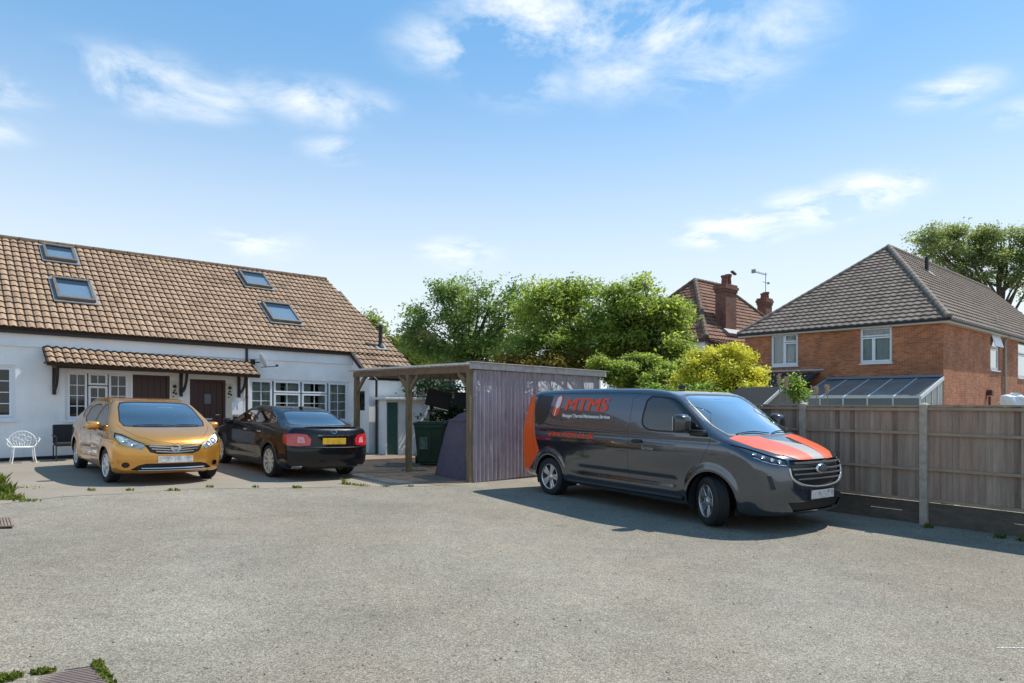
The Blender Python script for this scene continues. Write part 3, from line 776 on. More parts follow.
# ------------------------------------------------------------------ store behind the carport: green door, white lean-to
def store():
    c = onf(8.66, 1.15)
    root = empty('lean_to_store', (c.x, c.y, g(c.x)), FAC)
    tag(root, 'low white painted store with a green door behind the carport', 'shed')
    z0 = -.25
    w = MB(); wall_panel(w, 0, .52, z0, 1.56, [(.03, .42, z0, 1.50)], O=(0, -.55, 0)); wall_panel(w, .52, 1.5, z0, 1.56, [], O=(0, -.55, 0))
    w.bx(-.0, .02, -.548, 0, z0, 1.56); w.bx(1.4, 1.498, -.548, .6, z0, 1.56)
    w.build('wall', M['white_paint'], root, fix=False)
    d = MB()
    for i in range(4): d.bx(.035 + i * .096, .127 + i * .096, -.50, -.47, z0, 1.49)
    o = d.build('door', M['teal'], root); o['label'] = 'green boarded door'
    k = MB(); k.box((0.74, -.35, 1.605), (1.75, .75, .07), bevel=.01); k.build('roof', M['upvc_dirty'], root)
    k = MB(); wall_panel(k, 0.0, 2.6, 0, 2.5, [], O=(0.3, .5, 0)); k.bx(.3, 2.9, .52, .7, 0, 2.5); k.build('rear_wall', M['cream_paint'], root, fix=False)
    k = MB(); k.bx(.2, 3.0, .4, .75, 2.5, 2.6); k.build('coping', M['black_wood'], root)
    k = MB(); k.tube([(-.06, -.12, z0), (-.06, -.12, 2.15), (-.16, .05, 2.3)], .035, 10); k.build('waste_pipe', M['black_plastic'], root)
store()

# ------------------------------------------------------------------ carport
CZ = g(CP.x)
def carport():
    root = empty('carport', (CP.x, CP.y, CZ), math.atan2(cw.y, cw.x))   # local x = depth (cw), local y = length (cl)
    tag(root, 'timber carport with rustic posts and milky corrugated side sheets behind the van', 'carport')
    H = 2.38; Ly = 4.15; Lx = 4.40
    rd = random.Random(4)
    def post(x, y, zb, top=H - .12, w=.135):
        k = MB()
        pts = []; 
        for i in range(9):
            t = i / 8; pts.append((x + rd.uniform(-.006, .006), y + rd.uniform(-.006, .006), zb + (top - zb) * t))
        k.tube(pts, [w * .56 * rd.uniform(.95, 1.05) for _ in pts], 4)
        M4 = Matrix.Rotation(R(45), 3, 'Z')
        o = k.build('post', M['timber'], root)
        return o
    wz = lambda x, y: g(CP.x + cw.x * x + cl.x * y) - CZ
    y1 = 2.02
    post(0, 0, wz(0, 0)); post(0, y1, wz(0, y1)); post(0, Ly - .06, wz(0, Ly))
    for yy in (0.0, y1, Ly - .06): post(Lx - .1, yy, wz(Lx, yy))
    k = MB(); k.bar((0, -.08, H - .07), (0, Ly + .05, H - .07), .07, .13)
    k.bar((Lx - .1, -.08, H - .12), (Lx - .1, Ly + .05, H - .12), .07, .13)
    k.build('beam', M['timber_beam'], root)
    for yy in (0.06, 1.05, y1, 3.05, Ly - .06):
        k = MB(); k.bar((0.04, yy, H - .045), (Lx - .14, yy, H - .09), .05, .09); k.build('rafter', M['timber_beam'], root)
    for (yy, s) in ((0, 1), (y1, -1), (y1, 1), (Ly - .06, -1)):
        k = MB(); k.bar((0.0, yy + s * .03, H - .48), (0.0, yy + s * .34, H - .14), .05, .075); k.build('knee_brace', M['timber'], root)
    # corrugated roof (thin sheet)
    def corr(u0, u1, fixed, amp, pitch, fn):
        n = int((u1 - u0) / pitch * 8); vs = []; 
        for i in range(n + 1):
            u = u0 + (u1 - u0) * i / n; h = amp * math.sin(2 * math.pi * u / pitch)
            vs += [fn(u, 0, h), fn(u, 1, h)]
        return vs, [(2 * i, 2 * i + 2, 2 * i + 3, 2 * i + 1) for i in range(n)]
    k = MB(); vs, fs = corr(-.12, Ly + .15, 0, .018, .15, lambda u, t, h: (-.12 + (Lx + .2) * t, u, H + .03 - .05 * t + h)); k.add(vs, fs)
    k.build('roof_sheet', M['roof_sheet'], root, smooth=True, fix=False)
    k = MB(); k.bx(-.14, -.105, -.13, Ly + .16, H + .025, H + .062); k.build('front_edge_trim', M['upvc_dirty'], root)
    k = MB(); k.bar((-.14, -.15, H + .0), (Lx + .1, -.15, H - .05), .025, .13); k.bar((-.14, -.12, H + .075), (Lx + .1, -.12, H + .025), .16, .016)
    k.build('side_fascia', pbr('weathered_pale_board', (.40, .385, .36), .8, var=.25, vscale=6), root)
    # side wall: ribbed milky sheets on rails
    zb = -.12
    k = MB(); vs, fs = corr(.03, Lx - .02, 0, .022, .115, lambda u, t, h: (u, -.075 + h, (zb + .12 if t == 0 else H - .08))); k.add(vs, fs)
    k.build('side_sheet', M['clear_sheet'], root, smooth=True, fix=False)
    k = MB()
    for z in (.35, 1.2, 2.15): k.bar((.05, 0.0, z), (Lx - .1, 0.0, z), .045, .07)
    for x in (1.55, 3.1): k.bar((x, 0.02, 0), (x, 0.02, H - .1), .07, .07)
    k.build('side_rail', M['timber'], root)
    k = MB(); 
    for i in range(26):
        for z in (.35, 1.2, 2.15): k.box((.11 + i * .1725, -.10, z), (.014, .014, .014))
    k.build('fixing', M['lead'], root)
carport()
Cm = Matrix.Translation((CP.x, CP.y, CZ)) @ Matrix.Rotation(math.atan2(cw.y, cw.x), 4, 'Z')

# ------------------------------------------------------------------ things kept in the carport
def carport_things():
    # wheelie bins
    def bin_(p, rz, mat, lidmat, label, sc=1.0, mark=None, wide=1.0):
        root = empty('wheelie_bin', (p[0], p[1], g(p[0]) + .009), rz); root.scale = (wide, wide, 1)
        tag(root, label, 'wheelie bin', 'wheelie bins in the carport')
        W, D, Hh = .58 * sc, .62 * sc, .98 * sc
        k = MB(); bm_v = []; n = 0
        rings = [(0.06, .40, .42), (.10, .45, .47), (.85, .56, .60), (.93, .58, .63), (.98, .58, .63)]
        vs = []
        for (z, w_, d_) in rings:
            r = .04
            for (sx, sy) in ((-1, -1), (1, -1), (1, 1), (-1, 1)):
                cx, cy = sx * (w_ / 2 - r), sy * (d_ / 2 - r); a0 = math.atan2(sy, sx) - math.pi / 4
                for i in range(4):
                    a = a0 + math.pi / 2 * i / 3
                    vs.append((( cx + r * math.cos(a)) * sc, (cy + r * math.sin(a)) * sc, z * sc))
        m = 16
        fs = [(j * m + i, j * m + (i + 1) % m, (j + 1) * m + (i + 1) % m, (j + 1) * m + i) for j in range(len(rings) - 1) for i in range(m)] + [tuple(range(m))]
        k.add(vs, fs)
        for sx in (-.2, 0, .2): k.bx(sx * sc - .012, sx * sc + .012, -.318 * sc, -.27 * sc, .25 * sc, .82 * sc)
        k.build('bin_body', mat, root)
        k = MB(); k.box((0, 0, 1.005 * sc), (.62 * sc, .68 * sc, .05 * sc), bevel=.02); k.box((0, -.02, 1.035 * sc), (.5 * sc, .52 * sc, .03), bevel=.012)
        k.tube([(-.25 * sc, .36 * sc, 1.0 * sc), (.25 * sc, .36 * sc, 1.0 * sc)], .018, 8)
        k.build('lid', lidmat, root)
        for s in (-1, 1):
            k = MB(); k.lathe([(.02, -.025), (.10, -.025), (.10, .025), (.02, .025)], 20, M=Matrix.Translation((s * .26 * sc, .26 * sc, .10)) @ Matrix.Rotation(R(90), 4, 'Y')); k.build('wheel', M['rubber'], root)
        if mark:
            k = MB(); k.bx(-.20, -.04, -.318, -.313, .42, .72); k.build('sticker', pbr('worn_white_sticker', (.22, .32, .25), .7, col2=(.02, .07, .04), vscale=14), root)
    p = ground(430, 465); bin_((p.x, p.y), R(6), M['green_bin'], M['green_bin'], 'green wheelie bin with a worn pale sticker under the carport', 1.04, True, 1.28)
    q = ground(453, 464); bin_((q.x + .12, q.y + .15), R(4), M['black_rough'], pbr('blue_lid', (.02, .04, .22), .5), 'black wheelie bin with a blue lid half behind the grey cover', 1.08)
    # grey cover, tall and tapered, standing against the post
    base = CP + cw * .55 + cl * .74; 
    r = empty('covered_equipment', (base.x, base.y, g(base.x) + .01), math.atan2(cl.y, cl.x))
    tag(r, 'tapered purple grey fabric cover standing next to the corner post', 'cover')
    k = MB(); vs = []; fs = []
    ring = [(0, .66, .46), (.12, .64, .45), (.55, .53, .38), (1.0, .42, .31), (1.18, .36, .27), (1.21, .345, .25), (1.36, .14, .1), (1.4, .03, .03)]
    nseg = 28; rr = random.Random(8)
    for (z, a, b) in ring:
        for i in range(nseg):
            t = 2 * math.pi * i / nseg; sup = 1 / (abs(math.cos(t)) ** 5 + abs(math.sin(t)) ** 5) ** .2
            fold = 1 + .025 * math.sin(t * 9 + z) * (1 - z / 1.6)
            vs.append((a * math.cos(t) * sup * fold, b * math.sin(t) * sup * fold, z))
    for j in range(len(ring) - 1):
        for i in range(nseg): fs.append((j * nseg + i, j * nseg + (i + 1) % nseg, (j + 1) * nseg + (i + 1) % nseg, (j + 1) * nseg + i))
    fs.append(tuple((len(ring) - 1) * nseg + i for i in range(nseg)))
    k.add(vs, fs); o = k.build('cover', pbr('purple_grey_fabric', (.12, .09, .115), .85, var=.15, vscale=5, bump=.3, bscale=14), r, smooth=True)
    k = MB(); k.tube([(x * 1.02, y * 1.02, 1.235) for x, y in [(vs[5 * nseg + i][0], vs[5 * nseg + i][1]) for i in range(nseg)] + [(vs[5 * nseg][0], vs[5 * nseg][1])]], .012, 6); k.build('seam', pbr('pale_piping', (.16, .13, .17), .8), r)
    # two dark crates slung below the roof, and the pole they hang on
    def crate(px, py, Y, w, h, tilt, label, white=False):
        p = Vector((0, 0, EYE)) + ray(px, py) * Y
        rt = empty('storage_crate', (p.x, p.y, p.z), R(8)); tag(rt, label, 'crate', 'dark crates slung under the carport roof')
        Mx = Matrix.Rotation(R(tilt), 3, 'Y')
        k = MB(); k.box((0, 0, 0), (w, .3, h), M=Mx, bevel=.012); k.box(Mx @ Vector((0, -.155, 0)), (w * .86, .012, h * .7), M=Mx); k.build('crate_body', M['black_rough'], rt)
        k = MB(); k.box(Mx @ Vector((0, 0, h / 2)), (w + .03, .33, .02), M=Mx); k.build('rim', M['black_plastic'], rt)
        if white:
            k = MB(); k.box(Mx @ Vector((w * .18, -.16, -h / 2 - .012)), (w * .62, .03, .022), M=Mx); k.build('pale_edge', M['upvc_dirty'], rt)
        for s in (-1, 1):
            k = MB(); a = Mx @ Vector((s * w * .42, 0, h / 2)); k.tube([a, (a.x, a.y, (CZ + 2.36) - p.z)], .006, 5); k.build('hanging_cord', M['black_plastic'], rt)
    crate(438.5, 399, 16.6, .60, .42, 14, 'larger tilted black crate with a pale lower edge, left one of the hanging pair', True)
    crate(462, 399.5, 16.0, .36, .32, 3, 'smaller level black crate beside the corner post, right one of the hanging pair')
    k = MB(); a = Vector((0, 0, EYE)) + ray(444, 385) * 16.0; b = Vector((0, 0, EYE)) + ray(468, 388) * 15.4
    k.tube([a, a.lerp(b, .5) + Vector((0, 0, .01)), b], .02, 8); k.tube([a + Vector((0, 0, -.02)), a + Vector((.0, .0, -.16))], .012, 6); k.tube([b, b + Vector((0, 0, .34))], .008, 5); k.tube([a, a + Vector((0, 0, .28))], .008, 5)
    tag(k.build('hanging_pole', pbr('teal_plastic', (.03, .16, .14), .5)), 'thin teal pole hung under the carport roof above the crates', 'pole')
    # stored board and folded blanket seen through the milky side sheets
    def loc(x, y, z): return Cm @ Vector((x, y, z))
    k = MB()
    for (x, z, w, h) in ((.95, 1.0, .9, .05), (.95, 1.55, .9, .05)): k.box((x, .28, z), (w, .34, h))
    for x in (.52, 1.38):
        for y in (.14, .42): k.box((x, y, .82), (.04, .04, 1.64))
    o = k.build('storage_rack', M['timber']); o.matrix_world = Cm; tag(o, 'timber rack behind the milky corrugated side wall', 'rack')
    k = MB(); k.box((.85, .28, 1.72), (.42, .28, .24), bevel=.05); o = k.build('stored_box', pbr('blue_grey_box', (.16, .22, .32), .7)); o.matrix_world = Cm; tag(o, 'blue grey box on the rack behind the milky side wall', 'box')
    k = MB(); k.box((2.95, .5, .6), (3.1, .7, 1.2), bevel=.15); o = k.build('stored_bundle', pbr('purple_bundle', (.07, .05, .09), .9)); o.matrix_world = Cm; tag(o, 'dark purple bundle on the floor behind the milky side wall', 'bundle')
carport_things()

# ------------------------------------------------------------------ fence
def fence():
    fdir = Vector((-0.6, 0.8, 0)); nrm = Vector((-0.8, -0.6, 0))
    p1 = ground(925, 524); base = Vector((p1.x, p1.y, 0))
    root = empty('garden_fence', (base.x, base.y, g(base.x)), math.atan2(fdir.y, fdir.x))
    tag(root, 'weathered closeboard timber fence with concrete posts to the right of the van', 'fence')
    # local x runs away along the fence, local y=+ is the camera's left-hand (towards the yard) side
    sp = 1.80
    mats = [pbr('weathered_fence_boards', (.44, .30, .22), .85, col2=(.26, .185, .14), vscale=2.2, stretch=(6, 6, .5), bump=.5, bscale=40),
            pbr('greyed_fence_boards', (.39, .29, .215), .85, col2=(.24, .185, .14), vscale=2.4, stretch=(6, 6, .5), bump=.5, bscale=40)]
    mats += [pbr('dark_streaked_board', (.27, .19, .145), .85, col2=(.15, .105, .08), vscale=2.6, stretch=(8, 8, .6), bump=.5), pbr('pale_dry_board', (.46, .35, .27), .85, col2=(.30, .225, .17), vscale=2.6, stretch=(8, 8, .6), bump=.5)]
    gb = pbr('dark_gravel_board', (.15, .115, .085), .9, col2=(.08, .065, .05), vscale=4, stretch=(1, 1, 3), bump=.4)
    rail = pbr('fence_rail', (.40, .29, .19), .85, col2=(.26, .195, .135), vscale=3)
    rr = random.Random(12)
    for i in range(-4, 4):
        x = i * sp
        k = MB(); k.box((x, 0.015, .84), (.10, .115, 1.70), bevel=.008); k.add([(x - .05, -.04, 1.69), (x + .05, -.04, 1.69), (x + .05, .07, 1.69), (x - .05, .07, 1.69), (x, .015, 1.72)], [(0, 1, 4), (1, 2, 4), (2, 3, 4), (3, 0, 4)])
        k.build('post', M['concrete_post'], root)
        if i == 3: break
        zt, zb = 1.655 + (0.01 if i % 2 else 0), .32
        k = MB(); n = 22; w = (sp - .10) / n; a = x + .05
        for j in range(n):
            k.box((a + (j + .5) * w, rr.uniform(-.004, .004), (zt + zb) / 2 + rr.uniform(-.008, .004)), (w * 1.02, .014, zt - zb), M=Matrix.Rotation(R(7 + rr.uniform(-2, 2)), 3, 'Z'), mi=rr.choice((0, 0, 1, 1, 2, 3)))
        k.build('board_panel', [mats[i % 2], mats[(i + 1) % 2], mats[2], mats[3]], root)
        for z in (zb + .02, .78, 1.28, zt - .035):
            k = MB(); k.bar((a, .028, z + rr.uniform(-.01, .01)), (a + sp - .1, .028, z + rr.uniform(-.01, .01)), .035, .04); k.build('rail', rail, root)
        k = MB(); k.bx(a, a + sp - .1, -.022, .022, zt, zt + .022); k.build('capping', rail, root)
        k = MB(); lo, hi = (.0, .155); k.bx(a, a + sp - .1, -.015, .015, lo, hi)
        k.bx(a, a + .25, -.014, .014, hi + .003, zb - .015); k.bx(a + .70, a + sp - .1, -.0145, .0145, hi + .001 , zb - .012)
        k.bx(a + .25, a + .70, -.013, .013, hi + .007, zb - .014)
        k.build('gravel_board', gb, root)
    return root
fence()

# ------------------------------------------------------------------ brick house
def local(root_p, ang):
    Mi = (Matrix.Translation(root_p) @ Matrix.Rotation(ang, 4, 'Z')).inverted()
    return lambda p: Mi @ Vector(p)
def chimney_pot(k, x, y, z, r=.13, h=.45):
    k.lathe([(r * .9, 0), (r, .03), (r * .85, h * .7), (r * 1.1, h * .85), (r * 1.1, h), (r * .7, h), (r * .7, h * .5)], 14, M=Matrix.Translation((x, y, z)))
def brick_house():
    C = Vector((0.652 * 26, 26, 0)); root = empty('brick_house', C, FAC)
    tag(root, 'two storey orange brick house with grey hipped roof beyond the fence', 'house')
    L = local(C, FAC); E = 4.98; I = .25
    ax = Vector((1, 0, 0))
    def onx(px, py):   # left facade: local x = I
        d = Vector((math.cos(FAC), math.sin(FAC), 0)); p = L(plane_hit(px, py, C + d * I, d)); return p.y, p.z
    def ony(px, py):
        d = Vector((-math.sin(FAC), math.cos(FAC), 0)); p = L(plane_hit(px, py, C + d * I, d)); return p.x, p.z
    LY = 8.9
    a1 = onx(771, 331); a2 = onx(798, 365.5); b1 = onx(860, 325.5); b2 = onx(892, 362.5)
    Hy = lambda y: LY - I - y          # wall_panel runs with D=(0,-1): s measured from the far end
    o1 = (Hy(a1[0]), Hy(a2[0]), a2[1], min(a1[1], E - .12)); o2 = (Hy(b1[0]), Hy(b2[0]), b2[1], min(b1[1], E - .12))
    w = MB(); wall_panel(w, 0, LY - 2 * I, -.3, E, [o1, o2], O=(I, LY - I, 0), D=(0, -1, 0))
    c1 = ony(990.5, 333); c2 = ony(999.5, 371); d1 = ony(1018, 338); d2 = ony(1030, 379)
    o3 = (c1[0] - I, c2[0] - I, c2[1], c1[1]); o4 = (d1[0] - I, d2[0] - I + .2, d2[1], d1[1])
    wall_panel(w, 0, 24, -.3, E, [o3, o4], O=(I, I, 0), D=(1, 0, 0))
    w.bx(I + .02, 24, LY - I - .02, LY - I, -.3, E)
    w.build('wall', M['brick'], root, fix=False)
    gf = glass_mat('pale_window_glass', (.8, .85, .85), gain=2.0)
    for (o, lights) in ((o1, [(.03, .5, .05, .97, 1, 1), (.5, .97, .05, .72, 1, 1), (.5, .97, .74, .97, 1, 1)]), (o2, [(.03, .42, .05, .72, 1, 1), (.03, .97, .74, .97, 1, 1), (.42, .97, .05, .72, 1, 1)])):
        window(root, *o, lights, O=(I, LY - I, 0), D=(0, -1, 0), fw=.07, curtain=[(0, 1, 0, 1, 'house_curtain')], glass=gf)
    for o in (o3, o4):
        window(root, *o, [(.06, .94, .62, .97, 1, 1), (.06, .94, .04, .6, 1, 1)], O=(I, I, 0), D=(1, 0, 0), fw=.08, curtain=[(0.0, 1, 0, .9, 'curtain_dark')], glass=gf)
    k = MB(); k.box((I + (o3[0] + o3[1]) / 2, I - .10, o3[3] - .33), (o3[1] - o3[0] - .16, .03, .58), M=Matrix.Rotation(R(-16), 3, 'X')); k.build('open_casement', M['upvc'], root)
    # roof
    apx = Vector((6.78, 4.45, 9.52)); far = 26.0
    # hip end (triangle) facing -x
    Vh = (apx - Vector((0, 4.45, E))).normalized(); Lh = (apx - Vector((0, 4.45, E))).length
    rf = roof_plane('roof', M['tile_side'], root, (0, LY, E), (0, -1, 0), Vh, [(0, 0), (LY, 0), (4.45, Lh)], .3, .34, lip=.05, roll=.018, nu=4)
    Vs = (Vector((0, apx.y, apx.z - E))).normalized(); Ls = Vector((0, apx.y, apx.z - E)).length
    roof_plane('long_slope', M['tile_side'], rf, (0, 0, E), (1, 0, 0), Vs, [(0, 0), (far, 0), (far, Ls), (6.78, Ls)], .3, .34, lip=.05, roll=.018, nu=4)
    k = MB(); k.add([(0, LY, E), (far, LY, E), (far, apx.y, apx.z), tuple(apx)], [(0, 1, 2, 3)]); k.build('rear_slope', M['tile_side'], rf, fix=False)
    k = MB()
    def ridge(a, b, n, r=.13):
        a = Vector(a); b = Vector(b)
        for i in range(n):
            k.tube([a.lerp(b, i / n), a.lerp(b, (i + .98) / n)], [r, r * .9], 10)
    up = Vector((0, 0, .04))
    ridge(Vector((0.0, 0.0, E)) + up, apx + up, 24); ridge(Vector((0, LY, E)) + up, apx + up, 24, .09); ridge(apx + up, Vector((far, apx.y, apx.z)) + up, 44, .11)
    k.build('hip_tiles', M['ridge_grey'], rf)
    k = MB(); k.bx(.02, .06, .02, LY, E - .17, E - .02); k.bx(.061, 24, .02, .06, E - .17, E - .02)
    k.bx(.06, I, .06, LY, E - .17, E - .14); k.bx(I, 24, .06, I, E - .17, E - .14)
    k.build('fascia', pbr('cream_fascia', (.52, .50, .44), .6), root)
    k = MB(); k.tube([(-.04, -.04, E - .05), (-.04, LY, E - .05)], .055, 8); k.tube([(-.04, -.04, E - .05), (24, -.04, E - .05)], .055, 8); k.build('gutter', M['black_plastic'], root)
    pp = ony(1003.5, 345)[0]
    k = MB(); k.tube([(pp, .18, 0), (pp, .18, E - .35), (pp, .0, E - .1)], .055, 10); k.build('downpipe', pbr('grey_green_pipe', (.33, .33, .28), .5), root)
    hx = ony(987, 390)[0]
    k = MB(); k.tube([(hx, .15, 0), (hx, .15, 1.95)], .05, 8); k.box((hx, .13, 2.12), (.28, .22, .26), bevel=.03); k.build('hopper', pbr('dark_red_iron', (.08, .02, .02), .5), root)
    # dark vent pipe and small bright flashing on the slope
    fx = ony(923, 276)[0]
    pv = Vector((8.9, 3.35, 0)); pv.z = E + (apx.z - E) * pv.y / apx.y
    k = MB(); k.tube([pv, pv + Vector((0, 0, .75))], .09, 10); k.build('vent_pipe', M['black_plastic'], root)
    k = MB(); k.box(pv + Vector((.1, -.15, -.08)), (.5, .5, .03), M=Matrix.Rotation(R(45), 3, 'X')); k.build('vent_flashing', M['lead'], root)
    pv2 = Vector((ony(1003, 320)[0], .5, E + .52)); k = MB(); k.tube([pv2 - Vector((0, 0, .1)), pv2 + Vector((0, 0, .4))], .04, 8); k.build('soil_vent', pbr('pale_vent', (.5, .5, .5), .5), root)
    # glazed lean-to
    y0, _ = onx(943, 390); y1, _ = onx(826, 378)
    zt, zl, out = 2.66, 1.88, 2.7
    k = MB(); fr = pbr('white_grey_frame', (.55, .58, .6), .4)
    nb = 5
    for i in range(nb + 1):
        y = y0 + (y1 - y0) * i / nb
        k.bar((I, y, zt), (I - out, y, zl), .05, .06)
        k.bar((I - out, y, -.1), (I - out, y, zl), .05, .05)
    k.bar((I - out, y0, zl), (I - out, y1, zl), .06, .07); k.bar((I - out, y0, .8), (I - out, y1, .8), .05, .05)
    for i in (1, 2, 3): x = I - out * i / 4; k.bar((x, y0, -.1), (x, y0, zt - (zt - zl) * i / 4), .04, .04)
    k.bar((I, y0 - .03, zt - .02), (I - out, y0 - .03, zl - .02), .03, .13)
    c = k.build('conservatory', fr, root)
    k = MB(); k.add([(I, y0, zt + .02), (I, y1, zt + .02), (I - out, y1, zl + .02), (I - out, y0, zl + .02)], [(0, 1, 2, 3)])
    k.build('glass_roof', pbr('grimy_polycarbonate', (.20, .22, .22), .25, col2=(.12, .14, .14), vscale=1.5), c, fix=False)
    k = MB(); k.add([(I, y0, -.1), (I, y0, zt), (I - out, y0, zl), (I - out, y0, -.1)], [(0, 1, 2, 3)]); k.add([(I - out, y0, -.1), (I - out, y0, zl), (I - out, y1, zl), (I - out, y1, -.1)], [(0, 1, 2, 3)])
    k.build('glass', pbr('grimy_glass', (.20, .25, .24), .15, alpha=.75), c, fix=False)
    k = MB(); k.bx(I - .10, I - .005, y0 + .02, y1 - .02, zt + .03, zt + .13); k.build('lead_flashing', pbr('blue_grey_lead', (.16, .20, .25), .5), c)
    # darker tiled lean-to with a pale gutter on top of it
    y2, z2 = onx(820, 371); y3 = LY - I
    k = MB()
    Vl = Vector((2.5, 0, .85)).normalized()
    ro = roof_plane('lean_to_roof', pbr('dark_slate', (.035, .035, .04), .6, var=.3), root, (I - 2.5, y3, z2 - .9), (0, -1, 0), Vl, [(0, 0), (y3 - y2, 0), (y3 - y2, 2.62), (0, 2.62)], .3, .25, lip=.02, roll=0.0, nu=2)
    k = MB(); k.bx(I - .12, I - .01, y2 - .2, y3, z2 + .02, z2 + .09); k.build('pale_gutter', pbr('pale_gutter', (.38, .42, .46), .5), ro)
    k = MB(); k.bx(I - 2.4, I, y3 - .1, y3, 0, z2 - .8); k.bx(I - 2.4, I - 2.3, y2, y3 - .1, 0, z2 - .95); k.build('lean_to_wall', M['brick'], ro)
M['house_curtain'] = pbr('blue_white_curtain', (.42, .50, .55), .9, col2=(.62, .66, .68), vscale=4, stretch=(6, 6, .6))
brick_house()

def chimney_house():
    C = Vector((11.6, 40, 0)); root = empty('rendered_house', C, FAC)
    tag(root, 'pale rendered house with brown hipped roof and tall brick chimney beyond the yellow bush', 'house')
    E = 5.5; D = 5.0; e = 4.0; T = 10.07; Lr = 3.5; X1 = D + Lr + D
    k = MB(); k.bx(.25, X1 - .25, .25, 2 * e - .25, -.3, E); k.build('wall', M['white_paint'], root)
    n1 = Vector((0, e, T - E)); V1 = n1.normalized()
    rf = roof_plane('roof', M['tile_brown'], root, (0, 0, E), (1, 0, 0), V1, [(0, 0), (X1, 0), (D + Lr, n1.length), (D, n1.length)], .3, .36, lip=.06, roll=.02, nu=4)
    n2 = Vector((D, 0, T - E)); roof_plane('side_slope', M['tile_brown'], rf, (0, 2 * e, E), (0, -1, 0), n2.normalized(), [(0, 0), (2 * e, 0), (e, n2.length)], .3, .36, lip=.06, roll=.02, nu=4)
    k = MB(); k.add([(0, 2 * e, E), (X1, 2 * e, E), (D + Lr, e, T), (D, e, T)], [(0, 1, 2, 3)]); k.add([(X1, 0, E), (X1, 2 * e, E), (D + Lr, e, T)], [(0, 1, 2)]); k.build('rear_slope', M['tile_brown'], rf, fix=False)
    k = MB()
    def ridge(a, b, n, r=.15):
        a = Vector(a); b = Vector(b)
        for i in range(n): k.tube([a.lerp(b, i / n), a.lerp(b, (i + .98) / n)], [r, r * .9], 8)
    ridge((0, 0, E + .08), (D, e, T + .06), 16, .17); ridge((0, 2 * e, E + .05), (D, e, T + .05), 16); ridge((D, e, T + .05), (D + Lr, e, T + .05), 8); ridge((D + Lr, e, T + .05), (X1, 0, E + .05), 16)
    k.build('hip_tiles', M['ridge_tan'], rf)
    k = MB(); k.bx(-.02, .1, -.02, 2 * e, E - .2, E - .02); k.bx(.1, X1, -.02, .1, E - .2, E - .02); k.build('fascia', M['black_wood'], root)
    # big stack on the front slope
    cx, cy = 3.75, .9
    def stack(cx, cy, w, d, z0, z1, mat, pots, name='chimney'):
        k = MB(); Z = z1 - .75
        def bb(w_, d_, a, b):
            vs = [(cx + sx * w_ / 2, cy + sy * d_ / 2, z) for z in (a, b) for sx, sy in ((-1, -1), (1, -1), (1, 1), (-1, 1))]
            fs = [(0, 1, 5, 4), (1, 2, 6, 5), (2, 3, 7, 6), (3, 0, 4, 7), (4, 5, 6, 7)]
            uv = [[(0, a), (w_, a), (w_, b), (0, b)]] * 4 + [[(0, 0), (w_, 0), (w_, d_), (0, d_)]]
            k.add(vs, fs, uv)
        bb(w, d, z0, Z); bb(w * 1.12, d * 1.12, Z - .002, Z + .18); bb(w * 1.24, d * 1.24, Z + .178, Z + .36); bb(w * 1.1, d * 1.1, Z + .358, Z + .5)
        o = k.build(name, mat, root)
        k = MB()
        for (px, py, r, h) in pots: chimney_pot(k, cx + px, cy + py, Z + .48, r, h)
        k.build('chimney_pot', pbr('dirty_clay_pot', (.17, .065, .045), .85, var=.35), o)
        return o
    c = stack(cx, cy, 1.3, .75, 5.2, 9.45, M['brick_old'], [(-.18, 0, .21, .62), (.30, 0, .2, .75)])
    k = MB(); k.box((cx + .6, cy - .2, 10.02 + .02), (.5, .2, .12), M=Matrix.Rotation(R(18), 3, 'Y'), bevel=.04); k.build('cowl', pbr('clay_cowl', (.14, .06, .045), .85), c)
    k = MB(); k.box((cx, cy - .45, 6.0), (1.9, .5, .45), M=Matrix.Rotation(R(40), 3, 'X')); k.build('chimney_flashing', M['lead'], c)
    c2 = stack(12.9, 3.0, .95, .7, 5.0, 9.75, M['brick_old'], [(-.3, 0, .17, .38), (.02, 0, .17, .5), (.3, 0, .19, .55)])
    a = Vector((13.05, 3.0, 9.5))
    k = MB(); k.tube([a, a + Vector((0, 0, 2.0))], .028, 6); k.tube([a + Vector((-1.5, .2, 1.95)), a + Vector((.55, .2, 1.9))], .02, 5)
    for i in range(9): xx = -1.3 + i * .2; k.tube([a + Vector((xx, .2 - .22, 1.94)), a + Vector((xx, .2 + .22, 1.94))], .010, 4)
    k.box(a + Vector((-1.45, .2, 1.95)), (.1, .3, .28)); k.tube([a + Vector((-.42, 0, 1.25)), a + Vector((.42, 0, 1.25))], .022, 5); k.box(a + Vector((.42, 0, 1.25)), (.14, .14, .14))
    k.build('television_aerial', M['metal_grey'], c2)
    # lower bay roof and its dark gutter in front of the big stack
    k = MB(); k.bx(.6, 6.4, -1.4, .2, -.2, 4.9); k.build('bay_wall', M['white_paint'], root)
    br = roof_plane('bay_roof', M['tile_brown'], root, (.3, -1.7, 4.95), (1, 0, 0), Vector((0, 1.9, .55)).normalized(), [(0, 0), (6.4, 0), (6.4, 1.97), (0, 1.97)], .3, .36, lip=.06, roll=.02, nu=3)
    k = MB(); k.bx(.2, 6.8, -1.82, -1.7, 4.8, 4.95); k.build('gutter', M['black_wood'], br)
chimney_house()

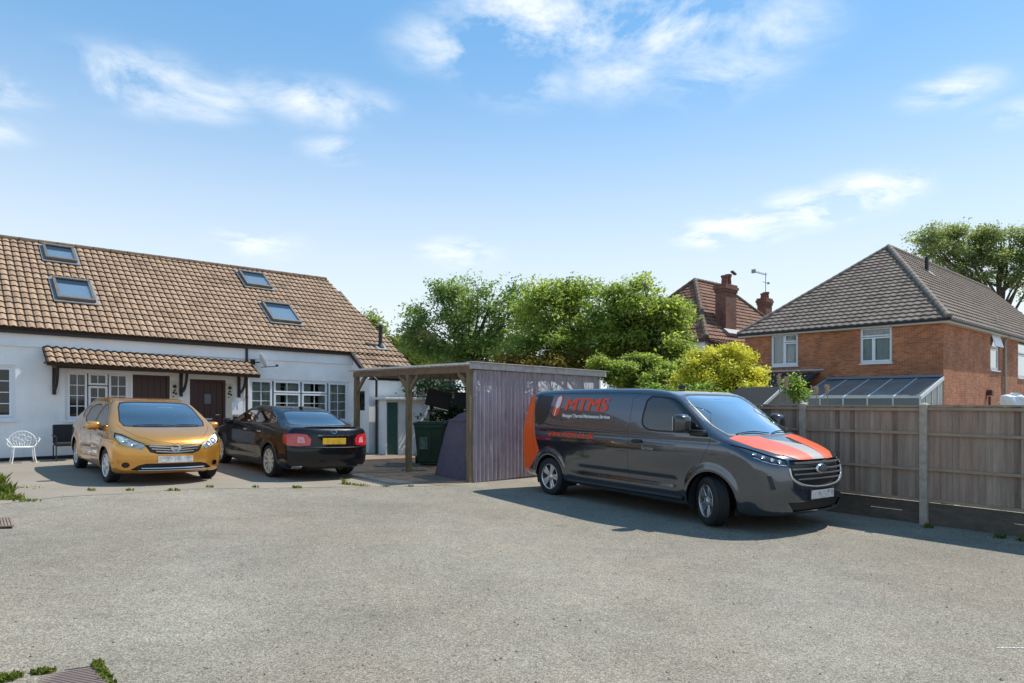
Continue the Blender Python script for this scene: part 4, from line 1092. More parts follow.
def far_gable():
    # a brown gable roof glimpsed through the left tree
    p = Vector((0, 0, EYE)) + ray(420, 345) * 42
    root = empty('distant_house', (p.x, p.y, 0), R(20)); tag(root, 'distant house with a brown gable roof glimpsed through the left tree', 'house')
    k = MB(); k.bx(-2.3, 2.3, 0, 6, -.2, 4.6); k.build('wall', M['brick_old'], root)
    k = MB(); k.prism([(-2.7, -.3, 4.5), (2.7, -.3, 4.5), (0, -.3, 6.5)], (0, 6.6, 0)); k.build('roof', M['tile_brown'], root)
far_gable()
# ------------------------------------------------------------------ foliage
def leaf_mat(name, dark, mid, light, trans=0.6):
    m, nt, nd, L, b = new_mat(name)
    at = nd.new('ShaderNodeAttribute'); at.attribute_name = 'leafv'
    cr = nd.new('ShaderNodeValToRGB'); e = cr.color_ramp.elements
    e[0].color = (*dark, 1); e[0].position = 0.05; e[1].color = (*light, 1); e[1].position = 0.95
    x = e.new(.5); x.color = (*mid, 1)
    L(at.outputs['Fac'], cr.inputs[0]); L(cr.outputs[0], b.inputs['Base Color'])
    b.inputs['Roughness'].default_value = .5; b.inputs['Specular IOR Level'].default_value = .3
    tr = nd.new('ShaderNodeBsdfTranslucent')
    mc = nd.new('ShaderNodeMix'); mc.data_type = 'RGBA'; mc.blend_type = 'MULTIPLY'; mc.inputs[0].default_value = 1
    L(cr.outputs[0], mc.inputs[6]); mc.inputs[7].default_value = (1.35, 1.35, .75, 1); L(mc.outputs[2], tr.inputs[0])
    mx = nd.new('ShaderNodeMixShader'); mx.inputs[0].default_value = trans
    L(b.outputs[0], mx.inputs[1]); L(tr.outputs[0], mx.inputs[2]); L(mx.outputs[0], nd['Material Output'].inputs[0])
    return m
M['leaf_green'] = leaf_mat('mid_green_leaves', (.09, .16, .04), (.19, .29, .07), (.32, .42, .12))
M['leaf_bright'] = leaf_mat('bright_green_leaves', (.11, .17, .04), (.25, .33, .08), (.42, .48, .14))
M['leaf_dark'] = leaf_mat('dark_green_leaves', (.08, .14, .05), (.17, .25, .085), (.30, .39, .15))
M['leaf_yellow'] = leaf_mat('yellow_variegated_leaves', (.26, .30, .03), (.66, .62, .07), (.85, .80, .16), .3)
M['leaf_olive'] = leaf_mat('olive_leaves', (.13, .17, .08), (.23, .28, .13), (.36, .41, .21))
M['leaf_red'] = leaf_mat('red_tipped_leaves', (.06, .10, .02), (.17, .16, .03), (.30, .10, .05))
M['grass'] = leaf_mat('weed_leaves', (.05, .09, .015), (.12, .17, .03), (.28, .26, .07))
M['bark'] = pbr('grey_brown_bark', (.10, .078, .055), .9, var=.4, vscale=6, stretch=(5, 5, 1), bump=.6)

def leaves(name, mat, parent, blobs, n, size, seed, clump=14, csize=.32, shell=.55, flat=0.9, sag=0.0, pos=(0, 0, 0)):
    """blobs: (x, y, z, rx, ry, rz, weight). n clumps of leaf faces."""
    rg = np.random.default_rng(seed)
    subs = []
    for b in blobs:
        for q in range(13):
            dd = rg.normal(size=3); dd /= np.linalg.norm(dd)
            rr_ = .55 + .42 * rg.random(); s_ = .24 + .26 * rg.random()
            subs.append((b[0] + dd[0] * b[3] * rr_, b[1] + dd[1] * b[4] * rr_, b[2] + dd[2] * b[5] * rr_, b[3] * s_, b[4] * s_, b[5] * s_, b[6] * (.7 + .6 * rg.random())))
        for q in range(5):      # sprigs that break the outline
            dd = rg.normal(size=3); dd[2] = abs(dd[2]) + .3; dd /= np.linalg.norm(dd); s_ = .09 + .07 * rg.random()
            subs.append((b[0] + dd[0] * b[3] * 1.08, b[1] + dd[1] * b[4] * 1.08, b[2] + dd[2] * b[5] * 1.1, b[3] * s_, b[4] * s_, b[5] * s_ * 1.3, b[6] * .8))
    blobs = [b[:3] + (b[3] * .62, b[4] * .62, b[5] * .62, b[6] * .35) for b in blobs] + subs
    w = np.array([b[6] * (b[3] * b[4] * b[5]) ** (2 / 3) for b in blobs]); w /= w.sum()
    idx = rg.choice(len(blobs), n, p=w)
    B = np.array(blobs)[idx]
    d = rg.normal(size=(n, 3)); d /= np.linalg.norm(d, axis=1)[:, None]
    r = 1 - shell * rg.random(n) ** 1.6
    # lumpy outline
    ph = rg.random(6) * 6.28
    lump = 1 + .13 * np.sin(d[:, 0] * 5 + ph[0] + idx) + .11 * np.sin(d[:, 2] * 7 + ph[1] + idx * 2) + .10 * np.sin(d[:, 1] * 9 + ph[2]) + .07 * np.sin(d[:, 0] * 17 + d[:, 2] * 13 + ph[3])
    stray = (rg.random(n) < .05) * rg.random(n) * .16
    c = B[:, :3] + d * B[:, 3:6] * (r * lump + stray)[:, None]
    cv = (rg.random(len(blobs)) * .38)[idx] + rg.random(n) * .22
    k = clump
    N = n * k
    off = rg.normal(size=(N, 3)) * csize * np.array([1, 1, .6])
    P = np.repeat(c, k, 0) + off
    P[:, 2] -= sag * rg.random(N)
    outn = np.repeat(d, k, 0)
    nn = rg.normal(size=(N, 3)) + outn * .5 + np.array([0, 0, flat * 1.6]); nn /= np.linalg.norm(nn, axis=1)[:, None]
    t = rg.normal(size=(N, 3)); t -= nn * (t * nn).sum(1)[:, None]; t /= np.linalg.norm(t, axis=1)[:, None]
    b = np.cross(nn, t)
    s = size * (.6 + .8 * rg.random(N))[:, None]
    V = np.empty((N, 4, 3))
    V[:, 0] = P - t * s; V[:, 1] = P - b * s * .5 + nn * s * .12; V[:, 2] = P + t * s; V[:, 3] = P + b * s * .5 + nn * s * .12
    V = V.reshape(-1, 3) - np.array(pos)
    me = bpy.data.meshes.new(name)
    me.vertices.add(N * 4); me.vertices.foreach_set('co', V.ravel())
    me.loops.add(N * 4); me.loops.foreach_set('vertex_index', np.arange(N * 4, dtype=np.int32))
    me.polygons.add(N); me.polygons.foreach_set('loop_start', np.arange(0, N * 4, 4, dtype=np.int32)); me.polygons.foreach_set('loop_total', np.full(N, 4, dtype=np.int32))
    at = me.attributes.new('leafv', 'FLOAT', 'FACE')
    at.data.foreach_set('value', np.clip(np.repeat(cv, k) + .45 * rg.random(N), 0, 1).astype(np.float32))
    me.update(calc_edges=True); me.materials.append(mat)
    o = bpy.data.objects.new(name, me); COL.objects.link(o)
    if parent: o.parent = parent
    return o
def limbs(parent, trunk, blobs, r0, seed, pos, name='trunk'):
    rr = random.Random(seed); k = MB(); pos = Vector(pos)
    top = Vector(trunk[-1])
    k.tube([Vector(p) - pos for p in trunk], [r0 * (1 - .45 * i / (len(trunk) - 1)) for i in range(len(trunk))], 9)
    for bl in blobs:
        c = Vector(bl[:3])
        for q in range(3):
            e = c + Vector((rr.uniform(-.6, .6) * bl[3], rr.uniform(-.6, .6) * bl[4], rr.uniform(0, .75) * bl[5]))
            st = Vector(trunk[-2]).lerp(top, rr.random()); mid = st.lerp(e, .5) + Vector((rr.uniform(-.2, .2), rr.uniform(-.2, .2), rr.uniform(0, .4)))
            k.tube([st - pos, mid - pos, e - pos], [r0 * .4, r0 * .22, r0 * .06], 6)
    k.build(name, M['bark'], parent, smooth=True)
def W(px, py, Y): p = Vector((0, 0, EYE)) + ray(px, py) * Y; return p
def tree(name, cat, label, mat, Y, blobpx, n, size, seed, base, r0=.16, depth=1.0, group=None, **kw):
    """blobpx: (px, py, radius px x, radius px z, dy metres, weight)"""
    bl = []
    for (px, py, rx, rz, dy, wg) in blobpx:
        p = W(px, py, Y + dy); s = (Y + dy) / F
        bl.append((p.x, p.y, p.z, rx * s, rx * s * depth, rz * s, wg))
    bp = W(base, 401, Y); pos = (bp.x, bp.y, g(bp.x))
    root = empty(name, pos); tag(root, label, cat, group)
    leaves('crown', mat, root, bl, n, size, seed, pos=pos, **kw)
    top = min(b[2] for b in bl) + .3
    limbs(root, [(bp.x, bp.y, pos[2] - .1), (bp.x + .08, bp.y, pos[2] + (top - pos[2]) * .5), (bp.x - .05, bp.y + .1, max(top, pos[2] + .8))], bl, r0, seed, pos)
    return root
tree('broadleaf_tree', 'tree', 'loose dark green tree next to the bungalow roof and flue', M['leaf_dark'], 25,
     [(428, 330, 27, 30, 0, 1), (455, 305, 30, 30, .5, 1), (490, 300, 28, 24, 0, 1), (470, 335, 38, 30, 0, 1.2), (508, 325, 26, 34, -.6, 1), (415, 350, 20, 18, 0, .8), (445, 352, 26, 18, 0, .8), (485, 356, 28, 16, 0, .8), (470, 345, 40, 18, .6, .9), (515, 345, 18, 22, .3, .7), (518, 298, 14, 22, 0, .6), (440, 290, 14, 12, 0, .5)],
     3300, .062, 1, 470, csize=.13, shell=.9, clump=8)
tree('broadleaf_tree', 'tree', 'large bright green spreading tree behind the carport', M['leaf_bright'], 22,
     [(548, 318, 36, 36, 0, 1), (585, 305, 30, 26, .5, 1), (590, 335, 44, 34, -.5, 1.2), (570, 290, 12, 14, 0, .5), (545, 350, 34, 20, -.5, .9), (562, 285, 8, 10, 0, .35), (515, 355, 22, 16, -.3, .8), (570, 362, 30, 14, -.5, .8)],
     3900, .062, 2, 580, csize=.13, shell=.9, clump=7)
tree('broadleaf_tree', 'tree', 'bright green tree between the carport and the rendered house', M['leaf_bright'], 21,
     [(640, 312, 34, 32, 0, 1), (662, 335, 32, 34, -.4, 1.1), (625, 340, 30, 32, 0, 1), (672, 362, 24, 22, -.6, .9), (648, 290, 13, 14, 0, .5), (680, 318, 16, 16, 0, .5), (615, 298, 14, 14, 0, .5)],
     4000, .062, 3, 645, csize=.13, shell=.9, clump=7)
tree('garden_bush', 'bush', 'yellow variegated bush over the fence beside the van windscreen', M['leaf_yellow'], 15.6,
     [(708, 372, 26, 20, 0, 1), (735, 365, 20, 16, 0, 1), (728, 385, 32, 20, 0, 1.2), (690, 384, 18, 12, 0, .7), (752, 378, 14, 14, 0, .7), (722, 354, 12, 9, 0, .6), (765, 390, 9, 8, 0, .4)],
     2600, .038, 4, 725, r0=.05, csize=.08, shell=.9, group=None)
tree('garden_bush', 'bush', 'bright green climbing bush tumbling over the end of the carport roof', M['leaf_bright'], 18.4,
     [(622, 376, 18, 11, 0, 1), (648, 382, 20, 10, 0, 1), (672, 378, 18, 12, 0, 1), (600, 366, 12, 8, 0, .8), (640, 366, 22, 9, .5, .8), (690, 370, 14, 12, 1, .8)],
     2400, .045, 5, 650, r0=.05, csize=.09, shell=.9)
tree('garden_hedge', 'hedge', 'low hedge with reddish tips above the carport roof', M['leaf_red'], 20.5,
     [(520, 366, 20, 10, 0, 1), (555, 366, 22, 11, 0, 1), (590, 362, 18, 11, 0, 1), (500, 370, 14, 8, 0, .7)], 750, .05, 6, 550, r0=.04, csize=.18, shell=.8)
tree('conifer_hedge', 'hedge', 'yellow green hedge sloping beside the roof edge of the bungalow', leaf_mat('lime_conifer', (.06, .09, .01), (.14, .18, .02), (.25, .27, .04)), 27,
     [(396, 352, 9, 14, 0, 1), (408, 362, 12, 14, 0, 1), (420, 370, 14, 12, 0, 1), (386, 345, 5, 8, 0, .5)], 700, .06, 7, 405, r0=.06, csize=.18, shell=.8)
tree('broadleaf_tree', 'tree', 'olive green tree behind the brick house roof at the right', M['leaf_olive'], 58,
     [(935, 244, 28, 16, 0, 1), (965, 240, 26, 15, 0, 1), (1000, 242, 30, 16, 0, 1), (1035, 250, 28, 20, 0, 1), (955, 262, 26, 16, 0, .9), (990, 270, 30, 22, 0, 1), (1025, 278, 26, 26, 0, 1), (1015, 232, 14, 8, 0, .5), (925, 236, 12, 8, 0, .5)],
     3000, .12, 8, 1000, r0=.35, csize=.28, shell=.9, clump=9)
tree('small_tree', 'tree', 'thin distant tree showing just beyond the bungalow roof edge', M['leaf_olive'], 45, [(371, 320, 6, 7, 0, 1), (378, 330, 6, 8, 0, 1)], 90, .12, 9, 375, r0=.06, csize=.3)
tree('garden_hedge', 'hedge', 'dark hedge filling the back of the carport', leaf_mat('carport_shade_leaves', (.010, .025, .010), (.022, .05, .02), (.05, .09, .035), .2), 20.6, [(425, 408, 16, 14, 0, 1), (455, 405, 20, 16, 0, 1), (485, 410, 20, 16, 0, 1), (520, 408, 26, 14, 0, 1), (500, 388, 30, 10, 0, 1), (440, 388, 30, 10, 0, .8), (450, 428, 40, 14, 0, 1), (500, 430, 30, 14, 0, 1)], 1100, .06, 10, 460, r0=.05, csize=.2)  # leaf colour darkened to stand in for the carport's shade
tree('garden_hedge', 'hedge', 'dark green shrub under the yellow bush behind the fence', M['leaf_green'], 14.8, [(690, 398, 22, 12, 0, 1), (730, 402, 26, 10, 0, 1), (660, 398, 18, 12, 0, 1)], 450, .045, 11, 700, r0=.04, csize=.14)
tree('garden_bush', 'bush', 'small green leafy plant behind the fence by the seed heads', M['leaf_green'], 12.4, [(793, 386, 5, 8, 0, 1), (799, 394, 7, 5, 0, 1)], 70, .035, 12, 795, r0=.02, csize=.08)

def seedheads():
    for (px, py, h, lab) in ((779, 374, .22, 'tallest pale seed head stem behind the fence beside the leafy plant'), (786, 377, .2, 'second tall pale seed head close to the leafy plant'), (816, 387, .14, 'short pale seed head left of its twin above the fence'), (827, 385, .15, 'short pale seed head right of its twin above the fence')):
        p = W(px, py, 12.0); z0 = g(p.x)
        r = empty('seed_head_plant', (p.x, p.y, z0)); tag(r, lab, 'plant', 'pale seed heads above the fence')
        k = MB(); k.tube([(0, 0, 0), (.03, 0, (p.z - z0) * .6), (0, 0, p.z - z0)], .008, 5); k.build('stem', pbr('dry_stem', (.25, .2, .12), .8), r)
        k = MB(); rr = random.Random(int(px))
        hh = p.z - z0
        k.tube([(0, 0, hh - h), (0.005, 0, hh - h * .7), (.0, 0, hh - h * .3), (-.01, 0, hh + .01)], [.01, .034, .03, .008], 8)
        for i in range(60):
            z = hh - h * rr.random(); a = rr.uniform(0, 6.28); k.tube([(0, 0, z), (.045 * math.cos(a), .045 * math.sin(a), z + .02)], .004, 3)
        k.build('seed_head', pbr('buff_seed_head', (.38, .27, .17), .9), r)
seedheads()

def garden_shed():
    p = W(783, 401, 13.2); r = empty('garden_shed', (p.x, p.y, 0), R(25)); tag(r, 'small garden shed with white edged gable peeping over the fence', 'shed')
    k = MB(); k.prism([(-.5, 0, 0), (.55, 0, 0), (.55, 0, 1.62), (0.02, 0, 1.98), (-.5, 0, 1.62)], (0, 1.2, 0)); k.build('wall', pbr('grey_shed_boards', (.16, .16, .15), .8), r)
    k = MB(); k.bar((.02, -.03, 2.03), (-.62, -.03, 1.60), .03, .05); k.bar((.02, -.03, 2.03), (.68, -.03, 1.60), .03, .05); k.build('bargeboard', M['upvc_dirty'], r)
    k = MB(); k.bar((.02, .6, 2.02), (-.62, .6, 1.58), 1.25, .02); k.bar((.02, .6, 2.02), (.68, .6, 1.58), 1.25, .02); k.build('roof', M['black_rough'], r)
garden_shed()
def white_cover():
    p = W(1018, 395, 20); r = empty('covered_table', (p.x, p.y, 0)); tag(r, 'crumpled white sheet over something behind the fence at the right edge', 'sheet')
    bm = bmesh.new(); bmesh.ops.create_icosphere(bm, subdivisions=4, radius=1)
    for v in bm.verts:
        c = v.co; f = 1 + .16 * math.sin(c.x * 7 + c.z * 3) + .1 * math.sin(c.y * 11 + c.x * 9)
        v.co = Vector((c.x * .42 * f, c.y * .3 * f, max(c.z, -.6) * (.22 - .14 * c.x) * f + 1.70))
    me = bpy.data.meshes.new('sheet'); bm.to_mesh(me); bm.free(); me.materials.append(pbr('white_plastic_sheet', (.7, .72, .72), .4)); o = bpy.data.objects.new('sheet', me); COL.objects.link(o); o.parent = r
    k = MB()
    for sx in (-.3, .3):
        for sy in (-.2, .2): k.tube([(sx, sy, 0), (sx, sy, 1.6)], .03, 6)
    k.build('leg', M['metal_grey'], r)
white_cover()

# ------------------------------------------------------------------ weeds in the joints, covers in the ground
def weeds(name, label, spots, seed, group=None, cat='weeds'):
    rr = random.Random(seed); k = MB(); vals = []
    cx = sum(s[0] for s in spots) / len(spots); cy = sum(s[1] for s in spots) / len(spots)
    for (x, y, r, h, n) in spots:
        for i in range(n):
            a = rr.uniform(0, 6.28); q = r * rr.random() ** .7
            bx, by = x + q * math.cos(a), y + q * math.sin(a) * .7; z = g(bx) + .003
            L_ = h * rr.uniform(.4, 1.1); w = rr.uniform(.004, .012); d = rr.uniform(0, 6.28); lean = rr.uniform(.1, .9) * L_
            dx, dy = math.cos(d), math.sin(d)
            k.add([(bx - dy * w, by + dx * w, z), (bx + dy * w, by - dx * w, z), (bx + dx * lean * .5 + dy * w, by + dy * lean * .5 - dx * w, z + L_ * .7), (bx + dx * lean, by + dy * lean, z + L_)], [(0, 1, 2), (0, 2, 3)])
    o = k.build(name, M['grass'], fix=False)
    at = o.data.attributes.new('leafv', 'FLOAT', 'FACE')
    for d in at.data: d.value = rr.random()
    tag(o, label, cat, kind='stuff')
    return o
def wp(px, py, r, h, n): p = ground(px, py); return (p.x, p.y, r, h, n)
weeds('weeds', 'yellow green weeds at the left edge of the forecourt', [wp(-3, 494, .24, .17, 420), wp(8, 499, .22, .08, 260), wp(28, 501, .2, .035, 90), wp(-6, 484, .2, .17, 260), wp(20, 488, .35, .03, 60)], 1)
weeds('weeds', 'small weeds in the joint between asphalt and forecourt', [wp(x, 487.6 + (4 if x < 200 else 0) * .8, .07, .05, 30) for x in (92, 130, 170, 178, 210, 255)] + [wp(297, 488, .09, .045, 90), wp(345, 484, .07, .13, 30), wp(350, 485, .13, .05, 70), wp(363, 486, .14, .04, 60), wp(385, 486.5, .1, .04, 40), wp(410, 486.5, .08, .04, 30)], 2)
fb = [(5.62 - .6 * t + rnd0.uniform(-.05, .05) - .08, 9.42 + .8 * t - .06, .09, .07, 40) for t in (-2.2, -1.3, -1.05, -.2)]
weeds('weeds', 'low weeds along the foot of the fence', fb, 3)

def ground_frame(name, quadpx, mat, lift):
    return [Vector((*gp(*q), 0)) for q in quadpx]
def manhole():
    q = [Vector((*gp(*p), 0)) for p in ((36, 674), (98, 667), (132, 715), (40, 722))]
    c = sum(q, Vector()) / 4; z = g(c.x) + .004
    root = empty('manhole_cover', (c.x, c.y, z)); tag(root, 'rusty ribbed rectangular manhole cover at the bottom left', 'manhole cover')
    bm = MB(); qq = [v - c for v in q]
    bm.prism([(v.x * 1.0, v.y * 1.0, 0.0) for v in qq], (0, 0, .006)); bm.build('plate', pbr('rusty_brown_iron', (.20, .15, .125), .8, col2=(.13, .10, .085), vscale=7, bump=.4), root)
    k = MB()
    for i in range(1, 26):
        t = i / 26; a = qq[0].lerp(qq[3], t); b = qq[1].lerp(qq[2], t)
        k.bar(a.lerp(b, .03) + Vector((0, 0, .008)), a.lerp(b, .97) + Vector((0, 0, .008)), .010, .006)
    k.build('rib', pbr('worn_iron', (.25, .19, .165), .7), root)
    k = MB()
    for i in range(4):
        a, b = qq[i], qq[(i + 1) % 4]; k.bar(a * 1.03 + Vector((0, 0, .002)), b * 1.03 + Vector((0, 0, .002)), .018, .01)
    k.build('frame', M['soil'], root)
    e = [q[0].lerp(q[1], t) for t in (.02, .1, .2)] + [q[1].lerp(q[2], t) for t in (-.02, .06, .14, .22, .3, .4)]
    sp = [(p.x, p.y, .035, .03, 60) for p in e] + [wp(4, 680, .07, .04, 90), wp(16, 677, .04, .03, 40), wp(98, 664, .03, .03, 60)]
    weeds('moss', 'green moss and weeds round the manhole cover', sp, 9, cat='moss')
manhole()
def drain():
    q = [Vector((*gp(*p), 0)) for p in ((-14, 519), (10, 519), (13, 528.5), (-14, 529))]
    c = sum(q, Vector()) / 4; z = g(c.x) + .004; qq = [v - c for v in q]
    root = empty('drain_grate', (c.x, c.y, z)); tag(root, 'brown iron drain grating at the left edge of the asphalt', 'drain')
    k = MB(); k.prism([tuple(v) for v in qq], (0, 0, .004)); k.build('pit', M['soil'], root)
    k = MB()
    for i in range(9):
        t = i / 8; a = qq[0].lerp(qq[1], t); b = qq[3].lerp(qq[2], t); k.bar(a + Vector((0, 0, .01)), b + Vector((0, 0, .01)), .022, .014)
    k.bar(qq[0] + Vector((0, 0, .011)), qq[1] + Vector((0, 0, .011)), .03, .016); k.bar(qq[3] + Vector((0, 0, .011)), qq[2] + Vector((0, 0, .011)), .03, .016)
    k.build('grating', pbr('brown_cast_iron', (.22, .16, .12), .7, var=.3), root)
drain()

def scuff():
    p = ground(1010, 648.5); k = MB()
    for i in range(7):
        x = p.x - .09 + i * .028; k.add([(x, p.y + rnd0.uniform(-.008, .004), g(x) + .004), (x + .024, p.y + rnd0.uniform(-.006, .006), g(x) + .004), (x + .02, p.y + .014, g(x) + .004), (x + .003, p.y + .012, g(x) + .004)], [(0, 1, 2, 3)])
    tag(k.build('paint_mark', pbr('old_white_paint', (.6, .6, .56), .8), fix=False), kind='structure')
scuff()

def grit():
    rr = random.Random(77); k = MB()
    spots = []
    for i in range(520):
        t = rr.uniform(-3.6, 2.4); d = abs(rr.gauss(0, .16)) + .05; spots.append((5.62 - .6 * t - .8 * d, 9.42 + .8 * t - .6 * d))
    for i in range(420):
        px = rr.uniform(0, 470); p = ground(px, 489 + (500 - 489) * max(0, 1 - px / 150) + rr.gauss(0, 1.2)); spots.append((p.x, p.y))
    for i in range(260):
        p = ground(rr.uniform(0, 1024), rr.uniform(500, 683)); spots.append((p.x, p.y))
    for (x, y) in spots:
        s = rr.uniform(.004, .013); z = g(x) + .004; a = rr.uniform(0, 3)
        c, q = math.cos(a) * s, math.sin(a) * s
        k.add([(x + c, y + q, z), (x - q, y + c, z), (x - c, y - q, z), (x + q, y - c, z), (x, y, z + s * .8)], [(0, 1, 4), (1, 2, 4), (2, 3, 4), (3, 0, 4)])
    tag(k.build('grit', pbr('loose_grit_and_leaf_litter', (.20, .15, .09), .9, col2=(.36, .32, .26), vscale=3)), 'loose grit and leaf litter along the joints and the fence foot', 'grit', kind='stuff')
grit()
# ------------------------------------------------------------------ vehicles: skins marched onto a smooth solid, then cut into panels
def catmull(pts, n=6, closed=True):
    P = np.array(pts, float); m = len(P); out = []
    for i in range(m if closed else m - 1):
        p0, p1, p2, p3 = P[(i - 1) % m] if closed or i > 0 else P[i], P[i], P[(i + 1) % m], P[(i + 2) % m] if closed or i + 2 < m else P[i + 1]
        for k in range(n):
            t = k / n
            out.append(.5 * ((2 * p1) + (-p0 + p2) * t + (2 * p0 - 5 * p1 + 4 * p2 - p3) * t * t + (-p0 + 3 * p1 - 3 * p2 + p3) * t ** 3))
    if not closed: out.append(P[-1])
    return np.array(out)
def chaikin(pts, it=2, r=.22):
    P = np.array(pts, float)
    for _ in range(it):
        Q = np.roll(P, -1, 0); P = np.stack([P * (1 - r) + Q * r, P * r + Q * (1 - r)], 1).reshape(-1, 2)
    return P
class Field2:
    def __init__(s, poly, res=.012, pad=.5):
        P = np.array(poly); s.lo = P.min(0) - pad; s.res = res
        n = np.ceil((P.max(0) + pad - s.lo) / res).astype(int) + 1
        xs = s.lo[0] + np.arange(n[0]) * res; zs = s.lo[1] + np.arange(n[1]) * res
        X, Z = np.meshgrid(xs, zs, indexing='ij'); D = np.full(X.shape, 1e9); ins = np.zeros(X.shape, bool)
        Q = np.roll(P, -1, 0)
        for a, b in zip(P, Q):
            e = b - a; L2 = max(e @ e, 1e-12)
            t = np.clip(((X - a[0]) * e[0] + (Z - a[1]) * e[1]) / L2, 0, 1)
            D = np.minimum(D, (X - a[0] - t * e[0]) ** 2 + (Z - a[1] - t * e[1]) ** 2)
            c = (a[1] > Z) != (b[1] > Z)
            if abs(b[1] - a[1]) > 1e-12: ins ^= c & (X < (b[0] - a[0]) * (Z - a[1]) / (b[1] - a[1]) + a[0])
        s.D = np.where(ins, -1, 1) * np.sqrt(D); s.n = n
    def __call__(s, x, z):
        u = np.clip((x - s.lo[0]) / s.res, 0, s.n[0] - 1.001); w = np.clip((z - s.lo[1]) / s.res, 0, s.n[1] - 1.001)
        i = u.astype(int); j = w.astype(int); a = u - i; b = w - j; D = s.D
        return D[i, j] * (1 - a) * (1 - b) + D[i + 1, j] * a * (1 - b) + D[i, j + 1] * (1 - a) * b + D[i + 1, j + 1] * a * b
def smax(a, b, k):
    h = np.maximum(k - np.abs(a - b), 0); return np.maximum(a, b) + h * h / (4 * k)
def sstep(x, a, b):
    t = np.clip((x - a) / (b - a), 0, 1); return t * t * (3 - 2 * t)
def tab(x, pts):
    P = np.array(pts); xs = np.linspace(P[0, 0], P[-1, 0], 200); ys = np.interp(xs, P[:, 0], P[:, 1])
    ker = np.hanning(17); ker /= ker.sum(); ys = np.convolve(np.pad(ys, 8, mode='edge'), ker, 'valid')
    return np.interp(x, xs, ys)

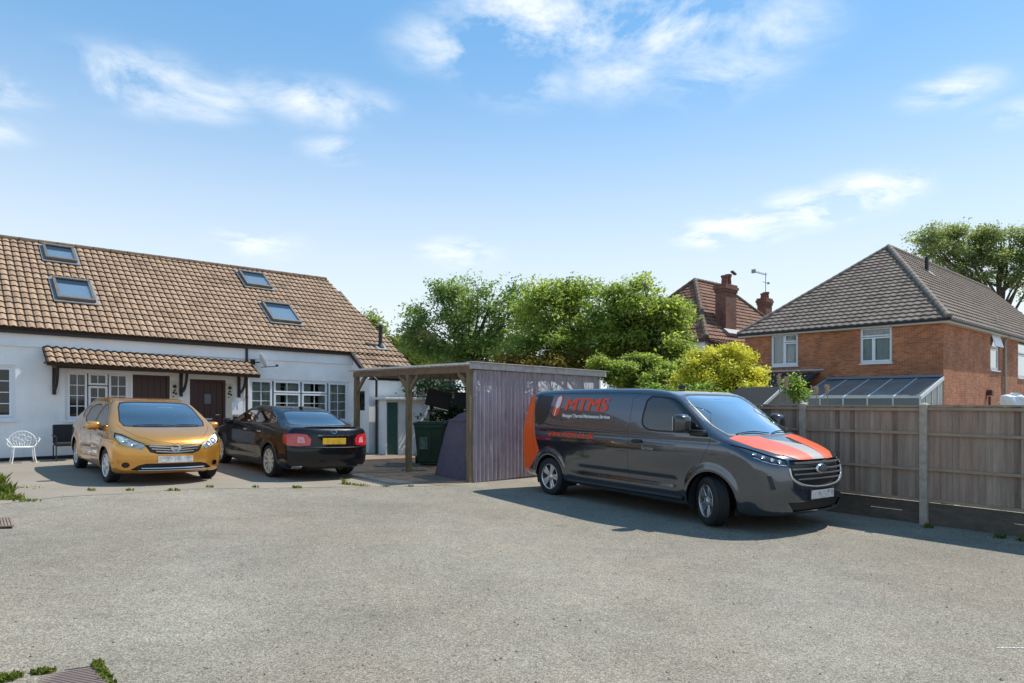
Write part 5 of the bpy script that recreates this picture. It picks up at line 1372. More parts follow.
class Skin:
    def __init__(s, sdf, spine, nlen=150, nth=150, ncap=44):
        s.sdf = sdf; a, b, zc = spine
        O = []; D = []
        phis = [np.pi / 2 * (k / ncap) for k in range(1, ncap)]
        rows = []
        for ph in phis: rows.append((b, np.cos(ph), np.sin(ph)))
        for k in range(nlen + 1): rows.append((b + (a - b) * k / nlen, 0, 1))
        for ph in reversed(phis): rows.append((a, -np.cos(ph), np.sin(ph)))
        th = np.linspace(0, 2 * np.pi, nth, endpoint=False)
        for (x, c, sn) in rows:
            O.append(np.stack([np.full(nth, x), np.zeros(nth), np.full(nth, zc)], 1)); D.append(np.stack([np.full(nth, c), sn * np.sin(th), sn * np.cos(th)], 1))
        O = np.concatenate(O + [np.array([[b, 0, zc]]), np.array([[a, 0, zc]])]); D = np.concatenate(D + [np.array([[1, 0, 0]]), np.array([[-1, 0, 0]])])
        lo = np.zeros(len(O)); hi = np.full(len(O), 0.0); t = np.zeros(len(O)); done = np.zeros(len(O), bool)
        step = .04
        for _ in range(75):
            t2 = t + step; P = O + D * t2[:, None]; v = sdf(P[:, 0], P[:, 1], P[:, 2]); new = (v > 0) & ~done
            lo[new] = t[new]; hi[new] = t2[new]; done |= new; t = np.where(done, t, t2)
            if done.all(): break
        for _ in range(16):
            m = (lo + hi) / 2; P = O + D * m[:, None]; v = sdf(P[:, 0], P[:, 1], P[:, 2]); ins = v < 0
            lo = np.where(ins, m, lo); hi = np.where(ins, hi, m)
        P = O + D * ((lo + hi) / 2)[:, None]
        R_ = len(rows); fs = []
        for i in range(R_ - 1):
            for j in range(nth):
                k = (j + 1) % nth; fs.append((i * nth + j, (i + 1) * nth + j, (i + 1) * nth + k, i * nth + k))
        f0 = len(P) - 2; f1 = len(P) - 1
        for j in range(nth):
            k = (j + 1) % nth; fs.append((f0, j, k)); fs.append((f1, (R_ - 1) * nth + k, (R_ - 1) * nth + j))
        s.bm = bmesh.new(); bv = [s.bm.verts.new(p) for p in P]
        for f in fs: s.bm.faces.new([bv[i] for i in f])
        s.bm.normal_update()
        c = sum((f.calc_center_median().z - zc) * f.normal.z * f.calc_area() for f in s.bm.faces)
        if c < 0: bmesh.ops.reverse_faces(s.bm, faces=s.bm.faces[:])
        s.lay = s.bm.faces.layers.int.new('part'); s.ids = {}; s.bvh = BVHTree.FromBMesh(s.bm)
    AX = {'side': (0, 2, 1), 'front': (1, 2, 0), 'top': (0, 1, 2)}
    def cut(s, poly, view, where, name, only=(0,), smooth=0):
        """poly in the view's two axes; where(center, normal) says which faces may take part."""
        if smooth: poly = [tuple(p) for p in chaikin(poly, smooth)]
        i, j, k = s.AX[view]; n = len(poly)
        xs = [p[0] for p in poly]; zs = [p[1] for p in poly]; m = .06
        x0, x1, z0, z1 = min(xs) - m, max(xs) + m, min(zs) - m, max(zs) + m
        cand = set()
        for f in s.bm.faces:
            c = f.calc_center_median()
            if x0 < c[i] < x1 and z0 < c[j] < z1 and where(c, f.normal): cand.add(f)
        pid = s.ids.setdefault(name, len(s.ids) + 1) if name else 0
        allow = set(s.ids.get(o, 0) if isinstance(o, str) else o for o in only)
        for q in range(n):
            a = poly[q]; b = poly[(q + 1) % n]
            e = (b[0] - a[0], b[1] - a[1]); L = math.hypot(*e)
            if L < 1e-6: continue
            bx0, bx1 = min(a[0], b[0]) - .03, max(a[0], b[0]) + .03; bz0, bz1 = min(a[1], b[1]) - .03, max(a[1], b[1]) + .03
            loc = [f for f in cand if any(bx0 < v.co[i] < bx1 and bz0 < v.co[j] < bz1 for v in f.verts) or (bx0 < f.calc_center_median()[i] < bx1 and bz0 < f.calc_center_median()[j] < bz1)]
            if not loc: continue
            co = [0, 0, 0]; co[i] = a[0]; co[j] = a[1]; no = [0, 0, 0]; no[i] = -e[1] / L; no[j] = e[0] / L
            g_ = set(loc); 
            for f in loc: g_.update(f.edges); g_.update(f.verts)
            r = bmesh.ops.bisect_plane(s.bm, geom=list(g_), plane_co=co, plane_no=no, dist=1e-5)
            cand = {f for f in cand if f.is_valid}
            cand.update(x for x in r['geom'] if isinstance(x, bmesh.types.BMFace))
        def inside(u, w):
            c = False
            for q in range(n):
                a = poly[q]; b = poly[(q + 1) % n]
                if (a[1] > w) != (b[1] > w) and u < (b[0] - a[0]) * (w - a[1]) / (b[1] - a[1]) + a[0]: c = not c
            return c
        for f in cand:
            if f.is_valid:
                f.normal_update()
                c = f.calc_center_median()
                if f[s.lay] in allow and inside(c[i], c[j]) and where(c, f.normal): f[s.lay] = pid
    def normals(s, P):
        e = 2e-3; x, y, z = P.T; f = s.sdf
        nrm = np.stack([f(x + e, y, z) - f(x - e, y, z), f(x, y + e, z) - f(x, y - e, z), f(x, y, z + e) - f(x, y, z - e)], 1)
        return nrm / np.maximum(np.linalg.norm(nrm, axis=1)[:, None], 1e-9)
    def emit(s, part, name, mat, parent, push=0.0, thick=0.0, where=None, label=None, flip=False):
        pid = s.ids.get(part, 0) if part else 0
        vi = {}; V = []; Fc = []
        for f in s.bm.faces:
            if f[s.lay] != pid: continue
            if where and not where(f.calc_center_median()): continue
            Fc.append([vi.setdefault(v, len(vi)) for v in f.verts])
        if not Fc: print('EMPTY PART', part, name); return None
        V = np.array([tuple(v.co) for v in vi]); N = s.normals(V)
        V2 = V + N * push
        me = bpy.data.meshes.new(name)
        if flip: Fc = [list(reversed(f)) for f in Fc]; N = -N
        me.from_pydata(V2.tolist(), [], Fc)
        me.polygons.foreach_set('use_smooth', [True] * len(Fc)); me.update()
        me.normals_split_custom_set_from_vertices(N.tolist())
        me.materials.append(mat)
        o = bpy.data.objects.new(name, me); COL.objects.link(o); o.parent = parent
        if thick:
            md = o.modifiers.new('thickness', 'SOLIDIFY'); md.thickness = thick; md.offset = 1
        if label: o['label'] = label
        return o
    def project(s, p, d):
        h = s.bvh.ray_cast(Vector(p), Vector(d)); return h[0], h[1]
    def seam(s, pts, view, sign, k, r=.0035, n=None):
        """thin dark line following the skin through 2D points of a view"""
        i, j, q = s.AX[view]; P = []
        pts = [tuple(p) for p in pts]
        for a, b in zip(pts, pts[1:]):
            m = max(1, int(math.hypot(b[0] - a[0], b[1] - a[1]) / .03))
            P += [(a[0] + (b[0] - a[0]) * t / m, a[1] + (b[1] - a[1]) * t / m) for t in range(m)]
        P.append(pts[-1]); out = []
        for u, w in P:
            o = [0, 0, 0]; o[i] = u; o[j] = w; o[q] = sign * 4; d = [0, 0, 0]; d[q] = -sign
            h, nn = s.project(o, d)
            if h is not None and not (view == 'side' and abs(h.y) < .55 and h.z > .9): out.append(h + nn * (r * -.3))
        if len(out) > 1: k.tube(out, r, 5)

def make_wheel(parent, x, y, z, R_, w, spokes, rimmat, name='wheel', steer=0, rim_r=None, style='split', hubcap=None):
    """y<0: right side. outer face looks to sign(y)."""
    sgn = 1 if y > 0 else -1
    e = empty(name, (x, y, z), 0, parent); e.rotation_euler = (0, 0, steer)
    Mx = Matrix.Rotation(R(-90) * sgn, 4, 'X')      # local z of lathe -> outward y
    rr = rim_r or R_ * .68; h = w / 2
    k = MB(); prof = [(rr - .012, -h * .92), (R_ - .05, -h), (R_ - .018, -h * .93), (R_ - .004, -h * .75)]
    for i in range(5):
        c = -h * .62 + h * 1.24 * i / 4; g_ = .012
        prof += [(R_, c - .05 * h - .012), (R_, c + .05 * h + .0)]
        if i < 4: prof += [(R_ - .008, c + .05 * h + .004), (R_ - .008, c + .31 * h - .05 * h - .016)]
    prof += [(R_ - .004, h * .75), (R_ - .018, h * .93), (R_ - .05, h), (rr + .004, h * .93), (rr - .012, h * .86)]
    k.lathe(prof, 56, M=Mx); k.build('tyre', M['rubber'], e, smooth=True)
    k = MB(); k.lathe([(rr + .002, h * .90), (rr - .004, h * .93), (rr - .016, h * .88), (rr - .022, h * .3), (rr - .03, -h * .8), (rr + .001, -h * .88)], 48, M=Mx)
    face = h * .72
    for i in range(spokes):
        a = 2 * math.pi * i / spokes
        for off in ((-.11, .11) if style == 'split' else ((-.17, .17) if style == 'alloy' else (0,))):
            a1 = a + off; a2 = a + off * (1.6 if style == 'split' else 1) + (.12 if style == 'twist' else 0)
            ww = .030 if style in ('split', 'alloy') else (.075 if style == 'wide' else .03)
            p0 = Vector((.05 * math.cos(a1), .05 * math.sin(a1), face - .012)); p1 = Vector(((rr - .012) * math.cos(a2), (rr - .012) * math.sin(a2), face - .002))
            t = (p1 - p0).normalized(); sd = Vector((-t.y, t.x, 0))
            q = [p0 - sd * ww * .9, p0 + sd * ww * .9, p1 + sd * ww * 1.05, p1 - sd * ww * 1.05]
            top = [v + Vector((0, 0, .006)) for v in q]; low = [v - Vector((0, 0, .03)) for v in q]
            mid = [(p0 - sd * ww * .55) + Vector((0, 0, .014)), (p0 + sd * ww * .55) + Vector((0, 0, .014)), (p1 + sd * ww * .5) + Vector((0, 0, .010)), (p1 - sd * ww * .5) + Vector((0, 0, .010))]
            vs = [Mx @ v for v in low + top + mid]
            k.add(vs, [(0, 1, 5, 4), (1, 2, 6, 5), (2, 3, 7, 6), (3, 0, 4, 7), (4, 5, 9, 8), (5, 6, 10, 9), (6, 7, 11, 10), (7, 4, 8, 11), (8, 9, 10, 11)])
    k.lathe([(.0, face + .022), (.03, face + .02), (.045, face + .012), (.075, face + .006), (.08, face - .03), (0, face - .03)], 24, M=Mx)
    k.build('rim', rimmat, e)
    k = MB(); k.lathe([(0, -.02), (rr * .8, -.02), (rr * .8, -.035), (0, -.035)], 32, M=Mx); k.build('brake_disc', M['dark_metal'], e)
    return e
M['dark_metal'] = pbr('dark_brake_metal', (.03, .03, .032), .5, metal=.6)
M['seal'] = pbr('black_window_rubber', (.008, .008, .009), .4)
M['liner'] = pbr('dark_cabin_lining', (.012, .012, .013), .9)
M['seat_cloth'] = pbr('charcoal_seat_cloth', (.03, .03, .033), .9)
M['car_glass'] = glass_mat('car_glass', (.40, .54, .54), 1.5, gain=4.0)
M['dark_glass'] = glass_mat('privacy_glass', (.06, .075, .08), 1.5, gain=2.2)
M['screen_glass'] = glass_mat('blue_tinted_windscreen', (.22, .27, .26), 1.5, gain=4.2)
M['side_glass'] = glass_mat('side_window_glass', (.16, .20, .19), 1.5, gain=1.2)
M['clear_lens'] = glass_mat('clear_lamp_lens', (.95, .96, .95), 1.45, gain=.6)
M['red_lens'] = pbr('red_lamp_lens', (.42, .006, .012), .12, coat=1, col2=(.62, .02, .03), vscale=9, stretch=(1, 1, 5))
M['plate_white'] = pbr('blurred_white_plate', (.74, .74, .72), .5, col2=(.20, .20, .22), vscale=13, stretch=(1, 1, .8))
M['plate_yellow'] = pbr('blurred_yellow_plate', (.85, .52, .02), .5, col2=(.50, .28, .02), vscale=9, stretch=(1, 1, .7))
def paint(name, col, metal, rough, flake=0.0):
    m, nt, nd, L, b = new_mat(name)
    b.inputs['Base Color'].default_value = (*col, 1); b.inputs['Metallic'].default_value = metal; b.inputs['Roughness'].default_value = rough
    b.inputs['Coat Weight'].default_value = 1; b.inputs['Coat Roughness'].default_value = .015; b.inputs['Coat IOR'].default_value = 1.55
    tc = nd.new('ShaderNodeTexCoord'); n = nd.new('ShaderNodeTexNoise'); n.inputs['Scale'].default_value = 2.2; n.inputs['Detail'].default_value = 3
    L(tc.outputs['Object'], n.inputs['Vector'])
    bp = nd.new('ShaderNodeBump'); bp.inputs['Strength'].default_value = .05; bp.inputs['Distance'].default_value = .05
    L(n.outputs[0], bp.inputs['Height']); L(bp.outputs[0], b.inputs['Normal']); L(bp.outputs[0], b.inputs['Coat Normal'])
    # a film of road dust low down
    return m

def vehicle_root(name, x, y, yaw, axles, track, label, cat):
    """sit the origin on the ground and tilt it to the gentle slope"""
    fwd = Vector((math.cos(yaw), math.sin(yaw), 0)); lf = Vector((-fwd.y, fwd.x, 0))
    o = Vector((x, y, 0))
    def gz(a, b): p = o + fwd * a + lf * b; return g(p.x)
    f = (gz(axles[0], track) + gz(axles[0], -track)) / 2; r = (gz(axles[1], track) + gz(axles[1], -track)) / 2
    l = (gz(axles[0], track) + gz(axles[1], track)) / 2; rt = (gz(axles[0], -track) + gz(axles[1], -track)) / 2
    pitch = math.atan2(f - r, axles[0] - axles[1]); roll = math.atan2(l - rt, 2 * track)
    z0 = f - math.tan(pitch) * axles[0]
    e = empty(name, (x, y, z0)); M3 = Matrix.Rotation(yaw, 3, 'Z') @ Matrix.Rotation(-pitch, 3, 'Y') @ Matrix.Rotation(roll, 3, 'X')
    e.rotation_euler = M3.to_euler()
    tag(e, label, cat)
    return e
def seats(root, xs, zb, ys, k=None, head=.62, mat=None):
    for x in xs:
        for y in ys:
            k = MB(); k.box((x + .22, y, zb + .08), (.5, .46, .16), bevel=.04)
            k.box((x - .08, y, zb + .36), (.14, .44, .62), M=Matrix.Rotation(R(-16), 3, 'Y'), bevel=.05)
            k.box((x - .19, y, zb + .74), (.10, .25, .17), M=Matrix.Rotation(R(-12), 3, 'Y'), bevel=.04)
            k.build('seat', mat or M['seat_cloth'], root)
def steering(root, x, y, z, tilt=25):
    k = MB(); Mx = Matrix.Translation((x, y, z)) @ Matrix.Rotation(R(-90 + tilt + 35), 4, 'Y')
    pts = [Mx @ Vector((.18 * math.cos(a), .18 * math.sin(a), 0)) for a in [2 * math.pi * i / 24 for i in range(25)]]
    k.tube(pts, .014, 8, cap=False)
    k.bar(Mx @ Vector((-.17, 0, 0)), Mx @ Vector((.17, 0, 0)), .04, .02); k.bar(Mx @ Vector((0, 0, 0)), Mx @ Vector((0, 0, -.4)), .05, .05)
    k.build('steering_wheel', M['black_plastic'], root)
def mirror(root, x, y, z, sc, mat, arm=.12, fwd_face=True):
    s = 1 if y > 0 else -1
    k = MB(); bm = bmesh.new(); bmesh.ops.create_icosphere(bm, subdivisions=4, radius=1)
    for v in bm.verts:
        c = v.co; q = (abs(c.x) ** 4 + abs(c.y) ** 4 + abs(c.z) ** 4) ** .25; c = c / q
        cx = c.x if c.x * sc[0] > -9 else c.x
        t = 1 - .22 * max(0, c.x)
        v.co = Vector((max(cx, -.80) * .075 * sc[0], c.y * .115 * sc[1] * t, c.z * .082 * sc[2] * (t if c.z > 0 else t * .95)))
    k.add([v.co + Vector((x, y, z)) for v in bm.verts], [[v.index for v in f.verts] for f in bm.faces]); bm.free()
    o = k.build('mirror', mat, root, smooth=True)
    k = MB(); k.bx(x - .075 * sc[0], x - .070 * sc[0], y - .09 * sc[1], y + .09 * sc[1], z - .06 * sc[2], z + .06 * sc[2]); k.build('mirror_glass', M['chrome'], o)
    k = MB(); k.bar((x + .01, y - s * .08 * sc[1], z - .05 * sc[2]), (x + .05, y - s * (.10 * sc[1] + arm), z - .09 * sc[2]), .07, .04, bevel=.01); k.build('mirror_arm', M['black_plastic'], o)
def text_on(skin, txt, view, sign, org, size, mat, parent, name, shear=0.0, bold=0.0, push=.004, mirrorx=False, rot=0.0, spacing=1.0, wide=1.0, fat=1):
    """lettering laid on the skin; org = (u, w) of its left baseline as read, text runs along the reading direction"""
    c = bpy.data.curves.new(name, 'FONT'); c.body = txt; c.size = size; c.shear = shear; c.offset = bold; c.space_character = spacing; c.fill_mode = 'FRONT'
    c.resolution_u = 3
    o = bpy.data.objects.new(name, c); COL.objects.link(o)
    dg = bpy.context.evaluated_depsgraph_get(); me = bpy.data.meshes.new_from_object(o.evaluated_get(dg)); bpy.data.objects.remove(o); 
    bm = bmesh.new(); bm.from_mesh(me); bmesh.ops.triangulate(bm, faces=bm.faces[:])
    bmesh.ops.subdivide_edges(bm, edges=[e for e in bm.edges if e.calc_length() > .06], cuts=2)
    i, j, q = Skin.AX[view]; dr = -1 if mirrorx else 1; ca, sa = math.cos(rot), math.sin(rot)
    base = [(v.co.copy()) for v in bm.verts]; bf = [[v.index for v in f.verts] for f in bm.faces]; lev = [0] * len(base)
    for c_ in range(1, fat):     # heavier strokes: the same letter again, a little to the right
        nv = [bm.verts.new(p + Vector((.008 * c_, .003 * (c_ % 2), 0))) for p in base]; lev += [c_] * len(nv)
        for f in bf: bm.faces.new([nv[t] for t in f])
    bm.verts.index_update()
    for vi_, v in enumerate(bm.verts):
        tx, tz = v.co.x * wide * ca - v.co.y * sa, v.co.x * wide * sa + v.co.y * ca
        u = org[0] + dr * tx; w = org[1] + tz
        oo = [0, 0, 0]; oo[i] = u; oo[j] = w; oo[q] = sign * 4; d = [0, 0, 0]; d[q] = -sign
        h, nn = skin.project(oo, d)
        v.co = (h + nn * (push + .0007 * lev[vi_])) if h is not None else Vector(oo)
    bm.to_mesh(me); bm.free(); me.materials.clear(); me.materials.append(mat)
    ob = bpy.data.objects.new(name, me); COL.objects.link(ob); ob.parent = parent
    return ob
def patch_on(skin, poly, view, sign, mat, parent, name, push=.005, dens=.05):
    i, j, q = Skin.AX[view]; bm = bmesh.new()
    bm.faces.new([bm.verts.new((p[0], p[1], 0)) for p in poly])
    lo = [min(p[k] for p in poly) for k in (0, 1)]; hi = [max(p[k] for p in poly) for k in (0, 1)]
    for k in (0, 1):
        t = lo[k] + dens
        while t < hi[k]:
            co = [0, 0, 0]; co[k] = t; no = [0, 0, 0]; no[k] = 1
            bmesh.ops.bisect_plane(bm, geom=bm.verts[:] + bm.edges[:] + bm.faces[:], plane_co=co, plane_no=no); t += dens
    for v in bm.verts:
        oo = [0, 0, 0]; oo[i] = v.co.x; oo[j] = v.co.y; oo[q] = sign * 4; d = [0, 0, 0]; d[q] = -sign
        h, nn = skin.project(oo, d); v.co = (h + nn * push) if h is not None else Vector(oo)
    me = bpy.data.meshes.new(name); bm.to_mesh(me); bm.free(); me.materials.append(mat)
    me.polygons.foreach_set('use_smooth', [True] * len(me.polygons))
    ob = bpy.data.objects.new(name, me); COL.objects.link(ob); ob.parent = parent
    return ob
def circle(cx, cz, r, n=28, flat=None):
    return [(cx + r * math.cos(2 * math.pi * i / n), cz + r * math.sin(2 * math.pi * i / n)) for i in range(n)]
def offset_poly(poly, d):
    P = [Vector(p) for p in poly]; n = len(P); ar = sum(P[i].x * P[(i + 1) % n].y - P[(i + 1) % n].x * P[i].y for i in range(n)); sg = 1 if ar > 0 else -1
    out = []
    for i in range(n):
        a, b, c = P[i - 1], P[i], P[(i + 1) % n]; e1 = (b - a).normalized(); e2 = (c - b).normalized()
        n1 = Vector((-e1.y, e1.x)) * sg; n2 = Vector((-e2.y, e2.x)) * sg; m = n1 + n2
        if m.length < 1e-6: m = n1
        m.normalize(); out.append(tuple(b + m * min(d / max(m.dot(n1), .4), d * 2)))
    return out
def wells(root, xs, r, yi, yo, z):
    for x in xs:
        for s in (1, -1):
            k = MB(); n = 24; vs = []
            for i in range(n + 1):
                a = math.pi * (-.12 + 1.24 * i / n); vs += [(x + r * math.cos(a), s * yi, z + r * math.sin(a)), (x + r * math.cos(a), s * yo, z + r * math.sin(a))]
            k.add(vs, [(2 * i, 2 * i + 1, 2 * i + 3, 2 * i + 2) for i in range(n)])
            k.add([vs[2 * i] for i in range(n + 1)], [tuple(range(n + 1))])
            k.build('wheel_arch_liner', M['black_rough'], root, fix=False)
def glazing(sk, poly, view, where, key, seal=.016, smooth=1, only=(0,)):
    if smooth: poly = [tuple(p) for p in chaikin(poly, smooth, .2)]
    sk.cut(poly, view, where, key + '_seal', only=only)
    sk.cut(offset_poly(poly, seal), view, where, key, only=(key + '_seal',))

# ============================================================ the van
def van():
    WB = 3.62; r_t = .345
    root = vehicle_root('delivery_van', 3.52, 9.80, R(-55.4), (0, -WB), .85, 'dark grey panel van with orange tail and bonnet flashes parked along the fence', 'van')
    prof = [(-4.50, .36), (-4.585, .50), (-4.60, .95), (-4.56, 1.35), (-4.47, 1.75), (-4.38, 1.88), (-4.15, 1.945), (-3.2, 1.965), (-2.2, 1.965), (-1.45, 1.955), (-1.05, 1.925), (-.72, 1.84),
            (-.3, 1.60), (.14, 1.33), (.28, 1.255), (.45, 1.205), (.75, 1.115), (.93, 1.035), (1.005, .975), (1.045, .88), (1.06, .70), (1.065, .55), (1.05, .42), (1.0, .28), (.85, .22), (.3, .21), (-1.8, .23), (-4.2, .30)]
    fld = Field2(chaikin(prof, 2, .2))
    def sdf(x, y, z):
        ay = np.abs(y)
        hw = tab(z, [(.1, .84), (.25, .90), (.42, .945), (.62, .955), (.8, .962), (1.0, .972), (1.22, .965), (1.34, .945), (1.6, .895), (1.8, .845), (1.95, .80), (2.1, .76)])
        hw = hw + tab(x, [(-4.8, -.05), (-4.3, -.01), (-3.6, 0), (-.6, 0), (.2, -.0), (.7, -.035), (1.1, -.10)])
        # front wheel haunch
        for cx in (0, -WB):
            rr = np.sqrt((x - cx) ** 2 + (z - .36) ** 2); hw = hw + .022 * np.exp(-((rr - .43) / .07) ** 2) * (z < 1.0) * sstep(z, .15, .3)
        # crease under the belt line
        hw = hw - .014 * np.exp(-((z - 1.17) / .035) ** 2) * sstep(x, -4.2, -3.6) * (1 - sstep(x, 0.2, .9))
        hw = hw - .018 * np.exp(-((z - .56) / .10) ** 2) * sstep(x, -3.2, -2.7) * (1 - sstep(x, -.7, -.45))
        u = ay / .95
        xf = x + (.37 * u ** 4.6 + .07 * u ** 2) * sstep(x, -.3, 1.0) + .22 * u ** 2.5 * sstep(x, -1.0, -.1) * (1 - sstep(x, .2, .8)) * sstep(z, 1.1, 1.5)
        xf = xf - .10 * u ** 5 * (1 - sstep(x, -4.55, -4.3))
        A = fld(xf, z)
        # bonnet shoulders drop to the wings
        hood = (z - (tab(x, [(-.4, 3.0), (.05, 1.42), (.28, 1.29), (.75, 1.16), (1.0, 1.02)]) - .16 * np.maximum(u - .55, 0) ** 1.5))
        B = (ay - hw)
        v = smax(A, B, .10)
        return v
    sk = Skin(sdf, (-3.7, .15, .78), 190, 168, 52)
    S = lambda s: (lambda c, n: c.y * s > .45 and n.y * s > (.15 if c.z < 1.22 or c.x < -1.2 else .38))
    front = lambda c, n: c.x > -.9 and n.x > .12
    for s in (1, -1):
        for cx, rr in ((0, .425), (-WB, .405)):
            sk.cut([p for p in circle(cx, .345, rr, 32)], 'side', lambda c, n, s=s: c.y * s > .55, 'void')
        glazing(sk, [(-1.30, 1.845), (-1.36, 1.45), (-1.30, 1.34), (-1.14, 1.285), (-.3, 1.285), (-.06, 1.285), (-.40, 1.585), (-.70, 1.775), (-.88, 1.825)], 'side', S(s), 'side_glass%d' % s, .028)
    # windscreen, cut from the front
    glazing(sk, [(-.80, 1.285), (-.70, 1.84), (-.45, 1.872), (.45, 1.872), (.70, 1.84), (.80, 1.285), (.5, 1.262), (-.5, 1.262)], 'front', lambda c, n: c.x > -1.0 and n.x > .22 and n.z > .12 and c.z > 1.2, 'windscreen', .02, only=(0,))
    # front end
    zf = lambda c, n: c.x > .5 and n.x > .25
    grille = [(-.56, .985), (.56, .985), (.60, .90), (.56, .76), (.40, .665), (.2, .635), (-.2, .635), (-.40, .665), (-.56, .76), (-.60, .90)]
    sk.cut(grille, 'front', zf, 'grille')
    sk.cut([(-.62, .43), (.62, .43), (.50, .30), (-.50, .30)], 'front', zf, 'intake')
    for s in (1, -1):
        lamp = [(s * .60, .985), (s * .61, .895), (s * .78, .925), (s * .885, .975), (s * .935, 1.08), (s * .93, 1.17), (s * .86, 1.13), (s * .74, 1.045)]
        sk.cut(lamp if s > 0 else lamp[::-1], 'front', lambda c, n: c.x > .25 and n.x > .02, 'lamp%d' % s)
        sk.cut([(s * .76, .60), (s * .80, .78), (s * .84, .78), (s * .81, .60)], 'front', lambda c, n: c.x > .3 and n.x > .05, 'slot')
    # bonnet
    hood = [(.20, -.83), (.16, -.5), (.33, 0), (.16, .5), (.20, .83), (.55, .76), (.80, .62), (.97, .4), (1.03, 0), (.97, -.4), (.80, -.62), (.55, -.76)]
    hoodw = lambda c, n: n.z > .5 and c.z > .95 and c.x > .0 and c.x < 1.06
    sk.cut(hood, 'top', hoodw, 'hood')
    sk.cut([(.0, -.93), (1.08, -.93), (1.08, -.06), (.86, -.06), (.60, -.10), (.30, -.22), (.0, -.34)], 'top', hoodw, 'hood_orange', only=('hood',))
    sk.cut([(.0, .93), (1.05, .93), (1.05, .17), (.80, .26), (.35, .36), (.0, .36)], 'top', hoodw, 'hood_orange', only=('hood',))
    sk.cut([(.38, -.19), (.60, -.12), (.86, -.08), (1.08, -.08), (1.08, .16), (.80, .24), (.62, .26), (.45, -.02)], 'top', hoodw, 'hood_silver', only=('hood', 'hood_orange'))
    # orange tail
    for s in (1, -1):
        sk.cut([(-4.7, .38), (-4.66, 1.9), (-4.24, 1.9), (-4.17, 1.55), (-4.04, 1.05), (-3.93, .80), (-4.05, .66), (-4.30, .40)], 'side', lambda c, n, s=s: c.y * s > .0 and c.x < -3.8 and n.z < .6, 'tail_orange', smooth=0)
        sk.cut([(-4.62, .86), (-4.60, 1.45), (-4.50, 1.45), (-4.50, .86)], 'side', lambda c, n, s=s: c.y * s > .55, 'tail_lamp', only=(0, 'tail_orange'))
        # doors
        sk.cut([(-1.60, .42), (-1.60, 1.80), (-1.40, 1.865), (-.86, 1.855), (-.34, 1.60), (.0, 1.30), (-.02, 1.15), (-.18, .85), (-.36, .66), (-.52, .40)], 'side', S(s), 'door%d' % s)
    grey = paint('dark_grey_metallic', (.080, .092, .112), .78, .12)
    orange = pbr('orange_vinyl', (.80, .095, .010), .32, coat=.25)
    body = sk.emit(None, 'body', grey, root)
    for s in (1, -1):
        d = sk.emit('door%d' % s, 'front_door', grey, root)
        sk.emit('side_glass%d' % s, 'door_window', M['dark_glass'], d, push=-.004)
        sk.emit('side_glass%d_seal' % s, 'window_seal', M['seal'], d, push=.0)
    sk.emit('windscreen', 'windscreen', M['screen_glass'], root, push=-.003); sk.emit('windscreen_seal', 'windscreen_seal', M['seal'], root)
    ho = sk.emit('hood', 'bonnet', grey, root); sk.emit('hood_orange', 'orange_flash', orange, ho, label='orange flash on the bonnet'); sk.emit('hood_silver', 'silver_stripe', pbr('silver_grey_vinyl', (.36, .33, .30), .35), ho)
    sk.emit('tail_orange', 'rear_orange_panel', orange, root); sk.emit('tail_lamp', 'tail_lamp', M['red_lens'], root)
    sk.emit('grille', 'grille', M['black_plastic'], root, push=-.03); sk.emit('intake', 'lower_intake', M['black_rough'], root, push=-.02); sk.emit('slot', 'bumper_slot', M['black_plastic'], root, push=-.006)
    lin = MB()
    # lining keeps the shell from being see-through
    sk.emit(None, 'body_lining', M['liner'], root, push=-.022, where=lambda c: c.z > .5)
    gr = bpy.data.objects
    def fx(y, z):
        h, n = sk.project((4, y, z), (-1, 0, 0)); return h
    # grille bars
    for z, w, rr in ((.945, .50, .012), (.865, .56, .010), (.80, .54, .009), (.735, .48, .009)):
        pts = [fx(y, z) + Vector((.002, 0, 0)) for y in np.linspace(-w, w, 15)]; 
        k = MB()
        for a, b in zip(pts, pts[1:]): k.bar(a, b, .02, rr * 2.0)
        k.build('grille_bar', M['silver'], root)
    k = MB(); pts = [fx(y, z) + Vector((.004, 0, 0)) for y, z in catmull([(-.60, .88), (-.57, .75), (-.42, .665), (-.2, .63), (0, .622), (.2, .63), (.42, .665), (.57, .75), (.60, .88)], 5, False)]
    k.tube(pts, .015, 8); k.build('chrome_surround', M['silver'], root)
    k = MB()
    for j in range(9):
        z = .64 + j * .04; w = .5 if j > 1 else .3
        for y in np.linspace(-w, w, 15):
            pass
    c = fx(0, .865); 
    k.lathe([(0, .022), (.5, .020), (.85, .014), (.97, .006), (1.0, -.005)], 32, M=Matrix.Translation(c + Vector((.012, 0, 0))) @ Matrix.Rotation(R(90), 4, 'Y') @ Matrix.Diagonal((.062, .125, 1, 1)))
    o = k.build('badge', M['chrome'], root, smooth=True)
    k = MB(); k.lathe([(0, .0255), (.80, .019), (.82, .016)], 32, M=Matrix.Translation(c + Vector((.012, 0, 0))) @ Matrix.Rotation(R(90), 4, 'Y') @ Matrix.Diagonal((.062, .125, 1, 1))); k.build('badge_face', pbr('badge_grey_blue', (.16, .20, .26), .2, metal=.6), o)
    cu = bpy.data.curves.new('badge_script', 'FONT'); cu.body = 'Ford'; cu.size = .078; cu.shear = .5; cu.extrude = .001; cu.align_x = 'CENTER'; cu.align_y = 'CENTER'; cu.offset = .002
    t = bpy.data.objects.new('badge_script', cu); COL.objects.link(t)
    me = bpy.data.meshes.new_from_object(t.evaluated_get(bpy.context.evaluated_depsgraph_get())); bpy.data.objects.remove(t)
    me.materials.clear(); me.materials.append(M['chrome']); t = bpy.data.objects.new('badge_script', me); COL.objects.link(t); t.parent = o
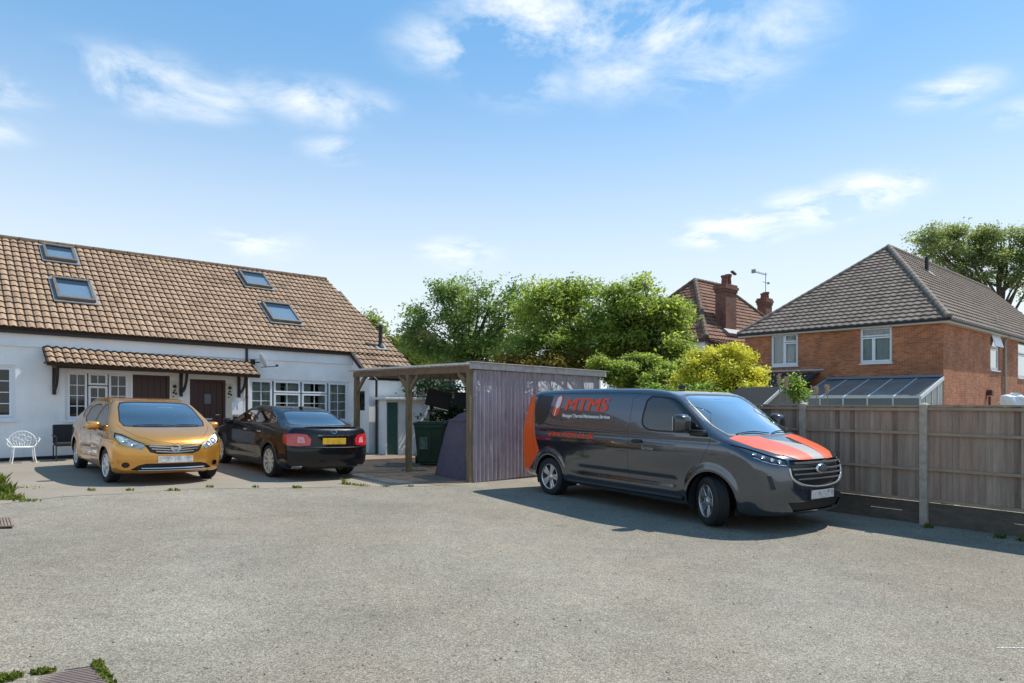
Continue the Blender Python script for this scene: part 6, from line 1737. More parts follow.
    t.matrix_local = Matrix.Translation(c + Vector((.0385, 0, -.002))) @ Matrix(((0, 0, 1, 0), (1, 0, 0, 0), (0, 1, 0, 0), (0, 0, 0, 1)))
    # plate
    pc = fx(0, .52); k = MB(); k.box((pc.x + .012, 0, .52), (.012, .53, .115), bevel=.004); o = k.build('number_plate', M['plate_white'], root)
    k = MB(); k.box((pc.x + .0, 0, .52), (.03, .57, .15), bevel=.006); k.build('plate_holder', M['black_plastic'], o)
    for s in (1, -1):
        l = sk.emit('lamp%d' % s, 'headlight', pbr('smoked_lamp_housing', (.03, .032, .036), .15, coat=1) if s > 0 else bpy.data.materials['smoked_lamp_housing'], root, push=-.012)
        for (yy, zz) in ((.69, .965), (.755, .985), (.82, 1.015), (.87, 1.05)):
            h, n = sk.project((4, s * yy, zz), (-1, 0, 0))
            if h is None: continue
            k = MB(); k.lathe([(0, -.004), (.016, 0), (.022, .012), (.026, .012)], 16, M=Matrix.Translation(h + n * -.004) @ n.to_track_quat('Z', 'Y').to_matrix().to_4x4()); k.build('lamp_element', M['chrome'], l, smooth=True)
        k = MB(); pts = []
        for (yy, zz) in ((.62, .93), (.70, .94), (.78, .955), (.85, .985), (.90, 1.03)):
            h, n = sk.project((4, s * yy, zz - .018), (-1, 0, 0))
            if h is not None: pts.append(h + n * .002)
        if len(pts) > 1: k.tube(pts, .006, 6); k.build('running_light', M['silver'], l)
    # seams
    k = MB()
    for s in (1, -1):
        sk.seam([(-1.60, .40), (-1.60, 1.80), (-1.40, 1.865), (-.86, 1.855), (-.34, 1.60), (.0, 1.30), (-.02, 1.15), (-.18, .85), (-.36, .66)], 'side', s, k)
        sk.seam([(-2.95, .42), (-2.95, 1.86)], 'side', s, k) if s > 0 else sk.seam([(-2.62, .42), (-2.62, .43)], 'side', s, k)
        sk.seam([(-4.02, .62), (-4.12, 1.0), (-4.20, 1.55), (-4.24, 1.88)], 'side', s, k, .003)
        sk.seam([(-.5, .38), (-3.2, .40)], 'side', s, k, .004)
    sk.seam([(.20, -.83), (.55, -.765), (.80, -.625), (.97, -.4), (1.025, 0), (.97, .4), (.80, .625), (.55, .765), (.20, .83)], 'top', 1, k, .004)
    k.build('panel_seam', M['seal'], root)
    k = MB()
    for s in (1, -1): sk.seam([(-4.1, 1.87), (-3.2, 1.885), (-1.9, 1.885), (-1.45, 1.875)], 'side', s, k, .006)
    k.build('roof_channel', M['seal'], root)
    # sill skirts, handles, mirrors, wipers
    for s in (1, -1):
        k = MB(); pts = [sk.project((x, s * 4, .36), (0, -s, 0))[0] for x in np.linspace(-3.1, -.5, 12)]; k.tube([p + Vector((0, s * -.005, -.03)) for p in pts], .035, 8); k.build('sill', M['black_plastic'], root)
        hh, n = sk.project((-1.40, s * 4, 1.12), (0, -s, 0))
        k = MB(); k.box(hh + Vector((0, s * .015, 0)), (.22, .035, .035), bevel=.012); k.box(hh, (.19, .010, .06), bevel=.004); k.build('door_handle', M['black_plastic'], root)
        mirror(root, -.36, s * 1.12, 1.43, (1.35, 1.05, 1.7), grey if False else M['black_gloss'], arm=.08)
        k = MB(); k.box((-.20, s * .975, 1.30), (.26, .10, .09), bevel=.03); k.build('mirror_base', M['black_plastic'], root)
    k = MB()
    for (y0, y1) in ((-.62, .05), (.10, .72)):
        pts = []
        for t in np.linspace(0, 1, 8):
            h, n = sk.project((4, y0 + (y1 - y0) * t, 1.285 + .03 * math.sin(t * 3)), (-1, 0, 0)); pts.append(h + n * .012)
        k.tube(pts, .008, 6)
    k.build('wiper', M['black_plastic'], root)
    h, n = sk.project((-2.3, 0, 4), (0, 0, -1)); k = MB(); k.box((-1.35, 0, h.z + .03), (.12, .05, .06), bevel=.015); k.build('roof_aerial', M['black_plastic'], root)
    wells(root, (0, -WB), .405, .62, .93, .345)
    k = MB(); k.bx(-4.3, .85, -.62, .62, .24, .30); k.build('underbody', M['black_rough'], root)
    for x, st in ((-.04, R(-27)), (-WB, 0)):
        for s in (1, -1): make_wheel(root, x, s * .85, r_t, r_t, .225, 5, M['silver'], steer=st, rim_r=.232, style='alloy')
    # cab
    seats(root, (-1.05,), .75, (-.5, .12, .55)); steering(root, -.42, -.45, 1.18)
    k = MB(); k.box((-.02, 0, 1.10), (.55, 1.62, .22), bevel=.06); k.box((-.2, -.45, 1.24), (.25, .4, .08), bevel=.03); k.build('dashboard', M['liner'], root)
    k = MB(); k.bx(-1.65, -1.62, -.76, .76, .3, 1.80); k.build('bulkhead', M['liner'], root)
    k = MB(); k.box((-.65, 0, 1.75), (.03, .22, .08), bevel=.01); k.build('rear_view_mirror', M['black_plastic'], root)
    k = MB(); k.box((.02, .1, 1.245), (.2, .3, .006), M=Matrix.Rotation(R(3), 3, 'Y')); k.build('paper_on_dashboard', pbr('white_paper', (.7, .7, .68), .8), root)
    # signwriting on both sides
    red = pbr('orange_red_lettering', (.80, .07, .015), .45); wh = pbr('white_lettering', (.75, .75, .75), .45)
    for s in (-1,):
        mx = False
        text_on(sk, 'MTMS', 'side', s, (-3.30, 1.575), .315, red, root, 'lettering_name', shear=.12, bold=0, spacing=1.0, wide=1.36, fat=5)
        text_on(sk, 'Managed Thermal Maintenance Services', 'side', s, (-3.30, 1.455), .083, wh, root, 'lettering_strapline', bold=.0022, spacing=.93)
        text_on(sk, 'www.mtms.co.uk', 'side', s, (-3.66, 1.10), .175, red, root, 'lettering_web_address', bold=.003, shear=.1)
        # thermometer-like pill emblem, white above and red below
        def pill(cx, cz, w, h, a0=0, a1=1, sh=.2):
            pts = [(cx + w * math.cos(a), cz + h / 2 - w + w * math.sin(a)) for a in np.linspace(0, math.pi, 9)] + [(cx + w * math.cos(a), cz - h / 2 + w + w * math.sin(a)) for a in np.linspace(math.pi, 2 * math.pi, 9)]
            return [(x + (z - cz) * sh, z) for x, z in pts]
        patch_on(sk, pill(-3.48, 1.66, .095, .40), 'side', s, red, root, 'emblem_outline', push=.0035)
        patch_on(sk, pill(-3.465, 1.72, .062, .22), 'side', s, wh, root, 'emblem_top', push=.0055)
        patch_on(sk, pill(-3.52, 1.545, .012, .14), 'side', s, wh, root, 'emblem_mark', push=.0055)
        patch_on(sk, [(-4.14, 1.86), (-4.16, 1.60), (-4.08, 1.34), (-3.95, 1.28), (-3.76, 1.38), (-3.70, 1.58), (-3.66, 1.84)], 'side', s, pbr('black_vinyl', (.012, .013, .013), .25), root, 'black_vinyl_patch', push=.003)
        ref = wh
        text_on(sk, 'Services', 'side', s, (-1.30, 1.0), .075, pbr('faded_grey_lettering', (.35, .33, .31), .5), root, 'lettering_door', bold=.001)
    text_on(sk, 'MTMS', 'side', 1, (-1.75, 1.565), .315, red, root, 'lettering_name', shear=.12, mirrorx=True, wide=1.36, fat=5)
    sk.bm.free()
    root.scale = (1, 1, .985)
M['black_gloss'] = pbr('gloss_dark_mirror_shell', (.035, .036, .038), .2, coat=.6)
van()

# ============================================================ the gold hatchback
def gold_car():
    WB = 2.6; r_t = .305
    root = vehicle_root('hatchback_car', -6.36, 12.13, R(-47.5), (0, -WB), .74, 'gold orange five door hatchback facing the camera in front of the bungalow doors', 'car')
    prof = [(-3.13, .28), (-3.24, .42), (-3.27, .62), (-3.24, .86), (-3.17, 1.02), (-3.02, 1.22), (-2.82, 1.38), (-2.55, 1.475), (-2.1, 1.515), (-1.5, 1.53), (-1.0, 1.515), (-.62, 1.455), (-.2, 1.27), (.16, 1.06), (.28, 1.00),
            (.45, .955), (.65, .875), (.76, .79), (.81, .70), (.825, .58), (.83, .42), (.80, .28), (.70, .20), (.3, .19), (-1.5, .19), (-2.9, .22)]
    fld = Field2(chaikin(prof, 2, .2))
    def sdf(x, y, z):
        ay = np.abs(y)
        hw = tab(z, [(.1, .76), (.22, .80), (.40, .832), (.62, .842), (.84, .838), (.98, .815), (1.06, .79), (1.25, .715), (1.42, .635), (1.55, .57)])
        hw = hw + tab(x, [(-3.4, -.07), (-3.0, -.02), (-2.6, .004), (-1.8, -.004), (-.9, -.004), (-.1, .004), (.35, -.02), (.9, -.10)])
        hw = hw - tab(x, [(-3.4, .12), (-2.6, .05), (-2.0, .0), (-1, 0), (1, 0)]) * sstep(z, .95, 1.35)
        for cx in (0, -WB):
            rr = np.sqrt((x - cx) ** 2 + (z - .32) ** 2); hw = hw + .022 * np.exp(-((rr - .39) / .07) ** 2) * (z < .95) * sstep(z, .12, .25)
        hw = hw + .014 * np.exp(-((z - .80 + .02 * x) / .03) ** 2) - .018 * np.exp(-((z - .52 - .05 * (x + 1.3)) / .09) ** 2) * sstep(x, -2.2, -1.9) * (1 - sstep(x, -.7, -.4))
        u = ay / .84
        xf = x + (.36 * u ** 3 + .05 * u ** 2) * sstep(x, -.2, .75) + .17 * u ** 2.5 * sstep(x, -1.0, -.3) * (1 - sstep(x, .0, .5)) * sstep(z, .98, 1.2)
        xf = xf - (.30 * u ** 3.2) * (1 - sstep(x, -3.2, -2.7))
        A = fld(xf, z)
        return smax(A, ay - hw, .09)
    sk = Skin(sdf, (-2.6, .05, .64), 150, 160, 48)
    S = lambda s: (lambda c, n: c.y * s > .35 and n.y * s > (.12 if c.z < .96 else .52))
    for s in (1, -1):
        for cx in (0, -WB): sk.cut(circle(cx, .31, .355, 30), 'side', lambda c, n, s=s: c.y * s > .5, 'void')
        glazing(sk, [(-1.10, .985), (-1.10, 1.40), (-.80, 1.405), (-.46, 1.26), (-.23, 1.10), (-.20, .985)], 'side', S(s), 'fglass%d' % s, .016)
        glazing(sk, [(-2.02, 1.03), (-1.98, 1.36), (-1.17, 1.405), (-1.17, .99)], 'side', S(s), 'rglass%d' % s, .016)
        glazing(sk, [(-2.52, 1.16), (-2.48, 1.30), (-2.10, 1.36), (-2.12, 1.06)], 'side', S(s), 'qglass%d' % s, .016)
        glazing(sk, [(-.15, 1.0), (-.15, 1.07), (.05, 1.0)], 'side', S(s), 'vglass%d' % s, .01, smooth=0)
    glazing(sk, [(-.67, 1.03), (-.565, 1.435), (-.4, 1.462), (.4, 1.462), (.565, 1.435), (.67, 1.03), (.4, 1.01), (-.4, 1.01)], 'front', lambda c, n: c.x > -1.1 and n.x > .2 and n.z > .3, 'windscreen', .018)
    glazing(sk, [(-.50, 1.08), (-.42, 1.36), (.42, 1.36), (.50, 1.08)], 'front', lambda c, n: c.x < -2.6 and n.x < -.3, 'rear_screen', .018)
    zf = lambda c, n: c.x > .35 and n.x > .2
    sk.cut([(-.44, .735), (-.30, .70), (.30, .70), (.44, .735), (.36, .60), (.25, .565), (-.25, .565), (-.36, .60)], 'front', zf, 'grille')
    sk.cut([(-.50, .37), (-.40, .40), (.40, .40), (.50, .37), (.60, .285), (.42, .265), (-.42, .265), (-.60, .285)], 'front', zf, 'intake')
    for s in (1, -1):
        lamp = [(s * .42, .745), (s * .46, .64), (s * .60, .675), (s * .735, .74), (s * .79, .85), (s * .77, .925), (s * .68, .90), (s * .56, .815)]
        sk.cut(lamp if s > 0 else lamp[::-1], 'front', lambda c, n: c.x > .05 and n.x > .02, 'lamp%d' % s)
        sk.cut(circle(s * .66, .37, .05, 14), 'front', lambda c, n: c.x > .3 and n.x > .05, 'fog%d' % s)
        sk.cut([(-1.14, .30), (-1.14, 1.43), (-.78, 1.43), (-.40, 1.26), (-.15, 1.07), (-.12, .98), (-.22, .70), (-.30, .52), (-.46, .32)], 'side', S(s), 'fdoor%d' % s)
        sk.cut([(-2.03, .62), (-2.10, 1.0), (-2.05, 1.38), (-1.15, 1.43), (-1.15, .30), (-1.95, .32)], 'side', S(s), 'rdoor%d' % s)
        sk.cut([(-3.3, .78), (-3.3, 1.10), (-3.02, 1.16), (-2.86, 1.05), (-2.94, .80)], 'side', lambda c, n, s=s: c.y * s > .3, 'tlamp%d' % s)
    hoodw = lambda c, n: n.z > .35 and c.z > .72 and c.x > .0
    sk.cut([(.10, -.70), (.28, -.3), (.30, 0), (.28, .3), (.10, .70), (.38, .60), (.60, .48), (.74, .28), (.79, 0), (.74, -.28), (.60, -.48), (.38, -.60)], 'top', hoodw, 'hood')
    gold = paint('metallic_gold_orange', (.68, .315, .05), .68, .28)
    sk.emit(None, 'body', gold, root); sk.emit(None, 'body_lining', M['liner'], root, push=-.02, where=lambda c: c.z > .4)
    sk.emit('hood', 'bonnet', gold, root)
    for s in (1, -1):
        d = sk.emit('fdoor%d' % s, 'front_door', gold, root); sk.emit('fglass%d' % s, 'door_window', M['side_glass'], d, push=-.004); sk.emit('fglass%d_seal' % s, 'window_seal', M['seal'], d)
        d2 = sk.emit('rdoor%d' % s, 'rear_door', gold, root); sk.emit('rglass%d' % s, 'door_window', M['side_glass'], d2, push=-.004); sk.emit('rglass%d_seal' % s, 'window_seal', M['seal'], d2)
        sk.emit('qglass%d' % s, 'quarter_window', M['side_glass'], root, push=-.004); sk.emit('qglass%d_seal' % s, 'window_seal', M['seal'], root)
        sk.emit('vglass%d' % s, 'quarter_window', M['car_glass'], root, push=-.004); sk.emit('vglass%d_seal' % s, 'window_seal', M['seal'], root)
        sk.emit('tlamp%d' % s, 'tail_lamp', M['red_lens'], root)
        l = sk.emit('lamp%d' % s, 'headlight', M['clear_lens'], root, push=.002)
        sk.emit('lamp%d' % s, 'reflector', pbr('lamp_reflector', (.92, .90, .82), .5, col2=(.60, .60, .56), vscale=11), l, push=-.03)
        for (yy, zz, rr) in ((.56, .745, .045), (.66, .80, .05), (.49, .70, .025)):
            h, n = sk.project((4, s * yy, zz), (-1, 0, 0))
            if h is None: continue
            k = MB(); k.lathe([(0, -.01), (rr * .5, -.008), (rr * .9, .004), (rr, .01)], 18, M=Matrix.Translation(h + n * -.022) @ n.to_track_quat('Z', 'Y').to_matrix().to_4x4()); k.build('lamp_element', M['chrome'], l, smooth=True)
        f = sk.emit('fog%d' % s, 'fog_lamp', M['clear_lens'], root, push=.001); sk.emit('fog%d' % s, 'reflector', M['dark_metal'], f, push=-.02)
        for dn, x in (('a', -.95), ('b', -1.86)):
            hh, n = sk.project((x, s * 4, .90), (0, -s, 0)); k = MB(); k.box(hh + n * .018, (.17, .026, .028), bevel=.01); k.build('door_handle', gold, d if dn == 'a' else d2)
        mirror(root, -.42, s * .93, 1.01, (1.1, .92, .98), gold, arm=.05)
    sk.emit('windscreen', 'windscreen', M['car_glass'], root, push=-.003); sk.emit('windscreen_seal', 'windscreen_seal', M['seal'], root)
    sk.emit('rear_screen', 'rear_window', M['dark_glass'], root, push=-.003); sk.emit('rear_screen_seal', 'window_seal', M['seal'], root)
    sk.emit('grille', 'grille', M['black_plastic'], root, push=-.02); sk.emit('intake', 'lower_intake', M['black_rough'], root, push=-.02)
    def fx(y, z):
        h, n = sk.project((4, y, z), (-1, 0, 0)); return h
    for z, w in ((.715, .36), (.675, .37), (.635, .34), (.595, .28)):
        pts = [fx(y, z + .03 * abs(y) / .4) + Vector((.002, 0, 0)) for y in np.linspace(-w, w, 13)]
        k = MB()
        for a, b in zip(pts, pts[1:]): k.bar(a, b, .016, .017)
        k.build('grille_bar', M['silver'], root)
    k = MB(); pts = [fx(y, .315) + Vector((.006, 0, 0)) for y in np.linspace(-.46, .46, 11)]; k.tube(pts, .012, 6); pts = [fx(y, .275) + Vector((.006, 0, 0)) for y in np.linspace(-.50, .50, 11)]; k.tube(pts, .007, 6); k.build('intake_bar', M['silver'], root)
    c = fx(0, .665); k = MB(); k.lathe([(.052, -.01), (.055, .012), (.066, .014), (.070, .004)], 28, M=Matrix.Translation(c + Vector((.012, 0, 0))) @ Matrix.Rotation(R(80), 4, 'Y')); k.box(c + Vector((.024, 0, .0)), (.012, .155, .026), bevel=.003); o = k.build('badge', M['chrome'], root)
    pc = fx(0, .47); k = MB(); k.box((pc.x + .014, 0, .47), (.012, .52, .112), M=Matrix.Rotation(R(-3), 3, 'Y'), bevel=.004); k.build('number_plate', M['plate_white'], root)
    k = MB()
    for s in (1, -1):
        sk.seam([(-1.145, .30), (-1.145, 1.43), (-.78, 1.43), (-.40, 1.26), (-.15, 1.07), (-.12, .98), (-.22, .70), (-.30, .52)], 'side', s, k, .003)
        sk.seam([(-2.03, .64), (-2.10, 1.0), (-2.05, 1.38), (-1.15, 1.435)], 'side', s, k, .003)
        sk.seam([(-2.9, .62), (-3.2, .66)], 'side', s, k, .003)
    sk.seam([(.10, -.70), (.38, -.60), (.60, -.48), (.74, -.28), (.79, 0), (.74, .28), (.60, .48), (.38, .60), (.10, .70)], 'top', 1, k, .003)
    k.build('panel_seam', M['seal'], root)
    k = MB()
    for (y0, y1) in ((-.48, .08), (.06, .52)):
        pts = []
        for t in np.linspace(0, 1, 8):
            h, n = sk.project((4, y0 + (y1 - y0) * t, 1.03 + .02 * math.sin(t * 3)), (-1, 0, 0)); pts.append(h + n * .012)
        k.tube(pts, .007, 6)
    k.build('wiper', M['black_plastic'], root)
    k = MB(); h, n = sk.project((4, -.22, 1.37), (-1, 0, 0)); k.box(h + n * -.012 + Vector((0, .36, 0)), (.01, .24, .035), M=Matrix.Rotation(R(-58), 3, 'Y')); k.build('windscreen_sticker', M['plate_white'], root)
    wells(root, (0, -WB), .36, .56, .80, .31)
    k = MB(); k.bx(-3.0, .6, -.58, .58, .2, .25); k.build('underbody', M['black_rough'], root)
    for x in (0, -WB):
        for s in (1, -1): make_wheel(root, x, s * .735, r_t, r_t, .19, 7, M['silver'], rim_r=.205, style='split', steer=R(3) if x == 0 else 0)
    seats(root, (-1.15,), .42, (-.38, .38)); seats(root, (-2.0,), .45, (-.35, .35)); steering(root, -.62, -.38, .93)
    k = MB(); k.box((-.16, 0, .90), (.42, 1.35, .16), bevel=.05); k.build('dashboard', M['liner'], root)
    k = MB(); k.box((-.50, 0, 1.34), (.03, .2, .06), bevel=.01); k.build('rear_view_mirror', M['black_plastic'], root)
    sk.bm.free()
    root.scale = (1.0, 1.08, .955)
    for w in root.children:
        if w.name.startswith('wheel') and w.type == 'EMPTY': w.scale = (1, 1 / 1.08, 1 / .955); w.location.z = r_t / .955
gold_car()

# ============================================================ the black saloon, seen from behind; origin at the rear axle
def black_car():
    WB = 2.85; r_t = .33
    root = vehicle_root('saloon_car', -4.16, 13.76, R(132), (WB, 0), .77, 'black saloon with red tail lamps and yellow rear plate, nose towards the bungalow', 'car')
    prof = [(-.98, .26), (-1.05, .40), (-1.06, .60), (-1.03, .80), (-1.02, .94), (-.97, 1.045), (-.86, 1.075), (-.52, 1.075), (-.36, 1.10), (.15, 1.305), (.55, 1.405), (.95, 1.435), (1.45, 1.43), (1.8, 1.385), (2.2, 1.22), (2.62, 1.005),
            (2.78, .955), (3.2, .90), (3.55, .81), (3.68, .70), (3.74, .52), (3.72, .32), (3.6, .2), (3.0, .17), (1.4, .17), (-.7, .21)]
    fld = Field2(chaikin(prof, 2, .2))
    def sdf(x, y, z):
        ay = np.abs(y)
        hw = tab(z, [(.1, .80), (.22, .85), (.40, .885), (.62, .897), (.82, .89), (.95, .865), (1.03, .82), (1.10, .765), (1.25, .68), (1.38, .59), (1.5, .52)])
        hw = hw + tab(x, [(-1.3, -.075), (-.8, -.02), (-.2, .0), (1, 0), (2.6, 0), (3.2, -.02), (3.9, -.12)])
        hw = hw - tab(x, [(-1.2, .04), (-.4, .06), (.3, .02), (.9, 0), (4, 0)]) * sstep(z, 1.06, 1.3)
        for cx in (0, WB):
            rr = np.sqrt((x - cx) ** 2 + (z - .34) ** 2); hw = hw + .016 * np.exp(-((rr - .40) / .06) ** 2) * (z < .95) * sstep(z, .12, .25)
        hw = hw + .008 * np.exp(-((z - .86) / .03) ** 2) - .012 * np.exp(-((z - .45) / .10) ** 2) * sstep(x, .3, .7) * (1 - sstep(x, 2.2, 2.6))
        u = ay / .89
        xf = x - (.25 * u ** 4 + .05 * u ** 2) * (1 - sstep(x, -1.0, -.2)) + .45 * u ** 3 * sstep(x, 2.6, 3.5)
        xf = xf - .15 * u ** 2.5 * (1 - sstep(x, .2, .8)) * sstep(z, 1.06, 1.2) * sstep(x, -.7, -.3) + .2 * u ** 2.5 * sstep(x, 1.7, 2.2) * sstep(z, 1.0, 1.15)
        A = fld(xf, z)
        return smax(A, ay - hw, .085)
    sk = Skin(sdf, (-.35, 3.05, .60), 165, 160, 46)
    S = lambda s: (lambda c, n: c.y * s > .35 and n.y * s > (.12 if c.z < 1.0 else .50))
    for s in (1, -1):
        for cx in (0, WB): sk.cut(circle(cx, .335, .375, 30), 'side', lambda c, n, s=s: c.y * s > .55, 'void')
        glazing(sk, [(1.22, 1.045), (1.24, 1.345), (1.72, 1.325), (2.10, 1.16), (2.30, 1.035)], 'side', S(s), 'fglass%d' % s, .016)
        glazing(sk, [(.42, 1.075), (.50, 1.26), (.62, 1.315), (1.16, 1.345), (1.14, 1.05)], 'side', S(s), 'rglass%d' % s, .016)
        glazing(sk, [(.02, 1.10), (.16, 1.19), (.42, 1.26), (.36, 1.08)], 'side', S(s), 'qglass%d' % s, .012, smooth=0)
        sk.cut([(1.18, .28), (1.20, 1.37), (1.72, 1.35), (2.12, 1.18), (2.34, 1.02), (2.34, .60), (2.28, .28)], 'side', S(s), 'fdoor%d' % s)
        sk.cut([(.36, .60), (.40, 1.08), (.48, 1.28), (.62, 1.34), (1.19, 1.37), (1.17, .28), (.60, .30)], 'side', S(s), 'rdoor%d' % s)
    glazing(sk, [(-.66, 1.085), (-.53, 1.34), (-.35, 1.362), (.35, 1.362), (.53, 1.34), (.66, 1.085), (.4, 1.075), (-.4, 1.075)], 'front', lambda c, n: c.x < 1.0 and n.x < -.2 and n.z > .3 and c.x > -.55, 'rear_screen', .018)
    glazing(sk, [(-.66, 1.0), (-.52, 1.34), (.52, 1.34), (.66, 1.0)], 'front', lambda c, n: c.x > 1.5 and c.x < 2.85 and n.x > .3 and n.z > .3, 'windscreen', .018)
    rb = lambda c, n: c.x < -.45 and n.x < -.12
    for s in (1, -1):
        lamp = [(s * .47, .84), (s * .49, .72), (s * .70, .70), (s * .87, .71), (s * .89, .80), (s * .86, .93), (s * .72, .945), (s * .55, .93)]
        sk.cut(lamp if s > 0 else lamp[::-1], 'front', lambda c, n: c.x < -.62 and n.x < -.02, 'tail%d' % s)
        sk.cut([(s * .58, .765), (s * .60, .87), (s * .70, .89), (s * .71, .76)] if s > 0 else [(s * .58, .765), (s * .71, .76), (s * .70, .89), (s * .60, .87)], 'front', lambda c, n: c.x < -.35 and n.x < -.02, 'rev%d' % s, only=('tail%d' % s,))
        sk.cut([(-.77, .235), (-.77, .30), (-.60, .31), (-.60, .235)] if s < 0 else [(.60, .235), (.60, .31), (.77, .30), (.77, .235)], 'front', rb, 'exhaust')
        sk.cut([(s * .50, .62), (s * .50, .75), (s * .78, .84), (s * .80, .70)], 'front', lambda c, n: c.x > 3.2, 'hl%d' % s)
    sk.cut([(-.50, .30), (.50, .30), (.44, .22), (-.44, .22)], 'front', lambda c, n: c.x < -.5, 'diffuser')
    sk.cut([(-.44, .68), (-.46, .95), (-.70, .985), (-.78, 1.2), (.78, 1.2), (.70, .985), (.46, .95), (.44, .68)], 'front', lambda c, n: c.x < -.40 and c.z < 1.09 , 'boot')
    sk.cut([(-.4, .45), (.4, .45), (.4, .7), (-.4, .7)], 'front', lambda c, n: c.x > 3.3, 'grille')
    blk = paint('gloss_black', (.004, .0046, .007), .0, .3); blk.node_tree.nodes['Principled BSDF'].inputs['Coat Weight'].default_value = .75; blk.node_tree.nodes['Principled BSDF'].inputs['Specular IOR Level'].default_value = .15; blk.node_tree.nodes['Principled BSDF'].inputs['Coat IOR'].default_value = 1.45
    sk.emit(None, 'body', blk, root); sk.emit(None, 'body_lining', M['liner'], root, push=-.02, where=lambda c: c.z > .4)
    sk.emit('boot', 'boot_lid', blk, root)
    tg = glass_mat('tinted_rear_glass', (.10, .12, .12), 1.5, gain=2.6)
    for s in (1, -1):
        d = sk.emit('fdoor%d' % s, 'front_door', blk, root); sk.emit('fglass%d' % s, 'door_window', M['car_glass'], d, push=-.004); sk.emit('fglass%d_seal' % s, 'window_seal', M['seal'], d)
        d2 = sk.emit('rdoor%d' % s, 'rear_door', blk, root); sk.emit('rglass%d' % s, 'door_window', M['dark_glass'], d2, push=-.004); sk.emit('rglass%d_seal' % s, 'window_seal', M['seal'], d2)
        sk.emit('qglass%d' % s, 'quarter_window', M['dark_glass'], root, push=-.004); sk.emit('qglass%d_seal' % s, 'window_seal', M['seal'], root)
        t = sk.emit('tail%d' % s, 'tail_lamp', M['red_lens'], root, push=.003); sk.emit('rev%d' % s, 'reversing_lamp', pbr('pale_pink_lens', (.55, .14, .15), .15, coat=1, col2=(.75, .40, .40), vscale=14), t, push=.003)
        sk.emit('hl%d' % s, 'headlight', M['silver'], root)
        for dd, x in ((d, 1.32), (d2, .55)):
            hh, n = sk.project((x, s * 4, .90), (0, -s, 0)); k = MB(); k.box(hh + n * .018, (.18, .026, .026), bevel=.01); k.build('door_handle', M['chrome'], dd)
        mirror(root, 2.10, s * .98, 1.03, (-1.0, .95, .9), blk, arm=.05)
        k = MB(); pts = [sk.project((x, s * 4, z), (0, -s, 0)) for x, z in ((.02, 1.09), (.38, 1.065), (.8, 1.045), (1.3, 1.035), (1.8, 1.03), (2.3, 1.02))]; k.tube([p + n * .002 for p, n in pts], .006, 6)
        pts = [sk.project((x, s * 4, z), (0, -s, 0)) for x, z in ((.05, 1.12), (.2, 1.225), (.5, 1.32), (.8, 1.36), (1.3, 1.375), (1.72, 1.35), (2.1, 1.18))]
        k.tube([p + n * .003 for p, n in pts if p], .005, 6); k.build('chrome_trim', M['chrome'], root)
    sk.emit('rear_screen', 'rear_window', tg, root, push=-.003); sk.emit('rear_screen_seal', 'window_seal', M['seal'], root)
    sk.emit('windscreen', 'windscreen', M['car_glass'], root, push=-.003); sk.emit('windscreen_seal', 'window_seal', M['seal'], root)
    sk.emit('exhaust', 'exhaust_finisher', M['silver'], root, push=.004); sk.emit('diffuser', 'rear_diffuser', M['black_rough'], root, push=-.003); sk.emit('grille', 'grille', M['black_rough'], root)
    def bxp(y, z):
        h, n = sk.project((-4, y, z), (1, 0, 0)); return h, n
    # lip spoiler along the boot edge
    k = MB(); pts = []
    for y in np.linspace(-.68, .68, 17):
        h, n = sk.project((-.90, y, 4), (0, 0, -1)); pts.append(h + Vector((.0 + .10 * (abs(y) / .68) ** 2, 0, .012)))
    for a, b in zip(pts, pts[1:]): k.bar(a, b, .075, .03)
    k.build('spoiler', blk, root)
    k = MB(); pts = [bxp(y, .915)[0] + Vector((-.010, 0, 0)) for y in np.linspace(-.34, .34, 9)]
    for a, b in zip(pts, pts[1:]): k.bar(a, b, .02, .022)
    k.build('chrome_strip', M['chrome'], root)
    h, n = bxp(0, .985); k = MB(); k.lathe([(.85, 0), (.9, .006), (1.0, .006), (1.02, 0)], 26, M=Matrix.Translation(h + n * .003) @ n.to_track_quat('Z', 'Y').to_matrix().to_4x4() @ Matrix.Diagonal((.062, .042, 1, 1)))
    k.lathe([(.8, 0), (.9, .006), (1.0, .006), (1.02, 0)], 18, M=Matrix.Translation(h + n * .004) @ n.to_track_quat('Z', 'Y').to_matrix().to_4x4() @ Matrix.Diagonal((.022, .038, 1, 1)))
    k.build('badge', M['chrome'], root)
    h, n = bxp(0, .80); k = MB(); k.box(h + Vector((-.012, 0, 0)), (.012, .50, .125), bevel=.004); o = k.build('number_plate', M['plate_yellow'], root)
    # pale reflecting step on top of the bumper
    k = MB(); pts = []
    for y in np.linspace(-.80, .80, 17):
        h, n = bxp(y, .665); pts.append(h + Vector((-.004 + .0 * abs(y), 0, 0)))
    for a, b in zip(pts, pts[1:]): k.bar(a, b, .03, .012)
    k.build('bumper_step', blk, root)
    k = MB()
    sk.seam([(-.44, .66), (-.455, .95), (-.70, .99)], 'front', -1, k, .003); sk.seam([(.44, .66), (.455, .95), (.70, .99)], 'front', -1, k, .003)
    sk.seam([(-.84, .675), (.84, .675)], 'front', -1, k, .0035)
    for s in (1, -1):
        sk.seam([(.36, .60), (.40, 1.08), (.48, 1.28), (.62, 1.34)], 'side', s, k, .003); sk.seam([(1.18, .28), (1.19, 1.05)], 'side', s, k, .003); sk.seam([(2.34, 1.02), (2.34, .60), (2.28, .28)], 'side', s, k, .003)
        sk.seam([(.36, .60), (.60, .30)], 'side', s, k, .003); sk.seam([(-.45, .66), (-.9, .68)], 'side', s, k, .003)
    k.build('panel_seam', M['seal'], root)
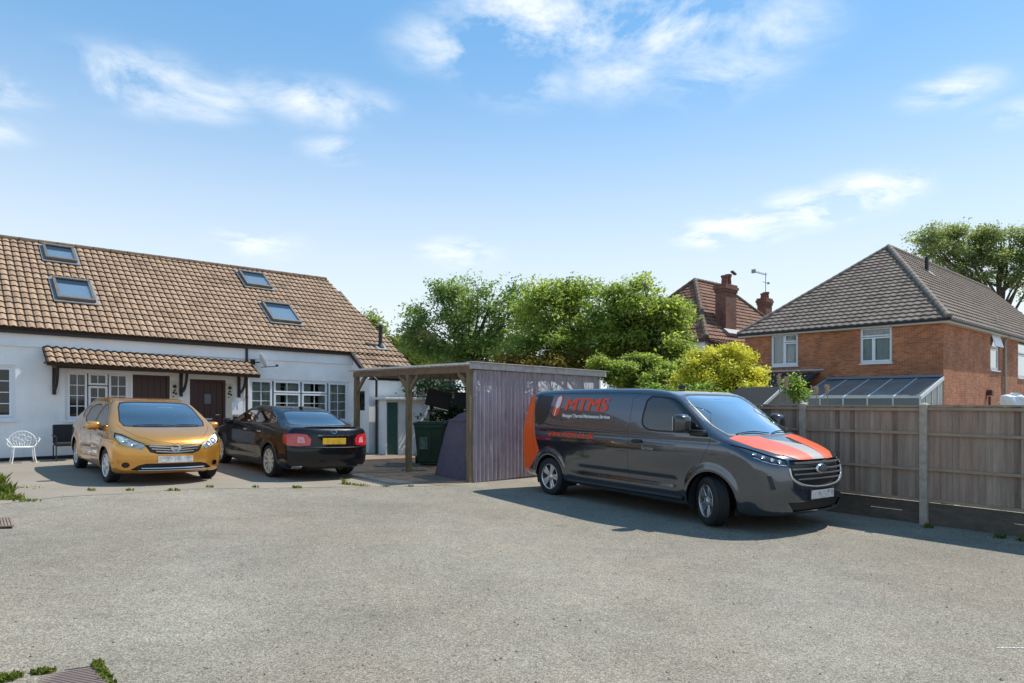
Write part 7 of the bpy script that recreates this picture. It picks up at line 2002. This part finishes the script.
    k = MB(); h, n = sk.project((.55, 0, 4), (0, 0, -1)); k.box(h + Vector((0, 0, .02)), (.14, .03, .05), bevel=.012); k.build('roof_aerial', blk, root)
    wells(root, (0, WB), .38, .60, .86, .335)
    k = MB(); k.bx(-.70, 3.4, -.56, .56, .21, .26); k.build('underbody', M['black_rough'], root)
    pol = pbr('polished_alloy_with_tan_cast', (.66, .64, .56), .42, metal=.45)
    for x in (0, WB):
        for s in (1, -1): make_wheel(root, x, s * .79, r_t, r_t, .22, 10, pol, rim_r=.25, style='twist')
    seats(root, (1.35,), .40, (-.4, .4), mat=M['seat_cloth']); seats(root, (.45,), .42, (-.36, .36)); steering(root, 1.95, -.4, .92)
    k = MB(); k.box((2.3, 0, .88), (.45, 1.4, .16), bevel=.05); k.box((-.05, 0, 1.03), (.5, 1.2, .03)); k.build('dashboard', M['liner'], root)
    sk.bm.free()
    root.scale = (.975, .975, .965)
black_car()
# ------------------------------------------------------------------ chairs against the bungalow wall
def white_chair():
    p = ground(23, 463); root = empty('garden_chair', (p.x, p.y, g(p.x)), FAC); root.scale = (.86, .86, .80); tag(root, 'white looped metal garden chair against the white wall', 'chair')
    wm = pbr('white_painted_metal', (.78, .78, .76), .4)
    for (sx, sy) in ((-1, -1), (1, -1), (-1, 1), (1, 1)):
        k = MB(); k.tube([(sx * .20, sy * .17 - .02, .42), (sx * .215, sy * .19 - .02, .2), (sx * .25, sy * .23 - .02, 0)], .013, 8); k.build('leg', wm, root)
    k = MB(); ring = [(.25 * math.cos(a), -.02 + .21 * math.sin(a), .43) for a in [2 * math.pi * i / 24 for i in range(25)]]; k.tube(ring, .012, 6, cap=False)
    for i in range(-5, 6):
        y = i * .036; w = math.sqrt(max(.0, 1 - (y / .21) ** 2)) * .25; k.tube([(-w, y - .02, .43), (w, y - .02, .43)], .007, 5)
    k.build('seat', wm, root)
    k = MB()
    arch = [(.30 * math.cos(a), .20, .50 + .34 * math.sin(a)) for a in [math.pi * i / 16 for i in range(17)]]; k.tube(arch, .011, 6)
    k.tube([(-.25, .12, .43), (-.30, .20, .50)], .011, 6); k.tube([(.25, .12, .43), (.30, .20, .50)], .011, 6)
    for i in range(-4, 5):
        x = i * .06; k.tube([(x * .7, .17, .43), (x, .20, .55), (x * 1.05, .20, .50 + .34 * math.sqrt(max(0, 1 - (x / .31) ** 2)))], .006, 5)
    for (cx, cz, r) in ((0, .68, .07), (-.13, .63, .055), (.13, .63, .055), (0, .54, .05)): k.tube([(cx + r * math.cos(a), .195, cz + r * math.sin(a)) for a in [2 * math.pi * i / 14 for i in range(15)]], .006, 5, cap=False)
    k.build('backrest', wm, root)
    for s in (-1, 1):
        k = MB(); k.tube([(s * .29, .20, .62), (s * .33, .05, .66), (s * .33, -.14, .64), (s * .29, -.18, .56), (s * .24, -.12, .44)], .012, 8); k.build('armrest', wm, root)
white_chair()
def black_chair():
    p = ground(66, 460.5); root = empty('patio_chair', (p.x + .02, p.y, g(p.x)), FAC); root.scale = (.9, .9, .86); tag(root, 'black padded patio chair behind the gold car', 'chair')
    bm_ = M['black_rough']
    for (sx, sy) in ((-1, -1), (1, -1), (-1, 1), (1, 1)):
        k = MB(); k.tube([(sx * .25, sy * .22, .0), (sx * .25, sy * .22, .62 if sy < 0 else .40)], .014, 8); k.build('leg', bm_, root)
    k = MB(); k.box((0, 0, .43), (.50, .46, .09), bevel=.03); k.build('seat', bm_, root)
    k = MB(); k.box((0, .25, .68), (.52, .08, .50), M=Matrix.Rotation(R(-8), 3, 'X'), bevel=.03); k.build('backrest', bm_, root)
    for s in (-1, 1):
        k = MB(); k.bar((s * .26, -.24, .63), (s * .26, .24, .65), .05, .03, bevel=.008); k.build('armrest', bm_, root)
        k = MB(); k.tube([(s * .25, -.22, .12), (s * .25, .22, .12)], .010, 6); k.build('stretcher', bm_, root)
black_chair()
